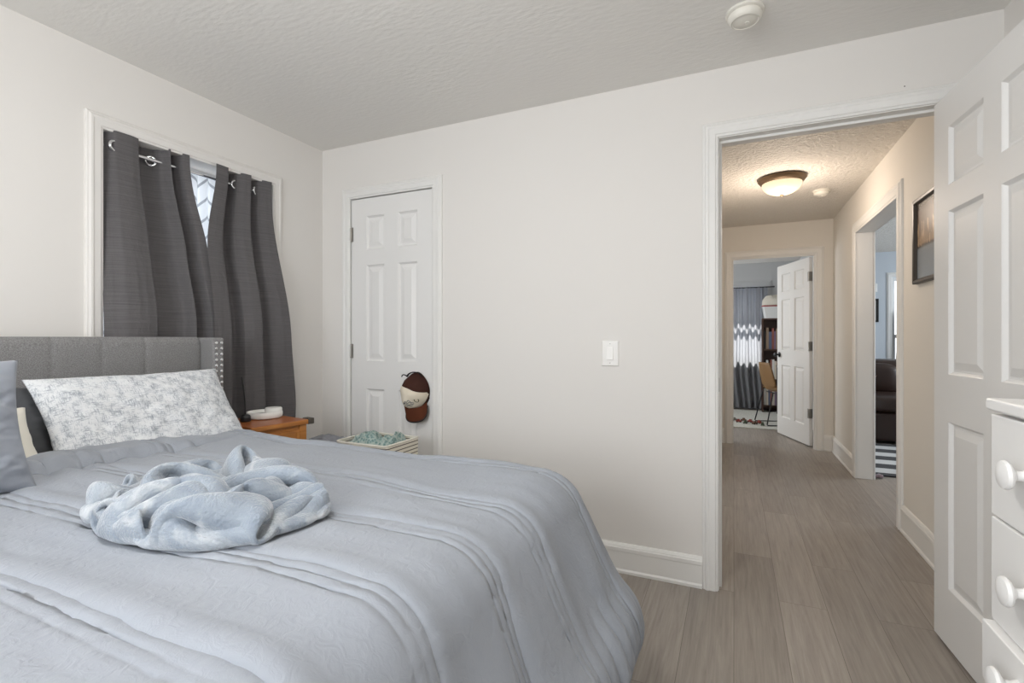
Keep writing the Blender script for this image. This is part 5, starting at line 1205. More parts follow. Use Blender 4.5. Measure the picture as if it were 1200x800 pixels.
        [-42,15,15,14,8,1,-1,0,11,18,15,16,16,14,14,16,16,16,16,14,13,3,-8,-14,-14,-14,-14,-15,-16,-11,-6,3,9,14,13,13,15,13,11,1,0,-8,-14,-17,-15,-14,-3,-4,-13,-14,-16,-14,-16,-9,-12,-16,-13,-12,-15,-15,-12,-8,-6,-9,-10,-8,-12,-12,-10,-10,-9,-10,-6,-3,-1,3],
        [-36,13,13,6,3,-2,-4,9,18,16,14,14,16,15,16,14,16,15,16,17,15,-3,-7,-12,-15,-14,-12,-16,-16,-14,-7,3,9,14,13,12,15,11,12,5,3,-6,-14,-17,-15,-9,-4,-10,-14,-15,-15,-16,-16,-12,-10,-14,-15,-14,-14,-14,-11,-4,-9,-11,-12,-11,-11,-11,-10,-6,-6,-3,-1,2,2,1],
        [-38,12,7,3,0,-1,0,17,15,16,13,16,16,14,15,15,15,16,15,17,13,-3,-6,-11,-13,-15,-13,-13,-17,-14,-8,-1,9,14,12,12,14,12,12,10,3,-3,-13,-17,-14,-11,-4,-13,-14,-15,-16,-15,-16,-16,-13,-10,-14,-15,-15,-8,-11,-10,-10,-13,-11,-11,-10,-6,-6,-1,-1,2,3,1,1,2],
        [-43,6,4,1,0,-1,9,18,16,16,13,15,15,16,15,14,16,14,17,19,2,-2,-5,-7,-11,-14,-11,-14,-15,-16,-11,-1,7,13,13,13,13,12,10,12,7,-2,-11,-16,-16,-7,-11,-13,-15,-13,-16,-16,-15,-17,-15,-13,-13,-12,-13,-12,-12,-11,-9,-13,-10,-7,-4,-2,-2,3,3,3,1,0,2,0],
        [-55,4,1,1,1,5,15,19,15,13,13,17,14,16,15,15,14,17,18,10,1,-4,-5,-5,-7,-9,-11,-14,-14,-17,-12,-3,5,12,13,14,13,12,12,15,5,0,-10,-17,-15,-9,-13,-14,-13,-13,-15,-16,-16,-17,-15,-16,-14,-14,-11,-12,-12,-12,-7,-6,-5,-2,-1,1,1,3,3,1,2,0,1,0],
        [-71,2,4,2,4,12,18,16,13,12,16,16,15,15,14,15,17,16,15,1,0,-4,-3,-5,-6,-6,-10,-8,-14,-16,-13,-8,5,10,14,14,13,12,12,15,7,0,-8,-15,-15,-13,-11,-16,-11,-14,-15,-13,-17,-16,-16,-17,-15,-14,-11,-15,-7,-7,-3,-3,0,0,2,1,0,3,3,1,1,2,0,0],
        [-88,5,2,4,10,17,16,14,13,14,15,16,15,15,14,16,16,18,7,-2,-2,-3,-4,-4,-4,-6,-8,-6,-11,-14,-18,-5,2,12,12,16,12,11,13,13,10,0,-7,-12,-16,-14,-12,-14,-10,-13,-16,-15,-15,-16,-16,-17,-15,-12,-15,-9,-3,-1,-1,1,1,0,0,1,1,3,3,1,1,1,1,1],
        [-103,3,5,8,15,17,15,13,12,16,16,15,16,14,15,17,17,11,1,-2,-1,-1,-5,-6,-4,-5,-7,-5,-9,-10,-16,-8,1,11,13,14,13,12,14,11,11,2,-6,-12,-16,-16,-12,-11,-9,-12,-12,-17,-16,-17,-16,-15,-16,-15,-8,0,-1,1,1,0,1,-1,1,1,-1,2,2,2,1,2,3,0],
        [-119,4,7,13,16,16,14,13,15,17,15,15,15,15,15,19,14,3,0,-2,-1,0,-3,-6,-6,-6,-5,-6,-10,-9,-10,4,-3,6,11,14,12,10,14,11,12,5,-4,-11,-17,-14,-11,-9,-14,-10,-11,-16,-17,-15,-16,-16,-11,-4,-3,-3,0,-1,0,1,0,0,1,1,0,1,1,1,1,2,2,3],
        [-136,8,11,15,17,14,14,15,15,16,15,14,16,15,17,18,7,0,0,-1,-1,-1,-3,-3,-8,-7,-5,-5,-9,-11,-8,6,7,4,11,8,13,11,12,10,12,7,-1,-11,-14,-14,-7,-7,-11,-14,-17,-15,-15,-16,-13,-9,-4,-1,-5,-3,0,-1,1,-1,1,0,1,-1,2,1,1,0,1,3,3,2],
        [-151,12,14,16,15,16,14,16,15,16,14,15,14,17,17,11,3,1,0,-1,-1,-2,-2,-3,-4,-9,-8,-4,-4,-8,-8,1,9,9,8,7,10,13,11,9,14,8,1,-8,-14,-3,-3,-10,-16,-14,-17,-16,-16,-13,-8,-2,-2,-2,-4,-2,-2,-1,0,1,0,0,0,1,1,-3,2,1,3,2,4,0],
        [-161,14,17,15,16,15,15,16,15,16,14,13,15,17,14,6,2,0,0,0,-1,-2,-3,-3,-3,-5,-10,-6,-4,-1,-4,-6,6,10,8,9,9,12,12,9,10,9,3,-3,6,-1,-8,-15,-17,-15,-17,-16,-12,-6,-5,-2,-3,-2,-4,-2,-1,-1,0,0,1,0,1,-1,1,0,1,0,3,3,3,-7],
        [-167,13,16,16,15,16,15,15,17,14,14,14,16,13,12,3,1,0,0,-1,0,0,-3,-6,-3,-4,-5,-11,-4,0,0,-3,2,8,10,9,9,10,12,10,8,8,4,18,9,0,-13,-18,-16,-16,-15,-14,-7,-3,-1,-4,-3,-4,-2,-2,-1,-2,-1,2,1,1,-1,-1,-1,-4,3,4,3,3,-6,-15],
        [-174,15,15,16,15,16,16,15,16,14,13,15,14,14,7,0,1,0,-1,0,-1,-1,0,-4,-8,-2,-2,-8,-9,-3,2,4,4,3,8,9,9,11,11,9,8,9,13,18,12,2,-16,-15,-16,-14,-13,-8,-4,-1,-3,-3,-3,-3,-2,-2,-2,0,-1,1,0,-1,-4,-1,-3,0,5,5,2,-5,-13,-17],
        [-180,14,14,16,15,16,16,15,17,12,15,14,15,12,9,-4,-3,-2,1,-1,-1,-1,-1,-1,-6,-7,-3,-2,-5,-8,0,4,6,7,6,6,9,11,10,10,8,13,14,16,11,3,2,-16,-17,-13,-8,-5,-2,-3,0,-5,-2,-3,-2,-1,-2,-2,-1,1,-1,-7,-4,-2,1,4,6,3,-6,-11,-15,-16],
        [-188,16,15,15,16,15,16,15,14,14,17,13,15,12,9,-2,-8,-8,0,-1,-2,-1,0,-1,-1,-7,-7,-5,2,-3,-5,0,6,7,8,6,9,11,12,7,10,14,15,13,8,10,10,-8,-18,-11,-4,-2,-1,-2,-4,-2,-3,-2,-2,-2,-2,-1,-1,-3,-5,-11,-3,2,5,7,3,-4,-11,-14,-17,-15],
        [-193,14,16,15,18,14,15,14,16,15,14,14,15,13,8,1,-12,-13,-5,-1,-1,-1,0,-1,-1,-2,-8,-7,-2,0,0,-1,3,7,7,7,10,8,10,10,11,14,14,12,10,12,10,6,-11,-6,-2,-2,-2,-1,-3,-2,-3,-3,-3,-1,-1,-3,-6,-6,-13,-3,1,5,7,4,-2,-10,-16,-15,-15,-15],
        [-195,15,16,15,15,15,14,14,17,13,15,14,12,14,9,0,-6,-16,-14,-5,-1,-1,-1,0,-1,-1,-3,-7,-7,-1,1,3,2,5,6,7,8,10,11,9,12,15,13,13,11,11,9,10,11,-1,-3,-2,-2,-2,-3,-2,-3,-2,-2,-2,-3,-7,-9,-13,-7,0,5,7,4,0,-9,-14,-16,-16,-14,-16],
        [-195,13,17,13,15,15,14,16,16,14,12,14,10,14,11,1,-6,-15,-16,-14,-4,-1,-1,-1,-1,-1,-1,-3,-5,-5,-2,2,4,5,6,7,10,7,9,11,13,16,14,13,12,11,10,13,24,11,-2,-5,-1,-3,-2,-2,-2,-3,-3,-4,-8,-11,-13,-9,-1,4,6,6,0,-7,-14,-16,-15,-16,-15,-16],
        [-193,12,13,13,15,14,15,17,16,13,8,12,11,14,11,5,-6,-12,-17,-17,-11,-5,-1,0,-1,-2,-2,-2,-2,-3,-4,1,3,5,5,7,8,9,11,15,14,15,14,14,11,12,15,15,17,19,10,2,-4,-2,-2,-3,-2,-2,-6,-9,-13,-13,-12,-3,2,7,7,0,-3,-14,-15,-16,-16,-15,-17,-12],
        [-188,12,12,6,16,13,17,16,14,13,9,7,11,13,13,7,-5,-12,-16,-17,-15,-11,-5,0,-1,-1,-1,-4,-2,-1,-2,0,1,5,6,5,8,11,14,17,15,16,15,13,12,18,14,17,15,17,15,12,4,-6,-2,-1,-3,-6,-12,-15,-12,-13,-6,1,5,8,4,-3,-11,-16,-16,-16,-16,-15,-13,-6],
        [-187,14,10,5,11,16,15,16,14,10,7,6,11,14,12,6,-1,-9,-16,-16,-18,-13,-9,-3,-1,-2,-2,-2,-3,-2,-1,0,1,4,7,7,9,15,18,16,19,12,15,14,15,15,16,17,15,16,16,16,13,3,-6,0,-7,-12,-16,-15,-14,-8,-2,5,7,5,0,-9,-14,-16,-16,-16,-15,-11,-7,1],
        [-191,15,12,9,9,12,17,14,9,7,9,6,11,13,11,7,2,-7,-15,-17,-14,-17,-14,-8,-2,-2,-2,-3,-2,-3,0,1,2,1,5,12,17,14,19,17,16,15,15,15,16,17,15,15,16,16,16,16,16,14,1,-8,-14,-15,-16,-15,-11,-4,4,6,6,2,-6,-17,-10,-16,-16,-13,-11,-5,-2,-1],
        [-195,12,14,12,9,12,14,13,7,3,8,8,12,13,8,10,3,-7,-10,-16,-17,-14,-17,-13,-6,-2,-3,-3,-2,-2,-1,-2,3,5,10,18,16,16,16,17,16,16,16,16,16,15,16,16,15,14,16,17,16,17,5,-8,-17,-17,-16,-10,-9,2,6,7,3,-4,-11,-14,-13,-15,-12,-9,-6,-2,-4,0],
        [-194,6,9,12,11,13,13,8,6,6,7,9,13,11,10,7,5,-3,-9,-14,-16,-17,-14,-17,-13,-4,-3,-2,-3,-4,0,0,6,8,16,19,15,15,17,17,16,16,16,15,16,15,16,16,15,15,15,16,16,13,2,-3,-11,-17,-15,-11,1,7,7,4,-2,-8,-13,-13,-12,-10,-9,-3,-6,-3,-3,-3],
        [-185,6,3,0,8,13,10,9,6,6,9,9,11,9,13,9,5,1,-8,-13,-15,-17,-13,-18,-15,-13,-3,-4,-3,-2,5,4,6,14,17,14,16,16,16,17,16,16,15,15,16,15,14,17,15,14,15,17,14,3,3,1,-6,-12,-15,-2,8,7,5,1,-9,-7,-11,-11,-8,-6,-7,-4,-6,-3,-4,-4],
        [-171,-5,-9,-7,6,14,12,10,5,7,8,10,11,12,10,9,8,2,-6,-12,-13,-16,-16,-15,-15,-18,-11,-1,1,4,4,6,10,16,10,17,15,17,16,17,15,16,15,15,14,16,15,15,14,15,15,14,9,0,1,2,-2,-10,-4,11,7,6,4,-1,-8,-8,-9,-7,-6,-6,-7,-5,-6,-3,-6,-5],
        [-171,-15,-11,-3,7,13,8,7,7,6,8,11,12,13,8,8,9,6,-2,-13,-13,-14,-16,-15,-16,-18,-15,4,6,3,5,8,13,12,14,14,14,14,16,16,14,16,15,14,15,16,14,15,14,15,13,11,4,0,-1,1,1,-1,12,10,5,7,6,-1,-7,-8,-6,-5,-8,-7,-6,-6,-4,-5,-4,-6],
        [-181,-15,-4,3,9,9,-2,6,0,6,11,13,15,13,3,8,8,7,3,-14,-11,-12,-15,-15,-16,-16,-9,-3,10,9,2,12,13,13,12,12,14,13,16,14,14,13,15,14,14,17,16,12,14,12,10,6,2,1,-1,-1,1,11,17,10,7,11,9,4,-7,-5,-7,-8,-7,-6,-5,-7,-4,-6,-5,-5],
        [-189,-7,3,8,8,-1,-9,-6,5,9,11,15,15,8,7,5,8,4,7,-10,-10,-7,-16,-15,-13,-11,-8,-7,3,12,13,10,14,11,12,12,14,13,14,15,13,12,13,10,13,19,14,11,11,9,6,5,2,2,-2,0,4,17,16,11,10,11,13,10,2,-10,-6,-10,-5,-6,-7,-2,-5,-6,-5,-6],
        [-187,3,6,2,-4,-10,-12,1,8,10,10,16,10,7,8,9,6,7,8,1,-12,-12,-16,-11,-9,-7,-9,-9,-5,8,15,15,14,14,11,14,12,15,13,14,15,14,11,10,8,11,13,10,9,5,4,5,2,0,-1,0,9,16,17,12,14,13,14,12,8,0,-11,-7,-9,-4,-5,-5,-3,-6,-3,-7],
        [-175,3,-1,-7,-12,-9,-1,4,8,11,10,12,10,7,7,10,7,6,5,5,-3,-14,-13,-10,-6,-7,-11,-8,-9,1,11,18,16,14,13,14,14,13,14,15,15,13,13,11,13,2,-5,9,8,6,5,5,0,-2,-1,4,13,16,16,12,15,14,12,17,11,7,-4,-7,-9,-9,-4,-10,1,-3,-5,-4],
        [-164,-4,-11,-14,-7,1,3,6,10,9,10,10,9,9,8,8,8,8,8,7,-1,-11,-12,-12,-7,-10,-10,-12,-11,0,7,15,17,16,14,15,14,14,16,14,15,13,14,13,6,-11,-8,4,9,8,5,5,-2,-1,0,9,13,17,15,14,15,14,13,16,11,12,5,-3,-6,-10,-9,-11,-5,-2,0,-3],
        [-162,-12,-15,-6,-1,5,6,9,9,8,11,9,9,7,10,9,8,9,7,7,0,-12,-12,-11,-10,-8,-12,-14,-10,-3,5,11,16,17,16,15,16,15,14,15,15,13,12,8,-5,-10,-8,2,8,7,6,2,0,1,5,11,14,15,14,14,15,14,13,14,11,12,13,5,-2,-6,-10,-10,-9,-8,-4,-2],
        [-168,-15,-7,1,5,8,7,8,7,11,8,10,9,8,9,7,9,9,7,6,0,-9,-14,-11,-8,-13,-11,-12,-11,-7,2,9,15,16,17,16,16,16,14,15,14,12,5,0,-7,-7,-7,0,3,9,6,1,3,2,8,13,14,15,15,12,15,13,15,13,11,12,13,11,3,0,-6,-10,-8,-10,-10,-7],
        [-176,-8,3,6,6,5,6,8,9,10,9,10,9,9,8,9,7,10,7,5,-3,-10,-12,-11,-11,-10,-12,-10,-10,-8,-3,7,11,16,16,17,16,16,16,14,11,5,2,-3,-6,-6,-8,-2,3,8,7,11,2,0,9,13,14,15,14,14,14,13,13,14,8,13,13,13,10,1,0,-4,-7,-10,-12,-12],
        [-184,13,9,6,3,6,5,7,7,9,8,10,9,9,9,10,8,9,7,2,-6,-10,-9,-11,-7,-12,-10,-10,-12,-8,-6,1,11,13,17,16,16,16,17,12,6,1,-2,-3,-5,-6,-5,-2,3,3,13,12,4,0,8,12,15,14,13,15,14,12,14,13,12,11,11,13,15,4,0,-2,-3,-6,-9,-11],
        [-186,14,17,10,7,5,5,7,7,7,7,8,9,11,8,9,10,10,6,0,-5,-9,-7,-10,-7,-13,-9,-11,-10,-11,-6,1,-2,14,15,17,16,17,14,7,2,-1,-2,-4,-5,-3,-4,-3,0,5,12,12,7,3,9,12,14,13,14,16,13,11,13,14,12,9,12,11,14,11,4,0,-3,-4,-5,-7],
        [-188,15,14,16,14,10,8,7,8,7,7,7,7,8,7,7,13,9,6,-1,-6,-6,-6,-6,-11,-11,-10,-11,-11,-10,-8,-6,2,10,10,12,17,16,10,2,0,-2,-2,-3,-4,-3,-5,-3,1,7,13,11,9,4,11,13,13,15,12,15,15,12,11,12,13,12,9,10,12,10,10,4,-1,-5,1,-7],
        [-191,15,14,15,15,15,13,10,12,8,8,6,7,8,6,8,8,9,7,-1,-3,-4,-6,-8,-12,-11,-11,-10,-10,-10,-8,-7,0,-2,1,14,18,15,5,-1,0,-2,-2,-3,-2,-5,-4,-2,4,9,10,11,9,8,10,13,14,15,15,13,15,11,11,13,11,13,7,10,10,10,10,9,4,-1,-3,-11],
        [-194,14,15,14,15,14,14,15,14,12,11,10,9,8,8,8,7,7,3,3,-2,-5,-8,-10,-12,-10,-9,-10,-10,-8,-9,-9,-11,-8,-3,14,18,9,2,1,-1,-2,-4,-2,0,-1,-6,1,0,10,10,12,10,8,13,13,15,13,14,15,14,11,10,13,11,11,10,7,10,10,9,9,9,4,-1,-10],
        [-200,15,14,14,14,15,14,16,15,15,13,13,12,12,11,8,10,6,4,2,-3,-8,-11,-10,-10,-7,-10,-9,-10,-9,-9,-7,-12,-14,-6,7,12,0,5,1,0,-5,-3,-3,0,2,1,-1,1,6,10,12,9,12,11,14,14,14,15,15,12,10,10,13,11,10,7,9,10,10,9,9,10,9,5,-2],
        [-202,12,12,16,14,13,15,16,15,15,14,16,14,14,13,12,12,11,4,0,-5,-9,-8,-9,-9,-8,-9,-9,-10,-9,-10,-10,-10,-10,-12,-9,1,0,3,4,1,0,-5,-6,-2,1,6,4,1,4,11,9,11,11,12,14,14,14,15,14,11,8,11,12,10,9,8,10,11,8,10,9,9,9,12,4],
        [-201,4,13,18,11,14,16,15,16,14,14,15,15,15,15,15,14,13,9,3,-5,-7,-7,-10,-9,-9,-9,-9,-10,-11,-10,-8,-8,-12,-12,-13,-13,-6,-1,4,0,2,0,-6,-6,-1,6,6,6,4,9,8,12,11,13,14,13,14,16,11,10,9,11,11,10,9,8,11,10,9,10,9,10,9,9,10],
        [-202,1,10,15,15,13,15,16,14,16,15,16,15,16,14,16,15,14,13,10,0,-7,-9,-8,-9,-9,-9,-8,-10,-10,-9,-9,-14,-14,-12,-14,-16,-12,-6,-6,1,1,2,1,-4,-4,0,6,7,7,8,9,11,12,13,13,13,14,13,12,10,9,11,10,11,9,9,10,10,10,10,9,10,10,9,10],
        [-204,2,5,13,15,14,16,16,15,15,16,15,15,15,15,15,15,14,14,15,9,-2,-8,-9,-10,-8,-8,-9,-11,-9,-11,-11,-14,-16,-11,-15,-13,-15,-13,-11,-6,-1,-1,3,2,0,-2,0,6,8,7,10,12,14,11,13,12,14,13,12,9,9,12,11,10,9,10,8,11,10,10,10,10,10,9,10],
        [-199,-4,3,9,15,15,15,17,15,14,15,16,15,15,15,15,15,15,13,15,14,8,-2,-12,-9,-9,-8,-8,-11,-10,-11,-15,-14,-14,-12,-15,-14,-14,-14,-15,-11,-9,-4,-2,2,5,2,1,3,5,8,11,12,11,11,13,13,14,13,10,9,11,12,11,10,10,9,11,9,10,9,11,10,9,11,8],
        [-201,-2,1,6,12,16,16,15,15,15,15,16,14,16,15,14,16,15,13,14,13,14,8,-5,-11,-7,-9,-10,-10,-14,-13,-15,-12,-15,-11,-15,-14,-15,-13,-15,-14,-14,-10,-7,-2,4,3,2,6,4,10,9,9,13,10,15,14,14,10,10,11,11,12,10,10,10,9,10,9,11,11,9,12,6,11,9],
        [-201,3,-1,5,6,15,13,16,16,15,15,14,15,16,15,14,14,15,14,12,14,14,13,7,-5,-10,-9,-10,-14,-14,-14,-13,-11,-14,-14,-14,-14,-14,-14,-16,-14,-15,-14,-12,-6,-3,1,4,5,4,10,10,9,11,14,14,14,13,10,10,12,12,11,11,9,11,9,9,10,10,10,10,10,10,10,6],
        [-195,4,-5,-1,6,12,15,15,14,16,14,15,15,14,14,15,15,14,14,14,12,12,13,14,8,-7,-11,-13,-15,-14,-12,-12,-12,-14,-14,-15,-14,-14,-14,-15,-15,-14,-14,-14,-14,-8,-4,1,6,5,8,10,11,14,14,13,12,12,11,11,11,11,12,9,11,9,10,9,11,9,11,11,7,10,10,8],
        [-184,-1,-8,-1,4,7,14,15,14,14,14,16,14,14,15,13,16,13,14,13,12,13,11,14,15,4,-9,-15,-14,-13,-12,-14,-12,-15,-13,-14,-13,-16,-14,-15,-14,-15,-14,-15,-11,-14,-11,-3,-1,6,6,12,13,16,13,12,11,11,11,12,11,11,10,11,10,9,10,10,10,9,10,11,9,11,7,12],
    ],
    [
        [42,15,11,11,4,-1,-8,-12,-13,-14,-13,-12,-3,0,0,0,0,0,0,0,0,0,0,0,0,0,0,0,0,0,0,0,0,0,0,0,6,14,15,13,0,-5,-2,-1,-11,-17,-12,0,0,0,11,2,-7,-6,0,0,3,13,18,16,10,2,-6,-10,-13,-13,-8,-2,2,-5,-7,4,4,-7,-1,0],
        [45,18,6,4,-3,-1,-7,-10,-11,-13,-14,-7,0,0,7,5,-4,-8,0,0,0,0,0,0,0,2,0,1,-3,0,0,0,0,0,2,-2,8,9,14,18,12,-3,-2,-6,-16,-14,-13,-7,0,0,4,11,4,-8,-10,-1,0,14,16,15,6,0,-6,-12,-11,-10,-7,-4,-1,0,0,0,8,1,-2,-7],
        [51,12,1,1,-3,-10,-5,-7,-9,-14,-10,0,4,9,7,-1,-8,-6,-5,0,0,3,2,2,2,2,2,0,0,2,1,0,-4,-10,-2,0,6,10,14,17,18,9,-7,-9,-16,-15,-13,-5,-4,-4,0,8,10,3,-7,-11,-4,6,15,14,6,-2,-7,-11,-10,-5,-6,0,0,0,0,0,4,5,-1,-8],
        [52,6,2,-3,-6,-9,-9,-8,-7,-11,0,9,9,7,6,1,-6,-9,-6,-1,1,4,3,2,3,4,3,-1,2,2,-1,-4,-11,-9,-8,0,5,11,14,19,17,14,0,-14,-13,-18,-9,-6,0,-5,-3,-2,6,9,-1,-7,-11,-6,13,10,4,-1,-7,-10,-8,-1,0,0,0,1,4,-5,0,1,0,-1],
        [51,2,-1,-7,-10,-9,-7,-10,-2,4,10,8,9,9,4,1,-5,-8,-4,0,1,2,4,3,1,3,2,3,-4,5,-8,-10,-12,-11,-7,0,3,11,15,18,16,13,7,-7,-16,-11,-10,-7,0,-1,-8,-4,-1,6,4,-2,-9,-14,-2,11,5,-5,-2,-8,-2,0,0,0,6,2,2,-6,2,-6,0,0],
        [53,-4,-9,-9,-10,-8,-6,0,7,11,8,7,9,12,5,3,-7,-6,-7,0,5,3,3,0,4,3,2,2,-6,-8,-12,-12,-12,-6,-5,-2,1,9,14,19,14,9,4,0,-5,-11,-7,-6,-6,3,-6,-5,0,-1,3,3,-9,-12,-12,0,2,5,-7,0,0,0,0,4,7,1,-1,-1,0,-10,0,0],
        [45,-9,-9,-10,-7,-3,0,8,10,10,9,8,11,6,6,5,-3,-9,-9,-3,4,4,4,2,2,4,0,-6,-14,-9,-6,-13,-9,-1,2,-5,-3,1,15,19,11,4,0,1,0,-1,-5,-4,-4,-3,-1,-4,1,-2,-1,4,-6,-11,-16,-3,0,0,0,0,0,0,0,10,7,-4,-1,0,-3,-9,0,0],
        [33,-10,-9,-7,0,0,7,11,6,7,10,12,13,7,6,5,-2,-9,-9,-11,2,4,4,5,3,0,-5,-14,-14,-6,-9,-6,-2,2,1,-6,-6,-6,14,14,8,5,-1,-1,-1,3,3,2,-1,-2,-4,-1,3,-2,3,-1,-7,-9,-16,-9,0,0,0,0,0,0,9,10,-3,-4,0,-7,-5,0,0,0],
        [20,-9,-4,0,0,8,9,2,-2,6,13,17,14,10,8,6,1,-7,-11,-11,-6,3,2,7,2,-7,-9,-16,-9,-6,-4,1,3,-1,-1,-4,-6,-12,10,3,10,4,0,-2,1,-1,5,6,6,2,-2,0,-1,-2,7,2,-7,-10,-14,-11,-6,0,0,0,0,10,8,-1,-5,2,-6,-8,0,0,0,0],
        [8,-1,0,0,11,9,-2,-7,-2,7,15,16,14,13,11,9,6,-5,-9,-14,-10,-4,0,6,0,-6,-14,-12,-9,-2,1,8,2,-3,-4,-11,-14,0,0,0,11,11,0,2,-7,-5,1,9,9,6,4,1,-4,3,5,4,-2,-10,-16,-10,-9,-3,0,0,7,8,5,-1,-7,-2,-9,-1,0,0,0,0],
        [7,0,0,12,9,0,-9,-8,-2,8,15,17,12,11,13,11,10,5,-8,-15,-11,-8,-1,2,-2,-12,-14,-11,-3,4,5,1,-1,-7,-10,-12,-1,0,0,0,0,13,9,1,-5,-7,-3,0,7,10,11,3,-1,7,4,3,0,-7,-13,-16,-8,-7,0,8,3,8,2,-4,-5,-4,-9,0,0,0,0,0],
        [7,1,11,10,0,-6,-7,-9,0,7,15,18,13,6,8,10,11,12,5,-13,-15,-10,-2,0,-8,-15,-13,-6,3,7,-1,-5,-7,-9,-11,0,0,0,0,0,0,2,14,8,1,-9,-8,-6,3,5,11,9,8,7,5,5,1,-5,-10,-17,-13,-5,-1,7,1,10,1,-8,-3,-8,-5,0,0,0,0,0],
        [7,13,8,0,-4,-7,-7,-3,0,4,15,18,15,7,2,7,10,12,10,0,-10,-16,-3,-6,-15,-15,-7,-1,3,0,-6,-9,-8,-7,0,0,0,0,0,0,0,0,6,14,5,-1,-11,-9,-4,0,7,11,11,11,8,8,4,-3,-10,-11,-16,-9,-2,2,4,6,-1,-8,-4,-6,-2,0,0,0,0,0],
        [18,9,1,-5,-6,-4,-1,-5,0,5,13,18,14,6,1,3,7,10,9,9,-4,-9,-8,-15,-13,-11,-2,-2,-3,-9,-9,-7,-3,0,0,0,0,0,0,0,0,0,0,10,11,4,-3,-9,-9,-4,0,6,11,14,10,11,9,1,-8,-13,-17,-8,-3,-1,8,-2,-3,0,-4,-6,-5,0,0,0,0,0],
        [27,2,-4,-5,-5,-7,-1,0,0,6,12,18,15,10,2,-1,0,5,6,12,1,-6,-12,-14,-13,-6,-4,-7,-9,-10,-5,0,0,0,0,0,0,0,0,0,0,0,0,1,12,11,2,-6,-7,-7,-6,2,6,9,15,11,12,9,-3,-14,-12,-18,-4,2,2,2,3,-1,-8,-4,-3,-6,0,0,0,0],
        [27,-6,-3,-4,-6,-1,0,0,0,3,14,17,16,11,8,-2,-5,3,6,8,0,-6,-11,-13,-10,-10,-9,-10,-9,-1,0,0,0,0,0,0,0,0,0,0,0,0,0,0,4,14,9,0,-10,-5,-3,-4,1,5,7,14,12,11,6,-9,-16,-16,-7,3,5,3,1,-2,-5,1,-4,-6,-8,-1,0,0],
        [21,-6,-5,-2,-1,0,0,0,0,5,11,17,16,14,7,1,-6,-2,4,5,-2,-5,-9,-12,-14,-11,-11,-8,0,0,0,0,0,0,0,0,0,0,0,0,0,0,0,0,0,9,14,9,-1,-7,-4,-5,-2,-1,3,6,16,7,3,2,-12,-15,-16,10,6,6,3,0,-2,6,-5,-8,-11,-7,-4,0],
        [13,-6,0,0,0,0,0,0,0,4,10,18,17,13,5,-2,-6,-3,-1,1,-3,-4,-4,-11,-14,-11,-8,-1,0,0,0,0,0,0,0,0,0,0,0,0,0,0,0,0,0,1,14,15,6,-1,-5,-1,1,-6,-4,-2,13,-4,3,2,-5,-8,-19,6,9,9,6,5,1,3,0,-4,-11,-10,-7,-7],
        [7,0,0,0,0,0,0,0,0,1,8,19,17,10,1,-5,-6,-3,-3,-1,-3,-1,-4,-4,-11,-8,-4,-2,-1,0,0,0,0,0,0,0,0,0,0,0,0,0,0,0,0,0,8,17,14,6,-4,-3,0,-5,-7,-8,-6,-3,4,5,-4,-3,-11,0,3,8,10,5,7,4,5,3,-8,-9,-9,-9],
        [7,0,0,0,0,0,0,0,0,0,5,14,18,5,-3,-7,-4,-3,-2,-2,-2,-4,-4,1,7,-1,-6,-4,-5,-3,0,0,0,0,0,0,0,0,0,0,0,0,0,0,1,2,5,11,18,13,1,-4,-6,-12,-13,-12,-4,0,4,-1,-1,-2,0,0,0,0,7,5,9,6,7,6,6,-5,-9,-11],
        [7,0,0,0,0,0,0,0,0,0,2,15,3,8,0,-8,-4,-4,-1,0,-2,-3,-4,-2,9,11,1,-4,-5,-8,-4,0,0,0,0,0,0,0,0,0,0,1,4,4,-3,2,3,8,13,17,4,-6,-14,-15,-13,-5,0,0,0,0,0,0,0,0,0,0,0,1,6,6,7,7,4,8,-1,-8],
        [7,1,-1,0,0,0,0,0,0,4,11,-1,-8,5,8,-4,-3,-4,-1,-1,-2,-3,-1,0,0,11,10,3,-5,-7,-2,-9,-1,0,0,0,0,0,0,1,5,4,4,-1,-1,2,3,11,10,2,5,-17,-12,-9,-7,0,0,0,0,0,0,0,0,0,0,0,0,0,0,2,5,5,5,9,7,-5],
        [7,0,0,0,0,0,0,0,8,9,1,-8,-10,0,7,12,-1,-4,-4,-4,-2,-2,-2,0,0,0,13,10,3,-5,-8,-9,-4,0,0,0,0,0,6,4,1,6,2,3,-5,-1,8,9,3,1,-11,-2,-12,-7,-4,3,1,-1,-3,-1,0,0,0,0,0,0,0,0,0,0,0,1,4,7,10,2],
        [7,0,0,0,0,0,0,11,10,1,-4,-7,-11,0,0,10,11,-1,-2,-6,-3,-2,-1,-5,-1,0,1,13,10,2,-6,-8,-7,-4,-1,0,0,0,2,9,1,11,0,0,0,-5,7,4,-5,-9,-7,4,6,-7,-1,-2,3,-1,-1,-9,0,0,0,0,0,0,2,4,4,-1,-3,-6,0,3,8,6],
        [7,0,0,0,0,2,11,11,2,-3,-9,-5,-9,0,0,0,12,12,0,-5,-4,-4,-2,-5,-4,0,0,2,12,11,3,-5,-4,-8,-3,-2,-2,-4,1,9,3,13,-1,4,-3,1,-1,-8,-11,-6,-1,0,13,9,-2,-5,2,-2,-7,-8,0,0,0,0,7,4,3,6,4,-2,-4,-11,-7,0,4,7],
        [7,0,0,0,3,12,12,3,-5,-6,-8,-4,-5,-2,0,0,0,13,11,2,-5,-5,-5,-3,-5,-2,-1,0,4,13,12,6,-5,-4,-7,-3,-3,-3,-3,2,4,10,0,7,-1,-4,-9,-12,-4,0,0,0,5,14,5,1,-4,-3,-7,-8,5,-2,-1,5,7,5,7,6,3,-5,-9,-12,-12,0,0,5],
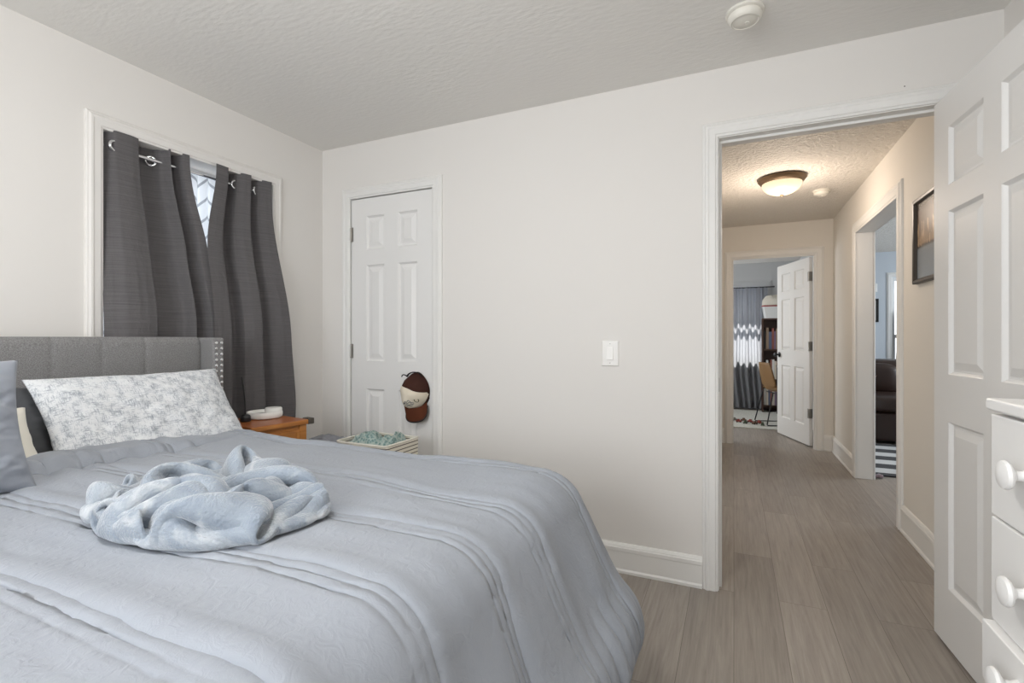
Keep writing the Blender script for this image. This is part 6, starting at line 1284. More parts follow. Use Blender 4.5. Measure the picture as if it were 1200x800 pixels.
        [7,4,-4,6,9,14,2,-3,-8,-7,-5,-3,-5,0,0,0,0,2,13,11,1,-4,-5,-4,-4,-2,-4,-4,0,8,15,15,4,-3,-4,-5,-5,-7,-4,-2,0,12,4,0,-4,-9,-12,-3,0,0,0,0,0,10,13,5,-3,-7,-3,-5,-3,2,6,9,8,7,5,4,-2,-12,-11,-14,-9,0,0,1],
        [7,12,-1,10,8,3,-4,-7,-8,-4,-6,-2,-1,0,0,0,0,0,4,11,11,2,-2,-4,-4,-2,-5,-6,-3,3,12,18,14,3,-3,-4,-3,-8,-5,-4,-4,8,1,-6,-9,-14,-1,0,0,0,0,0,0,1,14,12,1,-4,-7,-6,2,7,7,10,7,7,6,1,-8,-13,-15,-13,-9,0,0,0],
        [13,15,9,4,-1,-8,-5,-7,-4,-6,-3,0,0,0,0,0,0,0,0,5,10,10,5,-2,-1,-5,-6,-3,-4,-1,7,15,19,10,3,-2,-5,-5,-5,-5,-7,5,-12,-13,-12,-1,0,0,0,0,0,0,0,0,6,14,9,-1,-9,-1,6,8,9,8,8,8,3,-6,-13,-15,-16,-10,-8,0,0,0],
        [23,17,12,-2,-12,-12,-8,-3,-5,-3,0,0,0,0,0,0,0,0,0,0,3,11,10,6,0,-2,-5,-2,-6,0,1,13,17,17,9,1,-4,-6,-7,-6,-8,-10,-15,-17,0,0,0,0,0,0,0,0,0,0,0,11,14,5,-4,-2,9,12,8,9,8,6,-3,-13,-15,-16,-16,-10,-3,0,0,0],
        [28,16,10,1,-9,-17,-12,-7,-3,1,-1,0,0,0,0,0,0,0,0,0,0,2,11,10,6,2,-1,-3,-3,-3,0,10,15,19,14,6,-4,-6,-10,-11,-12,-15,-17,-10,0,0,0,0,0,0,0,0,0,0,0,3,13,14,-1,5,11,10,9,12,7,0,-11,-17,-13,-18,-13,-11,0,0,0,0],
        [31,10,6,3,-2,-11,-16,-12,-2,0,0,0,0,0,0,0,0,0,0,0,0,0,1,9,8,8,5,1,-4,-3,5,9,11,14,18,14,-4,-9,-15,-14,-17,-16,-13,-8,0,0,0,0,0,0,0,0,0,0,0,0,8,16,12,10,9,10,13,10,4,-10,-17,-14,-15,-15,-14,-7,0,0,0,0],
        [24,5,7,2,1,0,-9,-15,-8,0,0,0,0,1,1,2,2,1,1,1,-7,-2,0,0,5,9,9,5,4,-1,0,10,11,14,15,16,4,-17,-17,-18,-14,-16,-11,-8,0,0,0,0,0,0,0,0,0,0,0,0,6,13,18,15,11,12,12,9,-6,-15,-11,-13,-17,-17,-11,-6,0,0,0,0],
        [24,1,-2,-1,2,1,1,-1,-11,-7,0,0,1,8,3,1,4,1,2,-2,-8,-10,0,0,0,1,8,10,7,5,4,4,12,12,13,13,9,-18,-16,-17,-15,-15,-9,-8,0,0,0,0,0,0,0,0,0,0,0,0,6,12,17,16,14,15,11,-2,-10,-4,-13,-17,-15,-17,-9,-4,0,0,0,0],
        [19,-2,-4,-3,1,2,-1,3,7,-4,-11,0,5,6,11,4,6,-1,-3,-6,-13,-9,0,0,0,0,0,6,7,10,8,5,8,11,11,13,10,-6,-19,-18,-16,-16,-6,-8,0,0,0,0,0,0,0,0,0,0,0,0,6,12,15,18,15,14,2,-8,-2,-7,-9,-15,-17,-15,-7,-2,0,0,0,0],
        [16,-8,-1,0,0,0,0,3,7,6,0,-4,1,5,13,9,1,-1,-9,-13,-13,-5,0,0,0,0,0,0,1,7,8,11,8,8,13,10,8,5,-15,-18,-16,-15,-10,-5,0,0,0,0,0,0,0,1,1,-1,-1,0,5,9,16,17,16,8,-6,-6,-3,-5,-4,-13,-18,-12,-4,0,0,0,0,0],
        [12,-4,6,0,-1,0,2,4,4,9,2,1,-1,5,11,7,-2,-7,-14,-15,-11,-1,0,0,0,0,0,0,0,0,5,9,9,8,10,11,10,7,-6,-16,-15,-18,-11,-3,0,0,0,0,2,5,4,2,0,-4,-8,-1,2,11,15,19,11,2,-7,-9,-6,-1,-4,-5,-15,-13,0,0,0,0,0,0],
        [7,11,9,1,0,0,1,5,6,7,4,1,-2,4,10,1,-9,-14,-16,-12,-7,0,0,0,0,0,0,0,3,-2,-1,1,10,10,9,10,11,8,0,-11,-16,-17,-14,-1,0,0,0,5,6,6,4,1,-2,-4,-10,-6,1,10,16,16,11,-3,-5,-11,-3,-8,-9,-3,5,-9,-8,0,0,0,0,0],
        [7,14,13,9,4,-2,2,2,5,9,2,2,0,4,1,-10,-12,-16,-14,-10,-3,0,0,0,0,0,5,8,4,1,-5,-13,0,9,10,10,9,10,3,-4,-14,-17,-15,-1,0,0,6,8,8,6,3,-4,-5,-9,-10,-3,0,13,17,12,3,-3,-5,-4,-10,-12,-7,4,9,2,-9,-9,-1,0,0,0],
        [7,14,15,13,10,3,-1,-2,2,12,1,0,-2,-1,-4,-14,-12,-13,-11,-7,-3,0,0,0,0,8,8,8,2,7,-14,-19,0,0,8,11,10,8,5,-1,-9,-16,-15,-1,0,6,11,10,7,4,-3,-8,-9,-8,-10,0,2,14,16,10,5,-4,-9,-12,-13,-8,-1,6,8,11,0,-11,-8,-6,0,0],
        [7,12,16,13,14,6,5,2,-10,4,2,-1,-3,-2,-6,-12,-13,-11,-6,-1,-3,-2,-1,0,4,3,13,10,9,-2,-21,-18,-1,0,0,7,11,10,5,-1,-6,-15,-11,0,7,10,12,11,6,-5,-9,-12,-10,-9,-1,0,6,14,14,13,2,-11,-14,-13,-11,0,0,5,11,9,6,-3,-10,-9,-8,-1],
        [7,11,13,15,12,11,5,-3,-7,-9,-2,0,0,2,-2,-9,-12,-5,1,-2,-2,-3,-3,1,4,7,11,11,7,-12,-18,-15,-7,0,0,0,7,12,4,3,-11,-9,-4,6,10,10,12,7,-3,-9,-11,-13,-9,-2,0,3,8,16,13,9,-7,-14,-15,-9,-4,0,0,5,8,10,9,3,-2,-11,-11,-11],
        [7,11,11,13,11,12,4,0,-8,-11,-10,-6,0,4,2,1,-8,4,1,0,-1,-8,0,-1,6,9,11,9,-1,-13,-20,-13,-9,0,0,0,0,9,14,-2,-7,-4,2,7,11,10,9,-1,-10,-11,-12,-12,-3,0,2,7,10,16,16,-5,-15,-14,-11,-6,0,0,0,8,6,7,14,1,3,-6,-9,-14],
        [10,10,10,15,14,3,3,-5,-8,-11,-13,-7,-1,0,1,5,7,4,5,4,1,-4,-3,2,7,9,9,4,-6,-15,-17,-15,-11,0,0,0,0,0,16,9,-8,-1,5,10,10,10,2,-7,-14,-13,-12,-7,0,0,9,11,11,16,4,-16,-14,-13,-8,0,0,0,5,5,11,3,6,9,1,0,-6,-9],
        [18,10,8,10,11,4,-4,-6,-11,-10,-11,-7,-2,-1,1,1,7,8,13,8,5,5,-1,-2,10,8,5,-3,-10,-13,-17,-15,-12,0,0,0,0,0,7,17,4,-1,6,10,8,3,-5,-11,-15,-12,-11,0,0,11,8,13,13,3,-10,-13,-14,-11,0,0,0,7,5,3,10,7,-1,2,10,0,-5,-7],
        [29,8,5,10,2,-4,-5,-9,-7,-11,-10,-1,0,0,0,0,0,8,10,12,13,7,0,12,6,3,0,-6,-8,-11,-17,-18,-11,0,0,0,0,0,4,18,15,4,7,8,5,-9,-7,-16,-13,-12,-4,0,9,11,10,10,5,-8,-11,-13,-11,-2,0,5,6,5,5,1,10,8,0,1,2,-4,-8,-8],
        [39,6,0,0,-3,-7,-5,-3,-8,-12,0,0,0,0,0,0,0,0,9,9,14,13,14,9,2,0,-2,-4,-6,-12,-16,-17,-13,0,0,0,0,0,3,14,18,12,7,6,0,-12,-11,-15,-13,-9,0,0,12,10,12,6,-5,-11,-10,-7,-4,3,4,4,5,8,5,2,6,2,-2,-3,-4,-7,-5,-12],
        [46,-1,-4,-6,-8,-5,0,-3,-12,0,0,0,1,-1,0,0,0,0,0,8,9,18,15,12,2,-1,-2,0,-2,-14,-16,-16,-11,-2,0,0,0,0,2,14,18,14,8,3,-5,-9,-15,-14,-10,-6,0,0,7,12,13,3,-7,-11,-6,-2,1,7,6,5,4,6,2,1,-2,-2,-5,-6,-8,-8,-6,-4],
        [48,-7,-10,-10,-5,0,3,-12,0,0,0,0,0,0,0,0,0,0,0,5,6,15,9,13,7,0,7,1,-4,-12,-15,-18,-11,-3,0,0,0,0,0,12,17,16,10,2,-7,-12,-16,-10,-8,-4,0,0,0,10,12,10,-1,-9,-6,2,4,9,4,4,3,-1,1,-2,-8,-8,-7,-7,-7,-3,0,0],
        [40,-11,-11,-7,-4,0,0,0,8,1,-9,0,0,0,0,1,5,3,2,5,-8,2,7,13,9,6,4,11,-2,-9,-15,-18,-12,-4,0,0,0,0,0,10,15,16,11,2,-7,-13,-15,-8,-7,-4,0,0,0,1,10,11,9,0,-2,6,2,6,-2,-1,-1,-3,-4,-8,-7,-7,-5,-5,0,0,0,1],
        [27,-9,-10,-1,0,1,11,3,0,-5,-10,0,0,0,4,4,5,7,1,-8,-13,1,8,7,12,11,7,13,-1,-8,-13,-19,-11,-7,0,0,0,0,0,8,11,19,11,3,-8,-14,-11,-6,-2,-11,0,0,0,0,0,10,10,11,6,3,3,0,-3,-4,-5,-5,-9,-8,-6,-3,0,0,0,0,3,9],
        [17,-9,-1,0,2,12,8,0,-6,-9,-7,0,0,1,5,9,4,6,-4,-15,-6,0,2,5,9,11,12,12,5,-6,-11,-18,-12,-9,0,0,0,0,0,2,14,17,13,3,-4,-14,-10,1,-6,-10,-6,0,0,0,0,1,9,10,14,6,1,-4,-6,-9,-7,-6,-5,-4,0,0,0,0,0,0,10,7],
        [9,-2,0,1,12,12,3,-6,-9,-11,-2,0,0,5,5,7,8,-2,-11,-12,0,0,0,0,7,9,15,12,12,-2,-10,-17,-14,-11,-1,0,0,0,0,1,11,18,16,7,-2,-13,-6,-1,-6,-10,-6,-8,-1,0,0,0,6,10,14,3,-4,-8,-7,-6,-4,-4,0,0,0,0,0,0,0,1,9,4],
        [7,0,1,11,13,7,-3,-10,-9,-9,-1,0,0,6,7,7,3,-6,-15,-2,0,0,0,0,0,7,11,14,15,8,-8,-17,-16,-9,-5,0,0,0,0,0,10,16,17,11,0,-9,0,-8,-14,-9,-5,-2,-7,0,0,0,3,14,8,-7,-6,-5,-4,-3,0,0,0,0,0,0,0,1,3,3,1,2],
        [7,0,9,15,8,0,-9,-11,-9,-3,0,0,1,7,5,5,0,-12,-6,0,0,8,-1,-6,-1,1,10,10,13,15,5,-20,-16,-12,-6,0,0,0,0,0,7,15,18,11,4,-2,-5,-13,-11,-12,-10,-2,0,0,0,0,3,12,-5,-3,-4,-3,0,0,0,0,0,4,4,2,1,1,1,1,0,2],
        [7,5,15,9,2,-7,-9,-10,-5,0,0,0,0,6,2,7,-7,-8,0,0,7,7,0,-3,-11,0,4,9,13,13,13,-10,-18,-12,-8,-4,0,0,0,0,3,15,17,15,6,-3,-10,-12,-9,-10,-12,0,0,0,0,7,9,4,-12,-7,-1,0,0,0,0,0,0,1,7,4,2,5,2,0,0,1],
        [7,14,10,1,-4,-7,-6,-8,0,0,0,0,0,1,-1,7,-7,0,0,0,10,6,4,-1,-10,-9,0,5,13,13,11,4,-10,-16,-7,-11,-2,0,0,0,1,13,17,15,8,-8,-11,-15,-9,-9,-2,0,0,1,9,9,6,-11,-8,-6,0,0,0,0,0,0,0,0,7,4,3,7,0,2,1,-5],
        [15,10,-2,-3,-4,-5,-4,0,0,0,0,2,1,1,5,7,-6,-8,-2,0,6,8,7,5,-7,-9,-10,0,8,11,11,11,-1,-7,-14,-12,-7,0,0,0,0,12,18,17,-2,-12,-11,-13,-9,0,0,0,5,10,8,7,-4,-14,-7,-4,-1,0,0,0,0,0,0,1,7,10,5,3,-2,-2,-1,-11],
        [15,1,-3,-3,-2,-1,0,0,0,1,6,3,4,3,6,-2,-9,-6,-6,0,0,8,8,11,1,-8,-10,-10,0,8,10,11,5,-3,-12,-8,-11,0,0,0,0,10,17,16,-9,-10,-14,-10,0,0,3,7,8,9,4,0,-10,-8,-9,-4,0,0,0,0,0,0,0,8,3,8,6,9,-3,-5,-10,-15],
        [7,0,0,0,0,0,0,0,5,6,6,6,7,2,1,-15,-10,-3,-5,0,0,0,9,10,12,-1,-8,-12,-10,0,7,10,6,1,-1,-13,-10,0,0,0,0,13,18,5,-12,-12,-10,-2,5,4,6,9,7,4,0,-10,-10,-9,-6,0,0,0,0,0,0,0,8,5,8,12,3,2,-6,-12,-14,-6],
        [7,0,0,0,0,2,3,6,5,7,8,8,4,1,-7,-16,-12,-9,0,0,0,0,1,11,13,7,-1,-9,-12,-10,0,4,5,5,1,-4,-11,0,0,0,5,14,11,-8,-8,-14,1,7,6,9,4,9,2,-3,-6,-10,-10,-8,-1,0,0,0,0,0,3,8,8,8,8,7,-1,-4,-12,-15,-10,0],
        [13,0,1,3,2,3,5,5,7,6,10,4,3,-3,-7,-17,-15,-12,-1,0,0,0,0,5,11,10,8,-3,-11,-10,-10,0,0,1,1,6,-8,0,0,1,10,8,0,-8,-11,0,16,6,8,6,8,1,-4,-5,-11,-12,-6,-7,0,0,0,0,0,6,7,10,9,8,7,1,-4,-15,-15,-11,-3,0],
        [22,3,2,5,3,4,4,3,4,8,5,6,2,-4,-7,-17,-15,-12,-9,0,0,0,0,0,7,10,10,6,-3,-9,-11,-10,0,0,0,0,0,0,0,2,7,6,-6,-9,0,10,13,13,8,10,-1,-5,-11,-10,-11,-6,-6,-4,0,0,0,0,8,8,11,11,8,7,1,-6,-12,-17,-9,-8,-2,0],
        [41,3,3,0,3,1,0,5,2,5,6,5,4,-4,-11,-14,-12,-11,-14,-5,0,0,0,0,0,7,10,9,5,-3,-9,-9,-9,-1,0,0,0,0,0,1,-1,6,-6,0,6,13,15,14,14,2,-7,-14,-11,-10,-8,-5,0,-9,0,0,0,10,9,11,10,9,8,2,-5,-9,-17,-14,-6,-2,1,3],
        [56,1,1,-1,0,-3,-4,6,-1,7,2,12,5,-2,-10,-15,-14,-9,-9,-14,-1,0,0,0,0,0,6,8,9,4,-2,-7,-8,-3,-7,0,0,0,0,0,2,8,-9,8,9,13,12,14,8,-1,-5,-14,-11,-11,-10,1,-6,-8,0,2,9,9,12,10,11,8,3,-3,-11,-16,-12,-10,-2,1,1,3],
        [69,1,-9,-6,-3,-5,0,-1,1,5,9,11,9,1,-9,-15,-16,-9,-3,-11,-12,0,0,0,0,0,0,4,7,8,1,-1,-6,-8,-5,0,0,0,0,4,10,2,-5,7,9,11,11,5,-2,4,-1,-10,-9,-12,-11,-2,-8,-3,4,9,11,11,7,12,9,6,-2,-10,-14,-15,-10,-3,1,1,1,-3],
        [76,-8,-12,-8,-6,-7,0,0,3,8,15,9,12,1,-7,-14,-17,-12,-1,-3,-11,-11,0,0,0,0,0,0,1,5,6,-1,-2,-4,-5,0,0,0,7,11,3,-5,-1,6,11,6,5,1,-7,-1,4,1,-7,-9,-11,-6,-4,2,8,11,11,8,10,11,8,0,-9,-14,-15,-12,-6,3,3,1,-5,-8],
        [81,-12,-10,-15,-7,-10,-1,1,5,12,11,14,12,3,-5,-14,-16,-13,-2,3,-7,-12,-11,0,0,0,0,0,0,0,0,2,-2,0,0,0,0,10,8,3,-4,1,0,7,6,3,-2,-3,-6,-2,1,5,3,-2,-5,-14,2,9,9,7,8,9,13,10,2,-6,-11,-18,-13,-6,-1,4,0,-5,-9,-13],
        [83,-12,-13,-16,-13,-7,-2,3,8,12,14,16,9,4,-4,-13,-15,-16,-6,4,2,-9,-12,-10,0,0,0,0,0,0,0,0,0,0,0,2,11,8,0,-4,-2,-2,2,5,1,2,-6,-2,-3,-2,-1,1,6,6,2,-10,10,9,7,1,10,13,12,5,-2,-9,-17,-16,-7,-2,1,0,-5,-10,-13,-1],
        [72,-6,-11,-15,-14,-11,0,6,13,15,10,17,9,4,-3,-14,-14,-17,-10,-1,7,1,-9,-14,-8,0,0,0,0,0,0,0,0,0,2,11,8,-2,-3,-5,0,0,1,1,-2,-1,1,-3,-1,-2,-3,-2,0,5,11,13,7,2,3,7,11,14,9,2,-7,-15,-15,-8,-9,-1,-2,-8,-9,-9,-1,0],
        [55,-2,-6,-13,-14,-11,5,10,16,15,14,12,8,5,-9,-10,-14,-15,-15,-4,4,6,0,-10,-15,-5,0,0,0,0,0,0,0,4,11,7,-1,-6,-3,-4,-2,-3,-2,-1,0,2,-1,0,5,-2,-4,0,0,0,19,16,4,0,2,15,12,12,5,-3,-11,-15,-13,-8,-8,-4,-8,-8,-7,0,0,0],
        [39,-3,-5,-8,-16,0,12,15,13,13,15,13,7,-1,-6,-11,-13,-16,-16,-9,1,4,8,-1,-13,-15,0,0,0,0,0,4,5,8,6,-1,-6,-7,-5,-3,-1,0,0,0,0,0,0,0,1,0,-1,0,0,6,6,16,11,3,3,17,14,7,0,-7,-13,-13,-11,-10,-9,-10,-7,-3,0,0,0,1],
        [30,-6,-8,-9,0,7,13,14,12,16,12,10,6,-2,-4,-12,-12,-16,-15,-11,-6,5,6,2,-3,-15,-7,0,2,4,6,6,6,3,-6,-9,-5,-6,-1,0,0,0,0,0,0,0,0,0,0,0,0,2,10,1,-7,11,14,12,8,17,9,2,-3,-9,-11,-14,-12,-10,-11,-9,0,0,0,0,7,2],
        [21,-12,-2,0,8,9,12,11,15,16,11,6,0,-5,-4,-2,-15,-14,-15,-14,-8,0,1,3,-2,1,-14,4,11,9,4,4,6,-10,-12,-5,-8,-3,0,0,0,0,0,0,0,0,0,0,1,2,5,8,8,-8,-6,-1,12,14,19,9,4,1,-2,-6,-15,-13,-13,-10,-9,0,0,0,0,0,0,0],
        [7,0,0,9,9,8,12,11,16,12,5,1,-3,-7,2,-1,-6,-13,-16,-12,-10,-9,-2,-2,-4,0,7,17,8,6,4,2,-3,-11,-9,-7,-5,-8,-1,0,0,0,0,0,0,0,0,2,7,3,9,9,-1,-5,-12,-2,6,15,11,7,4,2,2,-7,-13,-15,-11,-6,-5,0,0,0,0,0,0,0],
        [7,0,10,9,6,8,13,14,11,2,-1,-1,-7,-5,5,4,-4,-7,-13,-14,-12,-10,-7,-1,0,5,12,18,12,6,4,-4,-7,-4,-9,-9,-7,-5,-3,-2,-3,-3,-1,0,0,0,1,8,8,10,9,4,-5,-8,-10,-4,8,-7,5,9,7,3,4,0,-11,-14,-7,1,-2,-7,-2,0,0,0,0,0],
        [7,12,8,5,8,12,10,6,-1,-2,0,-4,-3,0,0,4,-2,-2,-7,-10,-17,-14,-3,0,7,9,11,16,17,10,2,-1,-6,-11,-8,-7,-6,-6,-4,-1,-3,-3,-3,-6,-7,0,8,11,12,9,5,1,-7,-5,-8,-5,-11,-9,6,10,2,3,2,2,3,-8,-5,4,-6,-5,1,-8,-2,0,0,0],
        [18,9,5,8,13,6,-2,-6,-3,0,1,-3,-1,-1,0,1,-2,-4,-6,-6,-7,-13,6,7,7,6,10,14,17,15,6,-3,-6,-5,-12,-7,-8,-6,-1,-2,-3,-5,-2,-5,-8,-4,9,14,12,6,-2,3,-5,-6,-10,-16,-15,-1,0,6,3,-1,0,0,6,6,4,6,-7,-5,-3,-3,-4,-3,-5,0],
        [26,9,10,9,3,-8,-8,-5,-2,1,-2,-2,-1,-3,0,1,-1,-5,-5,-8,-2,6,13,6,3,4,11,15,9,14,10,3,-4,-7,-8,-5,-10,-8,-5,0,-1,-5,-3,-7,-14,6,9,15,12,3,-2,-1,-6,-11,-13,-17,-12,0,0,3,0,-2,-1,0,0,10,12,7,1,-1,-2,-1,-4,-6,-4,-3],
        [39,10,7,2,-9,-12,-9,-4,1,-3,-2,-2,-3,0,0,0,-2,-4,-2,0,1,16,10,4,2,6,11,10,3,9,12,9,1,-4,-7,-7,-6,-6,-7,-5,1,-8,-4,-8,-8,6,4,16,14,6,-1,-5,-11,-14,-15,-17,-8,0,0,0,0,0,0,0,0,0,11,13,8,4,3,1,-4,-4,-6,-6],
        [52,6,-1,-12,-10,-9,-5,1,-1,-4,1,-6,-5,0,0,0,0,0,0,0,7,15,11,1,3,11,11,-1,-4,7,12,11,5,0,-3,-6,-5,-7,-7,-4,-5,-7,-9,-12,-6,7,10,16,16,10,-2,-8,-16,-14,-18,-12,-7,0,0,0,0,0,0,0,0,0,0,13,13,10,4,7,1,-2,-3,-6],
        [54,1,-10,-11,-6,-5,0,-1,-2,0,-2,-5,-5,-1,0,0,0,0,0,0,11,14,9,4,8,13,3,-8,-8,3,10,12,9,4,-1,-4,-5,-5,-8,-6,-7,-10,-14,-11,0,7,12,15,19,12,1,-16,-16,-17,-15,-9,-6,0,0,0,0,0,1,0,-1,0,0,2,14,15,8,8,6,4,-1,-4],
        [45,-4,-6,-1,-5,1,0,-2,-1,-2,-1,-6,-2,0,-3,-3,-3,0,0,3,12,15,7,11,13,4,-8,-12,-9,4,6,12,11,7,1,-3,-4,-4,-5,-9,-11,-15,-11,-6,3,8,10,17,18,18,-10,-14,-16,-16,-14,-9,-4,0,0,0,0,2,6,1,-8,-1,0,0,8,12,15,9,10,8,3,1],
        [23,3,5,3,0,2,0,0,1,-2,-1,-4,-1,-6,-3,-3,-4,-6,1,10,12,11,13,15,4,-7,-10,-11,-10,0,5,13,10,8,2,-2,-1,-2,-5,-12,-13,-15,-8,-3,3,9,14,16,18,14,-7,-15,-16,-16,-13,-10,-2,0,0,0,0,9,1,2,-2,-7,-3,0,0,11,11,12,12,10,9,8],
        [11,0,4,6,6,7,3,3,2,-1,2,0,-2,-5,-3,-7,-5,-4,1,9,12,13,13,8,-2,-12,-11,-13,-9,0,3,11,11,10,8,1,-1,-3,-10,-15,-13,-11,-6,-4,9,12,14,15,15,6,-5,-12,-16,-17,-11,-10,0,0,0,0,1,11,5,-3,-1,-7,-5,-1,0,2,10,12,11,11,10,11],
        [7,0,0,0,7,7,6,7,6,3,4,1,1,-2,-2,-3,-10,-6,3,8,13,13,7,-1,-8,-12,-11,-12,-7,-4,3,6,12,11,10,7,2,-7,-12,-14,-9,-8,-9,0,5,14,16,14,9,5,-5,-11,-13,-16,-11,-7,0,0,0,0,0,11,9,-2,2,-3,-8,-9,0,0,3,10,12,11,12,9],
        [7,0,0,0,0,0,8,5,7,6,6,6,3,2,2,-4,-4,-5,-1,11,11,6,1,-7,-10,-10,-12,-10,-6,-4,4,5,10,9,17,8,-1,-11,-10,-8,-3,-11,-10,0,1,15,14,12,7,1,-1,-7,-13,-15,-11,-3,0,0,0,0,0,9,13,6,-1,-3,-10,-5,-9,0,0,4,9,12,11,9],
        [7,0,0,0,0,0,0,0,6,5,6,6,7,5,3,3,2,-2,2,3,10,-1,-5,-10,-9,-6,-13,-8,-4,0,0,1,6,7,15,14,-1,-8,0,-2,-8,-9,-12,-3,0,8,13,9,10,4,-3,-8,-12,-12,-9,0,0,0,0,0,1,11,13,9,-1,-4,-9,-9,-11,0,0,0,4,9,11,11],
        [8,4,2,-7,0,0,0,0,0,0,5,4,5,6,6,5,6,4,3,5,-1,-4,-8,-6,-11,-6,-9,-4,0,0,0,0,0,1,13,14,2,10,1,-2,-3,-13,-12,-10,-1,0,10,11,9,4,0,-7,-13,-7,-7,0,0,0,0,0,7,12,14,6,-1,-9,-13,-10,-6,0,0,0,0,3,10,12],
        [17,-10,0,0,0,0,0,0,0,0,0,0,3,4,4,6,5,7,6,4,-2,-7,-5,-6,-6,-2,-8,-3,0,0,0,0,0,0,0,13,13,9,6,2,-2,-8,-12,-10,-10,-1,0,8,9,7,-1,-2,-7,-11,-3,1,5,-6,0,2,13,15,11,3,-9,-13,-9,-10,-3,1,6,-4,-3,0,3,9],
        [26,-14,-5,0,0,0,0,0,0,0,0,0,0,0,1,4,4,6,7,7,3,-7,-4,-8,-3,-3,-6,-1,0,0,0,0,0,2,9,-6,7,12,10,5,3,-2,-8,-11,-11,-7,-3,0,5,6,0,1,-6,-5,3,5,-1,-8,0,13,12,14,4,-2,-11,-14,-10,-6,0,7,4,-2,0,-3,-6,1],
        [34,-16,-8,-3,0,0,0,0,0,0,0,0,0,0,0,0,0,3,5,9,8,2,-7,-7,-1,-4,-8,0,0,0,0,1,8,10,-8,-11,0,8,11,9,8,5,-1,-7,-11,-9,-8,-5,0,1,5,-1,-1,5,5,0,0,-11,7,8,15,9,-2,-7,-12,-10,-10,-1,0,1,6,3,2,-1,-3,-8],
        [40,-14,-13,-6,0,0,0,0,0,0,0,0,0,0,0,0,0,0,0,4,8,10,4,-7,-1,-7,-9,-1,-1,0,5,8,11,-4,-10,-3,-7,0,6,9,10,8,6,-1,-4,-8,-9,-10,-6,-1,4,2,5,7,2,-3,-9,-8,10,15,12,1,-5,-9,-11,-5,-8,0,0,0,1,4,0,0,2,-7],
        [47,-15,-14,-11,0,0,0,0,0,1,-1,0,0,0,0,0,0,0,0,0,1,12,9,1,-3,-5,-8,-3,1,4,10,10,0,-9,-10,-3,-2,-5,0,5,7,7,7,6,6,-6,-6,-9,-7,-6,4,5,6,4,-4,-10,-9,4,12,15,5,-3,-9,-9,-5,-9,-1,0,0,0,0,0,0,1,-1,1],
        [56,-16,-13,-14,-6,0,0,0,0,0,0,0,0,0,0,0,0,0,0,0,0,0,11,12,1,-10,-4,3,1,11,7,1,-7,-5,-9,-5,-6,-1,0,0,2,5,7,9,6,2,-1,-7,-5,-5,4,3,5,-4,-10,-11,0,11,13,8,-3,-8,-7,-5,-7,-2,0,0,0,0,0,0,0,0,0,6],
        [63,-14,-13,-16,-11,-2,0,0,0,0,0,0,0,0,0,0,0,0,0,0,0,0,0,12,11,-4,-6,7,12,6,0,-6,-9,-6,-2,-3,-5,-7,0,0,0,0,3,6,6,8,4,-3,-3,-4,4,3,-1,-11,-12,0,7,13,9,-3,-8,-7,-5,-5,-1,0,0,0,0,0,0,0,0,0,0,11],
        [70,-14,-12,-14,-14,-9,0,0,0,0,0,0,0,0,0,0,0,0,0,0,0,0,0,0,13,12,1,9,9,0,-6,-11,-8,-3,-4,-3,-4,-5,0,0,0,0,0,0,2,8,4,7,3,1,-1,-2,-10,-12,0,8,11,7,0,-9,-6,-5,-5,-1,0,1,-1,0,0,0,0,0,0,0,0,9],
        [77,-14,-11,-12,-14,-12,-7,0,0,0,0,0,0,0,0,0,0,0,0,0,0,0,0,0,4,17,14,13,2,-6,-8,-7,-8,-3,-5,-6,-5,-2,0,0,0,0,0,0,0,0,1,7,10,2,-2,-8,-10,0,8,11,8,-1,-6,-7,-4,-1,-8,0,0,0,0,0,0,0,0,0,0,0,0,0],
    ],
]
q_ = np.cumsum(np.array(BLANKET_STEPS, float).transpose(1, 2, 0), axis=1) / 1000.0
for _ in range(1):      # even out the millimetre rounding
    for ax_ in (0, 1):
        qm = np.moveaxis(q_, ax_, 0)
        qm[1:-1] = 0.25 * qm[:-2] + 0.5 * qm[1:-1] + 0.25 * qm[2:]
vd_ = np.array([1.17, -0.77]) / math.hypot(1.17, 0.77)
rt_ = np.array([0.77, 1.17]) / math.hypot(1.17, 0.77)
bu, bv = q_[..., :2] @ rt_, q_[..., :2] @ vd_
BL_U, BL_V, BL_Z, BL_C = 0.96, 1.0, 1.08, (-1.10, 0.745)
Bp = np.zeros_like(q_)
Bp[..., :2] = bu[..., None] * BL_U * rt_ + bv[..., None] * BL_V * vd_
# it lies on the comforter: follow its surface
topP = Pt[(D < 0.02)]
def comf_z(x, y):
    d2 = (topP[:, 0] - x) ** 2 + (topP[:, 1] - y) ** 2
    k = np.argpartition(d2, 60)[:60]
    return float(topP[k, 2].mean())
gx = np.linspace(-0.42, 0.42, 15)
HZ_ = np.array([[comf_z(BL_C[0] + x, BL_C[1] + y) for y in gx] for x in gx])
fi = np.clip((Bp[..., 0] + 0.42) / 0.06, 0, 13.999)
fj = np.clip((Bp[..., 1] + 0.42) / 0.06, 0, 13.999)
i0, j0 = fi.astype(int), fj.astype(int)
fi, fj = fi - i0, fj - j0
Bp[..., 2] = q_[..., 2] * BL_Z + (HZ_[i0, j0] * (1 - fi) * (1 - fj) + HZ_[i0 + 1, j0] * fi * (1 - fj) + HZ_[i0, j0 + 1] * (1 - fi) * fj + HZ_[i0 + 1, j0 + 1] * fi * fj) + 0.026 - 0.70
blk = G().grid(Bp).build('throw_blanket', M['blanket'], smooth='all', weld=False, loc=(BL_C[0], BL_C[1], 0.70))
sd = blk.modifiers.new('thick', 'SOLIDIFY')
sd.thickness = 0.0115
sd.offset = 0
sd = blk.modifiers.new('soft', 'SUBSURF')
sd.levels = 1
sd.render_levels = 2
tag(blk, 'crumpled pale blue plush throw blanket heaped on the comforter', 'blanket')


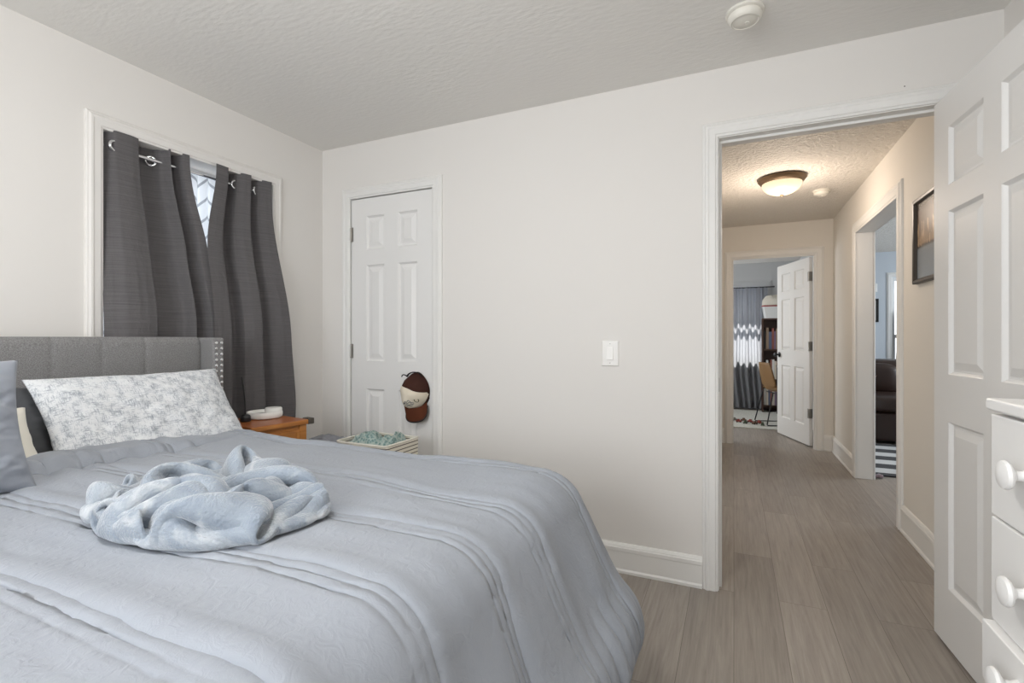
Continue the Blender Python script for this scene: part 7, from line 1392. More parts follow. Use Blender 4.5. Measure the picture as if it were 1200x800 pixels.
# ------------------------------------------------------------------ window curtains of the bedroom
def fold_line(keys, u):
    ky = np.array([k[0] for k in keys])
    kx = np.array([k[1] for k in keys])
    seg = np.concatenate([[0], np.cumsum(np.hypot(np.diff(ky), np.diff(kx)))])
    seg /= seg[-1]
    i = np.clip(np.searchsorted(seg, u, side='right') - 1, 0, len(keys) - 2)
    f = (u - seg[i]) / (seg[i + 1] - seg[i] + 1e-9)
    fs = f * f * (3 - 2 * f)
    return ky[i] + (ky[i + 1] - ky[i]) * f, kx[i] + (kx[i + 1] - kx[i]) * fs


def curtain_panel(name, keys, left, right, zt, zb, basex, m, seed, lab, nu=150, nv=130, soft=0.35, along='Y', amp_lo=1.05, top_scallop=0.006):
    """keys: top fold line (pos along wall, depth); left/right: functions of z for the side edges"""
    u = np.linspace(0, 1, nu)
    yk, xk = fold_line(keys, u)
    k = np.array([0.25, 0.5, 0.25])
    for _ in range(2):
        xk[1:-1] = np.convolve(xk, k, 'same')[1:-1]
    y0, y1 = keys[0][0], keys[-1][0]
    un = (yk - y0) / (y1 - y0)
    z = np.linspace(zt, zb, nv)
    Pc = np.zeros((nv, nu, 3))
    for i, zz in enumerate(z):
        f = (zt - zz) / (zt - zb)
        l, r = left(zz), right(zz)
        wav = 0.012 * f ** 0.7 * vn(un * 6 + seed, f * 3.0 + np.zeros(nu), seed)
        yv = l + (r - l) * (un + 0.05 * f * vn(un * 3, f * 2 + np.zeros(nu), seed + 4) * np.sin(PI * un))
        amp = 1.0 - (1 - amp_lo) * f
        xv = basex(zz) + 1.25 * xk * amp + wav + 0.004 * f * vn(un * 22, f * 9 + np.zeros(nu), seed + 9)
        zo = zz + (top_scallop * np.sign(xk) * min(1, abs(1 - f)) if i == 0 else 0)
        if along == 'Y':
            Pc[i] = np.stack([xv, yv, np.zeros(nu) + zo], -1)
        else:
            Pc[i] = np.stack([yv, -xv, np.zeros(nu) + zo], -1)
    o = G().grid(Pc).build(name, m, smooth='all', fix=False)
    return tag(o, lab, 'curtain')


bx = lambda z: -2.487 + 0.088 * float(sstep(1.9, 1.15, z))
kL = [(1.196, -0.03), (1.208, 0.01), (1.235, 0.034), (1.29, 0.036), (1.325, 0.03), (1.337, -0.025), (1.375, -0.034), (1.415, -0.024), (1.438, 0.0), (1.462, 0.034), (1.472, -0.02), (1.495, -0.032), (1.512, 0.0), (1.522, 0.032), (1.55, 0.036)]
cl = curtain_panel('curtain', kL, lambda z: 1.196 - 0.012 * float(sstep(1.9, 1.0, z)), lambda z: 1.548 + 0.070 * float(sstep(2.03, 1.56, z)) + 0.03 * float(sstep(1.56, 1.2, z)), 2.050, 0.42, bx, M['curtain'], 3, 'dark grey grommet curtain drawn on the headboard side of the bedroom window', top_scallop=0.0)
kR = [(1.676, 0.036), (1.70, 0.036), (1.745, 0.034), (1.762, 0.0), (1.772, -0.03), (1.80, -0.03), (1.815, 0.012), (1.85, 0.03), (1.88, 0.034), (1.897, -0.01), (1.905, -0.028), (1.925, -0.02), (1.945, 0.012), (1.985, 0.028), (2.012, 0.034)]
cr = curtain_panel('curtain', kR, lambda z: 1.676 - 0.071 * float(sstep(2.03, 1.56, z)), lambda z: 2.012 + 0.055 * float(sstep(2.0, 1.1, z)) + 0.035 * float(sstep(1.2, 0.7, z)), 2.050, 0.42, lambda z: bx(z) + 0.012, M['curtain'], 8, 'dark grey grommet curtain hanging beside the oak nightstand', top_scallop=0.0)
for c_, y, dx, rz in ((cl, 1.232, 0.033, 0.25), (cl, 1.409, -0.024, -0.6), (cr, 1.815, 0.012, -0.2), (cr, 1.94, 0.012, 0.35)):
    ax = Vector((math.cos(rz), math.sin(rz), 0))
    g = G().torus((-2.487 + dx, y, 1.985), ax, 0.0205, 0.0062)
    g.build('grommet', M['chrome'], c_, smooth=True)
rod = G().lathe([(0.0, 0), (0.0115, 0), (0.0115, 0.012), (0.0075, 0.014), (0.0075, WY1 - WY0 - 0.014), (0.0115, WY1 - WY0 - 0.012), (0.0115, WY1 - WY0), (0, WY1 - WY0)], (-2.487, WY0, 1.985), (0, 1, 0), 16).build('curtain_rod', M['chrome'], smooth=True)
tag(rod, 'chrome tension rod carrying the dark grey curtains inside the window opening', 'curtain rod')
ks = [(1.205 + 0.0275 * k, 0.011 * (-1) ** k) for k in range(31)]
sh = curtain_panel('sheer_curtain', ks, lambda z: 1.205, lambda z: 2.03, 2.012, 0.90, lambda z: -2.552, M['sheer'], 5, 'white sheer curtain with grey trellis print showing between dark curtains', nu=220, nv=50, amp_lo=0.9, top_scallop=0)

# ------------------------------------------------------------------ nightstand and what stands on it
NZ = 0.735
nst = thing('nightstand', 'orange oak nightstand standing between the bed and closet door', 'nightstand', (-1.985, 1.862, 0), math.radians(-8))
# local: origin under the front far corner of the top, -x to the wall, -y to the bed
W_, DP = 0.30, 0.335
g = G().box(-DP, 0, -W_, 0, NZ - 0.022, NZ)
g.build('top', M['oaktop'], nst, bevel=0.004)
g = G().box(-0.032, 0.0015, -W_, 0.0, NZ - 0.024, NZ - 0.001)
g.build('top_edge', M['oak'], nst, bevel=0.003)
g = G().box(-0.048, 0.004, -0.004, 0.030, NZ - 0.026, NZ + 0.004)
g.build('corner_cap', M['slate'], nst, bevel=0.003)['label'] = 'dark corner cap'
for lx, ly in ((-0.045, -0.045), (-0.045, -W_ + 0.005), (-DP + 0.01, -0.045), (-DP + 0.01, -W_ + 0.005)):
    G().box(lx, lx + 0.035, ly, ly + 0.04, 0, NZ - 0.022).build('leg', M['oak'], nst, bevel=0.003)
G().box(-DP + 0.02, -0.016, -W_ + 0.02, -0.014, 0.30, NZ - 0.022).build('case', M['oak'], nst, bevel=0.002)
dwr = G().box(-0.018, -0.008, -W_ + 0.05, -0.05, NZ - 0.165, NZ - 0.045)
dwr.box(-0.010, -0.004, -W_ + 0.05, -0.05, NZ - 0.060, NZ - 0.045)
dwr.box(-0.010, -0.004, -W_ + 0.05, -0.05, NZ - 0.165, NZ - 0.150)
dwr.box(-0.010, -0.004, -W_ + 0.05, -W_ + 0.065, NZ - 0.15, NZ - 0.06)
dwr.box(-0.010, -0.004, -0.065, -0.05, NZ - 0.15, NZ - 0.06)
dwr = dwr.build('drawer', M['oak'], nst, weld=False)
G().lathe([(0, 0), (0.006, 0), (0.006, 0.012), (0.013, 0.018), (0.012, 0.024), (0, 0.027)], (-0.006, -W_ / 2, NZ - 0.105), (1, 0, 0), 16).build('drawer_knob', M['black'], dwr, smooth=True)
G().box(-DP + 0.02, -0.02, -W_ + 0.02, -0.02, 0.10, 0.118).build('shelf', M['oak'], nst)

dish = thing('dish', 'white round plastic dish on the back of the oak nightstand', 'dish', (-2.232, 1.80, NZ))
G().lathe([(0, 0), (0.074, 0), (0.084, 0.005), (0.088, 0.016), (0.087, 0.030), (0.083, 0.0345), (0.078, 0.033), (0.076, 0.022), (0.0, 0.020)], n=48).build('bowl', M['whiteplastic'], dish, smooth=True)
G().lathe([(0, 0.020), (0.038, 0.020), (0.042, 0.026), (0.042, 0.044), (0.038, 0.049), (0, 0.050)], (0.012, 0.046, 0), n=32).build('disc', M['whiteplastic'], dish, smooth=True)
bt = thing('rod_stand', 'small black round base with a thin upright rod on the nightstand', 'stand', (-2.21, 1.675, NZ))
G().lathe([(0, 0), (0.021, 0), (0.024, 0.004), (0.024, 0.024), (0.020, 0.032), (0.009, 0.037), (0, 0.037)], n=24).build('base', M['blackplastic'], bt, smooth=True)
G().tube([(0, 0, 0.03), (-0.004, 0.0, 0.1), (-0.012, -0.002, 0.17), (-0.022, -0.004, 0.22)], 0.004, 8).build('rod', M['blackplastic'], bt, smooth=True)

# ------------------------------------------------------------------ hamper, its cloth and the grey bag
HX0, HX1, HY0, HY1, HZ = -1.86, -1.53, 1.92, 2.19, 0.62
hm = thing('laundry_hamper', 'cream fabric hamper with thin dark stripes below the hanging cap', 'hamper', ((HX0 + HX1) / 2, (HY0 + HY1) / 2, 0))
hw, hd = (HX1 - HX0) / 2, (HY1 - HY0) / 2
g = G()


def rrect(a, b, r, z, n=5):
    out = []
    for cx, cy, a0 in ((a - r, b - r, 0), (-a + r, b - r, 90), (-a + r, -b + r, 180), (a - r, -b + r, 270)):
        for k in range(n + 1):
            q = math.radians(a0 + 90 * k / n)
            out.append((cx + r * math.cos(q), cy + r * math.sin(q), z))
    return out


rings = [rrect(hw - 0.012, hd - 0.012, 0.02, 0.0)]
for k in range(1, 9):
    z = HZ * k / 8
    bl = 0.012 * math.sin(PI * k / 8)
    rings.append([(x * 1.0 + 0.004 * math.sin(9 * y + z * 8), y + 0.004 * math.sin(8 * x + z * 7), z_ - (0.012 * math.sin(PI * (x / hw + 1) / 2) if k == 8 else 0)) for x, y, z_ in rrect(hw - 0.012 + 0.012 * k / 8 + bl * 0.4, hd - 0.012 + 0.012 * k / 8 + bl * 0.4, 0.02, z)])
rings.append([(x * 0.965, y * 0.96, z) for x, y, z in rings[-1]])
rings.append([(x * 0.95, y * 0.95, 0.30) for x, y, z in rings[-1]])
g.loft(rings)
g.build('body', M['stripe'], hm, smooth=True)
g = G().tube([(x * 0.985, y * 0.985, z + 0.002) for x, y, z in rings[8]] + [(rings[8][0][0] * 0.985, rings[8][0][1] * 0.985, rings[8][0][2] + 0.002)], 0.0055, 8)
g.build('rim', M['cream'], hm, smooth=True)


def crumple(name, m, w_, d_, h, seed, loc, lab, cat, n=70, rough=1.0, zb=0.0):
    """a soft heaped cloth: closed dome with deep noise folds"""
    u = np.linspace(0, 1, n)
    a = np.linspace(0, 2 * PI, n + 1)
    U, A = np.meshgrid(u, a, indexing='ij')
    cx, cy = np.cos(A), np.sin(A)
    sq = 1 / (np.abs(cx) ** 5 + np.abs(cy) ** 5) ** 0.2
    r = np.sin(U * PI / 2) ** 0.8 * sq
    x = r * cx * w_ / 2
    y = r * cy * d_ / 2
    rid = 1 - np.abs(fbm(x * 13 + seed, y * 13, seed, 3))
    zt = h * (np.cos(U * PI / 2) ** 0.5) * (0.62 + 0.38 * rid * rough + 0.16 * vn(x * 7, y * 7, seed + 3))
    Pc = np.stack([x, y, zt], -1)
    Pb = np.stack([x * 0.97, y * 0.97, np.full_like(x, zb)], -1)
    g = G().grid(Pc).grid(Pb[::-1])
    # join the two skins along the rim
    g.grid(np.stack([Pc[-1], Pb[-1]], 0))
    o = g.build(name, m, smooth='all')
    o.location = loc
    return tag(o, lab, cat)


crumple('folded_cloth', M['teal'], 0.27, 0.22, 0.155, 4, (-1.70, 2.055, 0.525), 'pale teal printed cloth lying in the striped hamper', 'cloth', zb=-0.20)
cl2 = crumple('laundry_bag', M['greybag'], 0.32, 0.25, 0.15, 9, (-2.04, 2.065, 0.50), 'soft grey fabric laundry bag between nightstand and striped hamper', 'bag', rough=0.4, zb=-0.50)

# ------------------------------------------------------------------ cap on the closet door's knob
cap = thing('baseball_cap', 'brown and cream baseball cap hanging on the closet door knob', 'cap', (-1.708, YB - 0.030, 0.838))
tilt = Matrix.Rotation(math.radians(-3), 4, 'Y')


def cap_pt(u, v, n):
    p = tilt @ Vector((u, 0, v))
    return (p.x, -n + 0.028, p.z)


def crown_pt(a, b):
    """a: angle round the crown in the door plane, b: 0 rim .. 1 top of the dome"""
    ru, rv = 0.083, 0.102
    k = math.cos(b * PI / 2) ** 0.75
    rr = 1.0
    if math.sin(a) > 0:
        rv = 0.112
        ru = 0.083 - 0.02 * math.sin(a) ** 2
    u, v = ru * k * math.cos(a), rv * k * math.sin(a)
    dent = 0.008 * math.sin(3 * a + 1.2) * math.sin(b * PI)
    return cap_pt(u, v - 0.018 * b, 0.118 * math.sin(b * PI / 2) + dent)


def crown_mesh(a0, a1, n, k, off=0.0, b0=0.0):
    g = G()
    rows = []
    for j in range(k + 1):
        b = b0 + (1 - b0) * j / k
        rows.append([crown_pt(a0 + (a1 - a0) * i / n, min(b, 0.985)) for i in range(n + 1)])
    A = np.array(rows)
    if off:
        nn = normals(A)
        c = A.reshape(-1, 3).mean(0)
        sgn = np.sign(((A - c) * nn).sum())
        A = A + nn * off * sgn
    return g.grid(A)


g = crown_mesh(0, 2 * PI, 64, 20)
g.v = [(p[0], p[1] + 0.005 * abs(float(fbm(p[0] * 30 + 5, p[2] * 30, 63))) * (p[1] < 0.0), p[2]) for p in g.v]
g.add([crown_pt(2 * PI * i / 24, 0.985) for i in range(24)], [tuple(range(24))])
o = g.build('crown', M['capbrown'], cap, smooth='all')
o.modifiers.new('t', 'SOLIDIFY').thickness = 0.002
# cream front panel: lower front of the crown
def crown_uv(u, v, off=0.0):
    """point on the crown above the door-plane position (u, v)"""
    b_ = 0.0
    for _ in range(8):
        a_ = math.atan2((v + 0.018 * b_) / 0.102, u / 0.083)
        rv_ = 0.112 if math.sin(a_) > 0 else 0.102
        k_ = min(1.0, math.hypot(u / 0.083, (v + 0.018 * b_) / rv_))
        b_ = math.acos(k_ ** (1 / 0.75)) * 2 / PI
    n_ = 0.118 * math.sin(b_ * PI / 2) + 0.008 * math.sin(3 * a_ + 1.2) * math.sin(b_ * PI)
    return cap_pt(u * (1 + off * 6), v - off * 0.3, n_ + off)


g = G()
rows = []
for i in range(41):
    q = (i / 40 * 2 - 1) * 0.985
    u_ = 0.083 * q
    lo = -0.102 * math.sqrt(1 - q * q) * 0.985
    hi = 0.040 - 0.42 * max(0.0, u_ + 0.03) - 0.9 * max(0.0, -0.03 - u_)
    hi = max(lo + 0.002, hi)
    rows.append([crown_uv(u_, lo + (hi - lo) * j / 24, 0.0035) for j in range(25)])
g.grid(np.array(rows))
fp = g.build('front_panel', M['capcream'], cap, smooth='all')
fp['label'] = 'cream front panel'
# bill
g = G()
rows = []
for j in range(15):
    f = j / 14
    row = []
    for i in range(25):
        q = i / 24 * 2 - 1
        ang = q * 0.5 * PI
        ue = 0.078 * math.sin(ang)
        v_in = -0.064 - 0.030 * math.cos(ang)
        v_out = -0.085 - 0.092 * (max(0, 1 - q * q)) ** 0.42
        ue2 = ue * (1 - 0.06 * f)
        n_in = 0.034 + 0.045 * math.cos(ang) - 0.0
        n_out = 0.022 + 0.040 * (1 - q * q)
        row.append(cap_pt(ue2 + 0.004, v_in + (v_out - v_in) * f, n_in + (n_out - n_in) * f))
    rows.append(row)
g.grid(np.array(rows))
o = g.build('bill', M['capbill'], cap, smooth='all')
o.modifiers.new('t', 'SOLIDIFY').thickness = 0.004
o['label'] = 'curved brown bill'
# dark edge of the bill
edge = [rows[-1][i] for i in range(0, 25)]
G().tube(edge, 0.0045, 8).build('bill_edge', M['capblack'], cap, smooth=True)
# strap with loose end
st = [cap_pt(-0.052, 0.088, 0.03), cap_pt(-0.030, 0.103, 0.042), cap_pt(0.0, 0.112, 0.045), cap_pt(0.035, 0.106, 0.036), cap_pt(0.052, 0.085, 0.025)]
G().tube([tuple(q) for q in catmull(st, 6)], 0.007, 8, 0.5).build('strap', M['capblack'], cap, smooth=True)
st = [cap_pt(-0.030, 0.088, 0.055), cap_pt(-0.050, 0.098, 0.055), cap_pt(-0.068, 0.098, 0.050), cap_pt(-0.080, 0.088, 0.046)]
G().tube([tuple(q) for q in catmull(st, 6)], 0.0035, 8).build('strap_end', M['capblack'], cap, smooth=True)
# brown piping between the panels
G().tube([crown_pt(1.40 * PI + 0.47 * PI * (2 * i / 30 - 1), 0.0) for i in range(31)], 0.003, 6).build('piping', M['capblack'], cap, smooth=True)
# emblem: a grey mountain over waves, and a small letter U
g = G()
eo = lambda x, y: crown_uv(x * 0.9 + 0.012, y * 0.9 - 0.012, 0.0055)
for P_ in ([(-0.034, -0.058), (-0.020, -0.040), (-0.012, -0.047), (0.000, -0.034), (0.012, -0.046), (0.026, -0.054)],
           [(-0.028, -0.056), (-0.018, -0.050), (-0.008, -0.055), (0.002, -0.047), (0.014, -0.054)],
           [(-0.026, -0.064), (-0.014, -0.060), (-0.002, -0.065), (0.010, -0.060), (0.020, -0.063)],
           [(-0.020, -0.072), (-0.008, -0.068), (0.004, -0.072), (0.014, -0.069)]):
    g.tube([eo(*q) for q in catmull(P_, 5)], 0.0028, 6, 0.5)
g.build('emblem', M['emblem'], fp, smooth=True)
g = G()
g.tube([eo(*q) for q in catmull([(0.036, -0.030), (0.035, -0.040), (0.039, -0.048), (0.046, -0.048), (0.051, -0.040), (0.052, -0.030)], 5)], 0.0030, 6, 0.5)
g.build('letter', M['emblemgreen'], fp, smooth=True)

# ------------------------------------------------------------------ wall switch, detectors, lamps
sw = thing('light_switch', 'white rocker light switch on the wall between closet door and doorway', 'light switch', (-0.560, YB, 1.074))
g = G()
rings = []
for e, y in ((0.0, 0.0), (0.0, -0.003), (0.004, -0.0062), (0.006, -0.0066)):
    rings.append([(-0.043 + e, y, -0.064 + e), (0.043 - e, y, -0.064 + e), (0.043 - e, y, 0.064 - e), (-0.043 + e, y, 0.064 - e)])
g.loft(rings)
g.build('plate', M['switch'], sw)
g = G()
g.add([(-0.0155, -0.0066, -0.032), (0.0155, -0.0066, -0.032), (0.0155, -0.0066, 0.032), (-0.0155, -0.0066, 0.032),
       (-0.0155, -0.0125, -0.031), (0.0155, -0.0125, -0.031), (0.0155, -0.0082, 0.0315), (-0.0155, -0.0082, 0.0315)],
      [(0, 1, 5, 4), (1, 2, 6, 5), (2, 3, 7, 6), (3, 0, 4, 7), (4, 5, 6, 7)])
g.build('rocker', M['switch'], sw)
for z in (0.0475, -0.0475):
    G().lathe([(0, 0), (0.0028, 0), (0.0024, 0.001), (0, 0.0012)], (0, -0.0064, z), (0, -1, 0), 10).build('screw', M['nickel'], sw, smooth=True)
nh = G().lathe([(0, 0), (0.0026, 0), (0.002, 0.0015), (0, 0.002)], (0.620, YB, 2.153), (0, -1, 0), 10).build('nail', M['slate'])
tag(nh, 'small dark nail in the wall above the doorway', 'nail')


def detector(loc, lab, r=0.067):
    t_ = thing('smoke_detector', lab, 'smoke detector', loc, 0, None)
    G().lathe([(0, 0), (r, 0), (r, -0.008), (r - 0.004, -0.011), (r - 0.008, -0.012), (0, -0.012)], n=48).build('base', M['detector'], t_, smooth=True)
    G().lathe([(0, -0.012), (r - 0.010, -0.012), (r - 0.010, -0.014), (r - 0.007, -0.016), (r - 0.008, -0.028), (r - 0.016, -0.037), (r - 0.020, -0.0385), (r - 0.022, -0.036), (r - 0.030, -0.036), (r - 0.034, -0.039), (0, -0.040)], n=48).build('cover', M['detector'], t_, smooth=True)
    G().lathe([(0, -0.0395), (0.010, -0.0395), (0.009, -0.042), (0, -0.0425)], (0.008, 0.006, 0), n=16).build('test_button', M['detector'], t_, smooth=True)
    return t_


detector((0.038, 2.045, ZC), 'white round smoke detector on the bedroom ceiling')
detector((0.655, 4.72, ZH), 'white round smoke detector on the hall ceiling beside the lamp', 0.062)


def dome_lamp(loc, lab, bowl, R=0.165):
    t_ = thing('ceiling_lamp', lab, 'ceiling lamp', loc)
    G().lathe([(0, 0), (R * 0.90, 0), (R, -0.008), (R * 1.0, -0.016), (R * 0.94, -0.030), (R * 0.87, -0.042), (R * 0.84, -0.044), (0, -0.044)], n=64).build('rim', M['bronze'], t_, smooth=True)
    pr = [(0, -0.044)] + [(R * 0.82 * math.cos(a), -0.046 - 0.084 * math.sin(a)) for a in np.linspace(0, PI / 2 - 0.02, 14)] + [(0, -0.130)]
    G().lathe(pr, n=64).build('glass_bowl', bowl, t_, smooth='all')
    G().lathe([(0, -0.128), (0.010, -0.129), (0.012, -0.134), (0.007, -0.141), (0, -0.143)], n=20).build('finial', M['bronze'], t_, smooth=True)
    return t_


dome_lamp((0.33, 4.22, ZH), 'lit dome lamp with bronze rim on the hall ceiling', M['bowl'])
dome_lamp((-0.75, 0.35, ZC), 'added unseen dome fixture with bronze rim on the bedroom ceiling', M['bowl_added'])  # unseen fixture, added above the bedroom fill lights

# ------------------------------------------------------------------ chest of drawers by the open door
DXF, DYF, DZT = 0.459, 1.262, 1.034
DYN = 0.40
dz0 = 0.10
dr_ = thing('chest_of_drawers', 'white chest of drawers with round knobs beside the open door', 'chest of drawers', (0.0, 0.0, 0.0))
dr_.location = (0.69, 0.83, 0)
lx, ly = 0.69, 0.83
g = G().box(DXF - 0.011 - lx, XR - 0.03 - lx, DYN - 0.006 - ly, DYF - 0.006 - ly, DZT - 0.023, DZT)
g.build('top', M['dresser'], dr_, bevel=0.005, seg=3)
g = G().box(DXF + 0.016 - lx, XR - 0.035 - lx, DYN - ly, DYF - 0.002 - ly, 0.06, DZT - 0.023)
g.build('carcass', M['dresser'], dr_, bevel=0.002)
zz2 = [(0.8075, 1.003), (0.604, 0.8035), (0.484, 0.600), (0.284, 0.480), (0.07, 0.280)]
kn0 = None
for i, (za, zb) in enumerate(zz2):
    pull = 0.014 if i == 2 else 0.0
    d_ = G().box(DXF - pull - lx, DXF + 0.016 - lx, DYN + 0.003 - ly, DYF - ly, za, zb).build('drawer', M['dresser'], dr_, bevel=0.0025)
    for y in (1.125, DYN + 0.137):
        if kn0 is None:
            kn0 = G().lathe([(0, 0), (0.0125, 0), (0.011, 0.004), (0.0085, 0.010), (0.0085, 0.018), (0.013, 0.022), (0.0235, 0.027), (0.0255, 0.031), (0.0235, 0.036), (0.014, 0.0395), (0, 0.041)], (0, 0, 0), (-1, 0, 0), 36).build('knob', M['dresser'], d_, smooth=True)
            k_ = kn0
        else:
            k_ = kn0.copy()
            COL.objects.link(k_)
            k_.parent = d_
        k_.location = (DXF - pull - lx, y - ly, (za + zb) / 2 + 0.008)
for ya in (DYN - ly, DYF - 0.06 - ly):
    for xa in (DXF + 0.02 - lx, XR - 0.09 - lx):
        G().box(xa, xa + 0.05, ya, ya + 0.058, 0, 0.06).build('foot', M['dresser'], dr_)

# ------------------------------------------------------------------ picture on the hall wall
m = M['photo'] = mat('print_city', lin(120, 105, 90), 0.25)
sx = N(m, 'ShaderNodeSeparateXYZ')
L(m, coords(m), sx.inputs[0])
vv = coords(m, (1, 60, 9))
nz = N(m, 'ShaderNodeTexNoise', Scale=1.0, Detail=3.0)
L(m, vv, nz.inputs['Vector'])
base = ramp(m, mth('MULTIPLY_ADD', sx.outputs['Z'], 2.6, 0.5), [(0.0, lin(150, 158, 166)), (0.38, lin(140, 146, 152)), (0.42, lin(84, 74, 70)), (0.46, lin(160, 132, 104)), (0.66, lin(128, 106, 86)), (1.0, lin(96, 82, 68))])
streak = mth('GREATER_THAN', nz.outputs[0], 0.60)
band_ = mth('MULTIPLY', mth('GREATER_THAN', sx.outputs['Z'], -0.03), mth('LESS_THAN', sx.outputs['Z'], 0.10))
mxs = N(m, 'ShaderNodeMix', data_type='RGBA')
L(m, mth('MULTIPLY', streak, band_), mxs.inputs[0])
L(m, base, mxs.inputs[6])
mxs.inputs[7].default_value = lin(214, 184, 150)
L(m, mxs.outputs[2], P(m).inputs['Base Color'])
M['frame'] = mat('frame_dark', lin(62, 54, 46), 0.35)
pic = thing('framed_picture', 'dark framed picture on the hall wall just past the open door', 'picture', (XR, 3.17, 1.672))
g = G()
hw, hh = 0.205, 0.228
rings = []
for k in range(5):
    rg = []
    for o_, p in ((0, 0), (0, 0.022), (0.006, 0.026), (0.018, 0.024), (0.026, 0.012), (0.026, 0.0)):
        a = ((-hw + o_, -hh + o_), (hw - o_, -hh + o_), (hw - o_, hh - o_), (-hw + o_, hh - o_), (-hw + o_, -hh + o_))[k]
        rg.append((-p, a[0], a[1]))
    rings.append(rg)
g.loft(rings, caps=False)
g.build('frame', M['frame'], pic)
G().box(-0.008, -0.002, -hw + 0.02, hw - 0.02, -hh + 0.02, hh - 0.02).build('print', M['photo'], pic)

# ------------------------------------------------------------------ study beyond the hall
M['rugpale'] = cloth('pale_rug', lin(196, 196, 188), weave=60, strength=0.6, dist=0.01, colvar=0.12)
rug = G().box(-1.1, 0.86, 6.93, 8.60, 0.0, 0.014).build('area_rug', M['rugpale'], bevel=0.004)
tag(rug, 'pale rug on the floor of the room at the end of the hall', 'rug')
kf = [(-0.62 + 0.042 * k, (0.040 if k % 2 else -0.040) * (0.7 + 0.3 * math.sin(k * 1.7))) for k in range(27)]
fc = curtain_panel('curtain', kf, lambda z: -0.62, lambda z: 0.49 + 0.05 * float(sstep(0.7, 0.05, z)), 1.955, 0.03, lambda z: -(YS - 0.085) + 0.03 * float(sstep(0.5, 0.1, z)), M['farcurtain'], 6, 'grey sunlit curtain over the window in the room beyond the hall', nu=260, nv=90, along='X', amp_lo=0.95, top_scallop=0)
fr_ = G().lathe([(0, 0), (0.016, 0), (0.009, 0.01), (0.009, 1.27), (0.016, 1.28), (0, 1.29)], (-0.70, YS - 0.087, 1.962), (1, 0, 0), 14).build('curtain_rod', M['black'], smooth=True)
tag(fr_, 'black curtain rod over the sunlit grey curtain', 'curtain rod')

# bookcase with books
M['darkwood'] = mat('dark_wood', lin(74, 52, 42), 0.5)
bc = thing('bookcase', 'dark wooden bookcase full of books beside the sunlit curtain', 'bookcase', (0.65, 8.62, 0))
bx0, bx1, by0, by1 = -0.255, 0.245, -0.16, 0.07
SHZ = [0.10, 0.50, 0.96, 1.43]
for xa in (bx0, bx1 - 0.02):
    G().box(xa, xa + 0.02, by0, by1, 0, 1.45).build('side_panel', M['darkwood'], bc)
for z in SHZ:
    G().box(bx0 + 0.02, bx1 - 0.02, by0, by1 - 0.01, z, z + 0.022).build('shelf', M['darkwood'], bc)
G().box(bx0 + 0.02, bx1 - 0.02, by1 - 0.01, by1, 0.02, 1.45).build('back_panel', M['darkwood'], bc)
random.seed(11)
BC = [((196, 190, 180), 'pale grey'), ((138, 84, 74), 'red'), ((88, 98, 122), 'blue'), ((214, 205, 190), 'cream'), ((62, 58, 58), 'black'), ((150, 130, 112), 'tan'), ((206, 198, 192), 'ivory'), ((224, 224, 222), 'white'), ((122, 104, 128), 'purple')]
mats = {}
rows_ = [('bottom', 0.122, 0.27), ('middle', 0.522, 0.30), ('upper', 0.982, 0.33)]
for ri, (rn, z0, hm_) in enumerate(rows_):
    x = bx0 + 0.024
    k = 0
    prev = None
    while x < bx1 - 0.06:
        wd = random.uniform(0.022, 0.040)
        hh_ = hm_ * random.uniform(0.80, 1.0)
        c, cn = random.choice([q for q in BC if q[1] != prev])
        if cn not in mats:
            mats[cn] = mat('book_' + cn.replace(' ', '_'), lin(*c), 0.6)
        bk = G()
        ya = by0 + 0.03
        bk.box(0, 0.003, 0, 0.17, 0, hh_)
        bk.box(wd - 0.003, wd, 0, 0.17, 0, hh_)
        bk.box(0, wd, -0.002, 0.004, 0, hh_)
        bo = bk.build('book', mats[cn], weld=False)
        bo.location = (0.65 + x, 8.62 + ya, z0)
        G().box(0.003, wd - 0.003, 0.004, 0.165, 0.004, hh_ - 0.004).build('pages', M['cream'], bo)
        pl = 'beside the curtain' if k == 0 else ('after a %s one' % prev)
        tag(bo, '%s book on the %s bookcase shelf, %s from the curtain side' % (cn, rn, ['first', 'second', 'third', 'fourth', 'fifth', 'sixth', 'seventh', 'eighth', 'ninth', 'tenth', 'eleventh', 'twelfth', 'thirteenth', 'fourteenth', 'fifteenth', 'sixteenth', 'seventeenth', 'eighteenth', 'nineteenth', 'twentieth'][k]), 'book', 'books on the %s shelf of the bookcase' % rn)
        prev = cn
        k += 1
        x += wd + 0.0015
# storage bin and folded linen on top
M['binwhite'] = mat('bin_plastic', lin(222, 224, 224), 0.35)
M['binred'] = mat('bin_red', lin(150, 48, 48), 0.4)
bn = thing('storage_bin', 'white plastic storage bin with red rim on top of the bookcase', 'storage bin', (0.63, 8.565, 1.453))
G().loft([rrect(0.20, 0.10, 0.03, 0.0), rrect(0.225, 0.115, 0.03, 0.165), rrect(0.23, 0.12, 0.03, 0.167), rrect(0.23, 0.12, 0.03, 0.18)]).build('tub', M['binwhite'], bn, smooth=True)
G().loft([rrect(0.235, 0.125, 0.03, 0.18), rrect(0.235, 0.125, 0.03, 0.197)]).build('lid', M['binred'], bn, smooth=True)['label'] = 'red lid'
crumple('folded_linen', M['cream'], 0.44, 0.24, 0.17, 15, (0.62, 8.565, 1.651), 'heap of pale linen on the storage bin above the books', 'linen', rough=1.2)

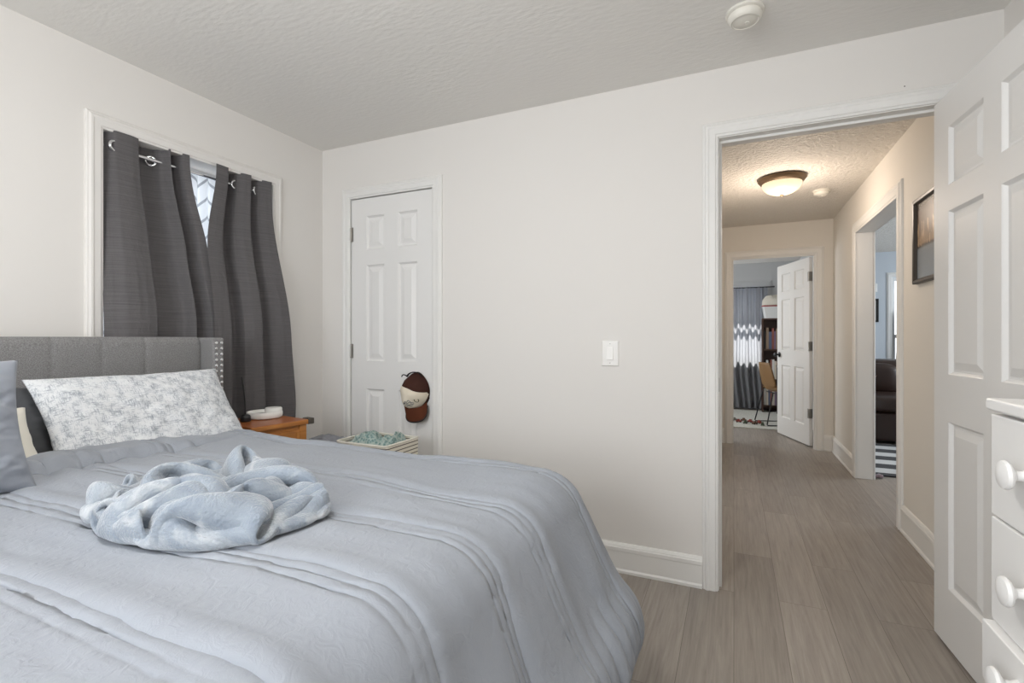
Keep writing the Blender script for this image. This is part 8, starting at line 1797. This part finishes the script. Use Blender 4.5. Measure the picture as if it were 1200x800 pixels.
# chair and desk
M['tan'] = mat('tan_leather', lin(130, 98, 60), 0.5)
chr_ = thing('side_chair', 'tan shell chair with thin black legs at the black desk', 'chair', (0.505, 7.36, 0), math.radians(20))
g = G()
A = np.zeros((26, 20, 3))
prof = catmull([(-0.185, 0.815), (-0.165, 0.72), (-0.135, 0.58), (-0.105, 0.48), (-0.05, 0.435), (0.06, 0.425), (0.16, 0.435), (0.20, 0.42)], 4)
for i in range(26):
    x, z = prof[min(i, len(prof) - 1)]
    for j in range(20):
        q = j / 19 * 2 - 1
        hw_ = 0.20 if i > 8 else 0.20 - 0.05 * ((8 - i) / 8) ** 2
        A[i, j] = (x + 0.030 * q * q * (1 if i < 14 else 0), q * hw_, z + (0.03 * q * q if i >= 12 else 0))
o = g.grid(A).build('seat_shell', M['tan'], chr_, smooth='all')
sd = o.modifiers.new('t', 'SOLIDIFY')
sd.thickness = 0.014
for ysg in (-1, 1):
    G().tube([(-0.10, 0.15 * ysg, 0.425), (-0.19, 0.19 * ysg, 0.02), (-0.185, 0.19 * ysg, 0.0)][:2] + [(-0.185, 0.19 * ysg, 0.008), (0.19, 0.19 * ysg, 0.008), (0.10, 0.15 * ysg, 0.415)], 0.008, 8).build('leg', M['black'], chr_, smooth=True)
G().tube([(-0.05, -0.15, 0.415), (-0.05, 0.15, 0.415)], 0.008, 8).build('crossbar', M['black'], chr_, smooth=True)
chr_.location.z = 0.014
dk = thing('desk', 'black desk half hidden behind the study door', 'desk', (0.75, 8.04, 0.014))
G().box(-0.17, 0.15, -0.36, 0.36, 0.70, 0.73).build('desk_top', M['blackplastic'], dk, bevel=0.003)
for ya in (-0.34, 0.31):
    G().box(-0.165, 0.14, ya, ya + 0.03, 0, 0.70).build('side_panel', M['blackplastic'], dk)
G().box(-0.13, 0.13, 0.08, 0.31, 0.40, 0.69).build('drawer', M['blackplastic'], dk)

# toys scattered on the rug
M['toyred'] = mat('toy_red', lin(138, 56, 46), 0.5)
M['toygreen'] = mat('toy_green', lin(72, 86, 66), 0.5)
M['toybrown'] = mat('toy_brown', lin(96, 70, 52), 0.5)
M['toygrey'] = mat('toy_grey', lin(110, 108, 104), 0.5)
tl = [(0.06, 7.30, 'toyred', 'red'), (0.14, 7.22, 'toygreen', 'green'), (0.20, 7.34, 'toyred', 'red'), (0.25, 7.20, 'toybrown', 'brown'), (0.31, 7.30, 'toyred', 'red'), (0.01, 7.42, 'toygrey', 'grey'), (0.34, 7.15, 'toygreen', 'green'), (0.12, 7.42, 'toybrown', 'brown')]
TLAB = ['red toy car near the left door casing, first of the scatter', 'green toy car between two red ones on the rug', 'red toy car in the middle of the scatter on the rug', 'brown toy car in front of the middle red one',
        'red toy car closest to the tan chair', 'grey toy car furthest toward the sunlit curtain', 'green toy car by the tan chair legs', 'brown toy car behind the scatter on the rug']
for k, (x, y, mm, cn) in enumerate(tl):
    tt = thing('toy_car', TLAB[k], 'toy', (x, y, 0.0145), k * 1.3, 'toy cars scattered on the pale rug')
    tt.scale = (0.78, 0.78, 0.78)
    g = G().box(-0.045, 0.045, -0.02, 0.02, 0.010, 0.034)
    g.loft([[(-0.028, -0.018, 0.034), (0.022, -0.018, 0.034), (0.022, 0.018, 0.034), (-0.028, 0.018, 0.034)], [(-0.02, -0.014, 0.058), (0.012, -0.014, 0.058), (0.012, 0.014, 0.058), (-0.02, 0.014, 0.058)]])
    g.build('car_body', M[mm], tt, bevel=0.004)
    for wx in (-0.026, 0.026):
        for wy in (-0.021, 0.021):
            G().lathe([(0, -0.005), (0.011, -0.005), (0.011, 0.005), (0, 0.005)], (wx, wy, 0.011), (0, 1, 0), 12).build('wheel', M['blackplastic'], tt, smooth=True)

# ------------------------------------------------------------------ living room beyond the side opening
m = M['striperug'] = cloth('striped_rug', lin(220, 218, 214), weave=80, strength=0.4, dist=0.004)
sx = N(m, 'ShaderNodeSeparateXYZ')
L(m, coords(m), sx.inputs[0])
a = mth('PINGPONG', sx.outputs['Y'], 0.18)
a = mth('LESS_THAN', a, 0.09)
mxs = N(m, 'ShaderNodeMix', data_type='RGBA')
L(m, a, mxs.inputs[0])
mxs.inputs[6].default_value = lin(206, 205, 204)
mxs.inputs[7].default_value = lin(34, 33, 36)
L(m, mxs.outputs[2], P(m).inputs['Base Color'])
r2 = G().box(-1.0, 1.0, 0.0, 1.46, 0.0, 0.012).build('striped_rug', M['striperug'], bevel=0.003, loc=(2.07, 4.98, 0))
tag(r2, 'black and white striped rug in front of the dark leather sofa', 'rug')
M['leather'] = mat('dark_leather', lin(50, 34, 28), 0.38, bump=(60, 0.2, 0.003, (1, 1, 1)))
M['stitch'] = mat('stitch_tan', lin(140, 122, 104), 0.6)
sf = thing('sofa', 'dark brown leather sofa in the room off the hall', 'sofa', (2.05, 7.0, 0))
G().box(-0.95, 0.95, -0.50, 0.45, 0.03, 0.34).build('base', M['leather'], sf, bevel=0.03, seg=3)


def puffbox(x0, x1, y0, y1, z0, z1, e=0.5, n=24):
    g = G()
    v = []
    u = np.linspace(-PI / 2, PI / 2, n)
    a = np.linspace(0, 2 * PI, 2 * n + 1)
    U, A_ = np.meshgrid(u, a, indexing='ij')
    sp_ = lambda q, p: np.sign(q) * np.abs(q) ** p
    X = sp_(np.cos(U), e) * sp_(np.cos(A_), e)
    Y = sp_(np.cos(U), e) * sp_(np.sin(A_), e)
    Z = sp_(np.sin(U), e)
    return g.grid(np.stack([(x0 + x1) / 2 + X * (x1 - x0) / 2, (y0 + y1) / 2 + Y * (y1 - y0) / 2, (z0 + z1) / 2 + Z * (z1 - z0) / 2], -1))


for xa, xb in ((-0.76, -0.01), (0.01, 0.76)):
    puffbox(xa, xb, -0.54, 0.18, 0.33, 0.53).build('seat_cushion', M['leather'], sf, smooth='all')
    bc_ = puffbox(xa, xb, 0.02, 0.44, 0.50, 0.90).build('back_cushion', M['leather'], sf, smooth='all')
for xa, xb in ((-0.96, -0.77), (0.77, 0.96)):
    ar = puffbox(xa, xb, -0.56, 0.44, 0.03, 0.62, 0.35).build('armrest', M['leather'], sf, smooth='all')
ap = puffbox(-0.82, -0.28, -0.04, 0.22, 0.50, 0.86, 0.6).build('corner_cushion', M['leather'], sf, smooth='all')
for dx in (0, 0.025):
    G().tube([(-0.64 + dx, -0.03, 0.56), (-0.58 + dx, -0.045, 0.68), (-0.52 + dx, -0.02, 0.78), (-0.48 + dx, 0.06, 0.86)], 0.004, 6).build('stitching', M['stitch'], ap, smooth=True)
# small things on the living room walls
fp_ = thing('framed_print', 'small black framed print on the blue wall beyond the side opening', 'picture', (1.775, YV, 1.54))
g = G()
rings = []
hw, hh = 0.085, 0.165
for k in range(5):
    rings.append([(((-hw + o_), hw - o_, hw - o_, -hw + o_, -hw + o_)[k], -p, (-hh + o_, -hh + o_, hh - o_, hh - o_, -hh + o_)[k]) for o_, p in ((0, 0), (0, 0.02), (0.028, 0.018), (0.028, 0))])
g.loft(rings, caps=False)
g.build('frame', M['black'], fp_)
G().box(-hw + 0.02, hw - 0.02, -0.006, -0.001, -hh + 0.02, hh - 0.02).build('print', M['cream'], fp_)
th = G().box(1.77, 1.845, YV - 0.022, YV, 1.80, 1.92).build('thermostat', M['whiteplastic'], bevel=0.008, seg=3)
tag(th, 'small white wall unit above the framed print on the blue wall', 'thermostat')
kb = [(2.075 + 0.03 * k, (0.03 if k % 2 else -0.03)) for k in range(38)]
curtain_panel('curtain', kb, lambda z: 2.075 - 0.03 * float(sstep(1.4, 0.6, z)), lambda z: 3.18, 1.50, 0.06, lambda z: -(YV - 0.07), M['blackcurtain'], 14, 'black curtain across the lower part of the living room window', nu=200, nv=40, along='X', top_scallop=0)
bo_ = thing('dog_bone', 'small mauve chew toy lying in the side opening of the hall', 'toy', (1.05, 4.90, 0.0), 0.35)
g = G().tube([(-0.045, 0, 0.018), (0, 0, 0.018), (0.045, 0, 0.018)], [0.015, 0.013, 0.015], 12)
for sx_ in (-0.048, 0.048):
    for sy_ in (-0.013, 0.013):
        g.lathe([(0, -0.017), (0.010, -0.014), (0.017, 0), (0.010, 0.014), (0, 0.017)], (sx_, sy_, 0.018), n=14)
bo2 = g.build('toy_body', mat('mauve_rubber', lin(150, 132, 138), 0.6), bo_, smooth='all')
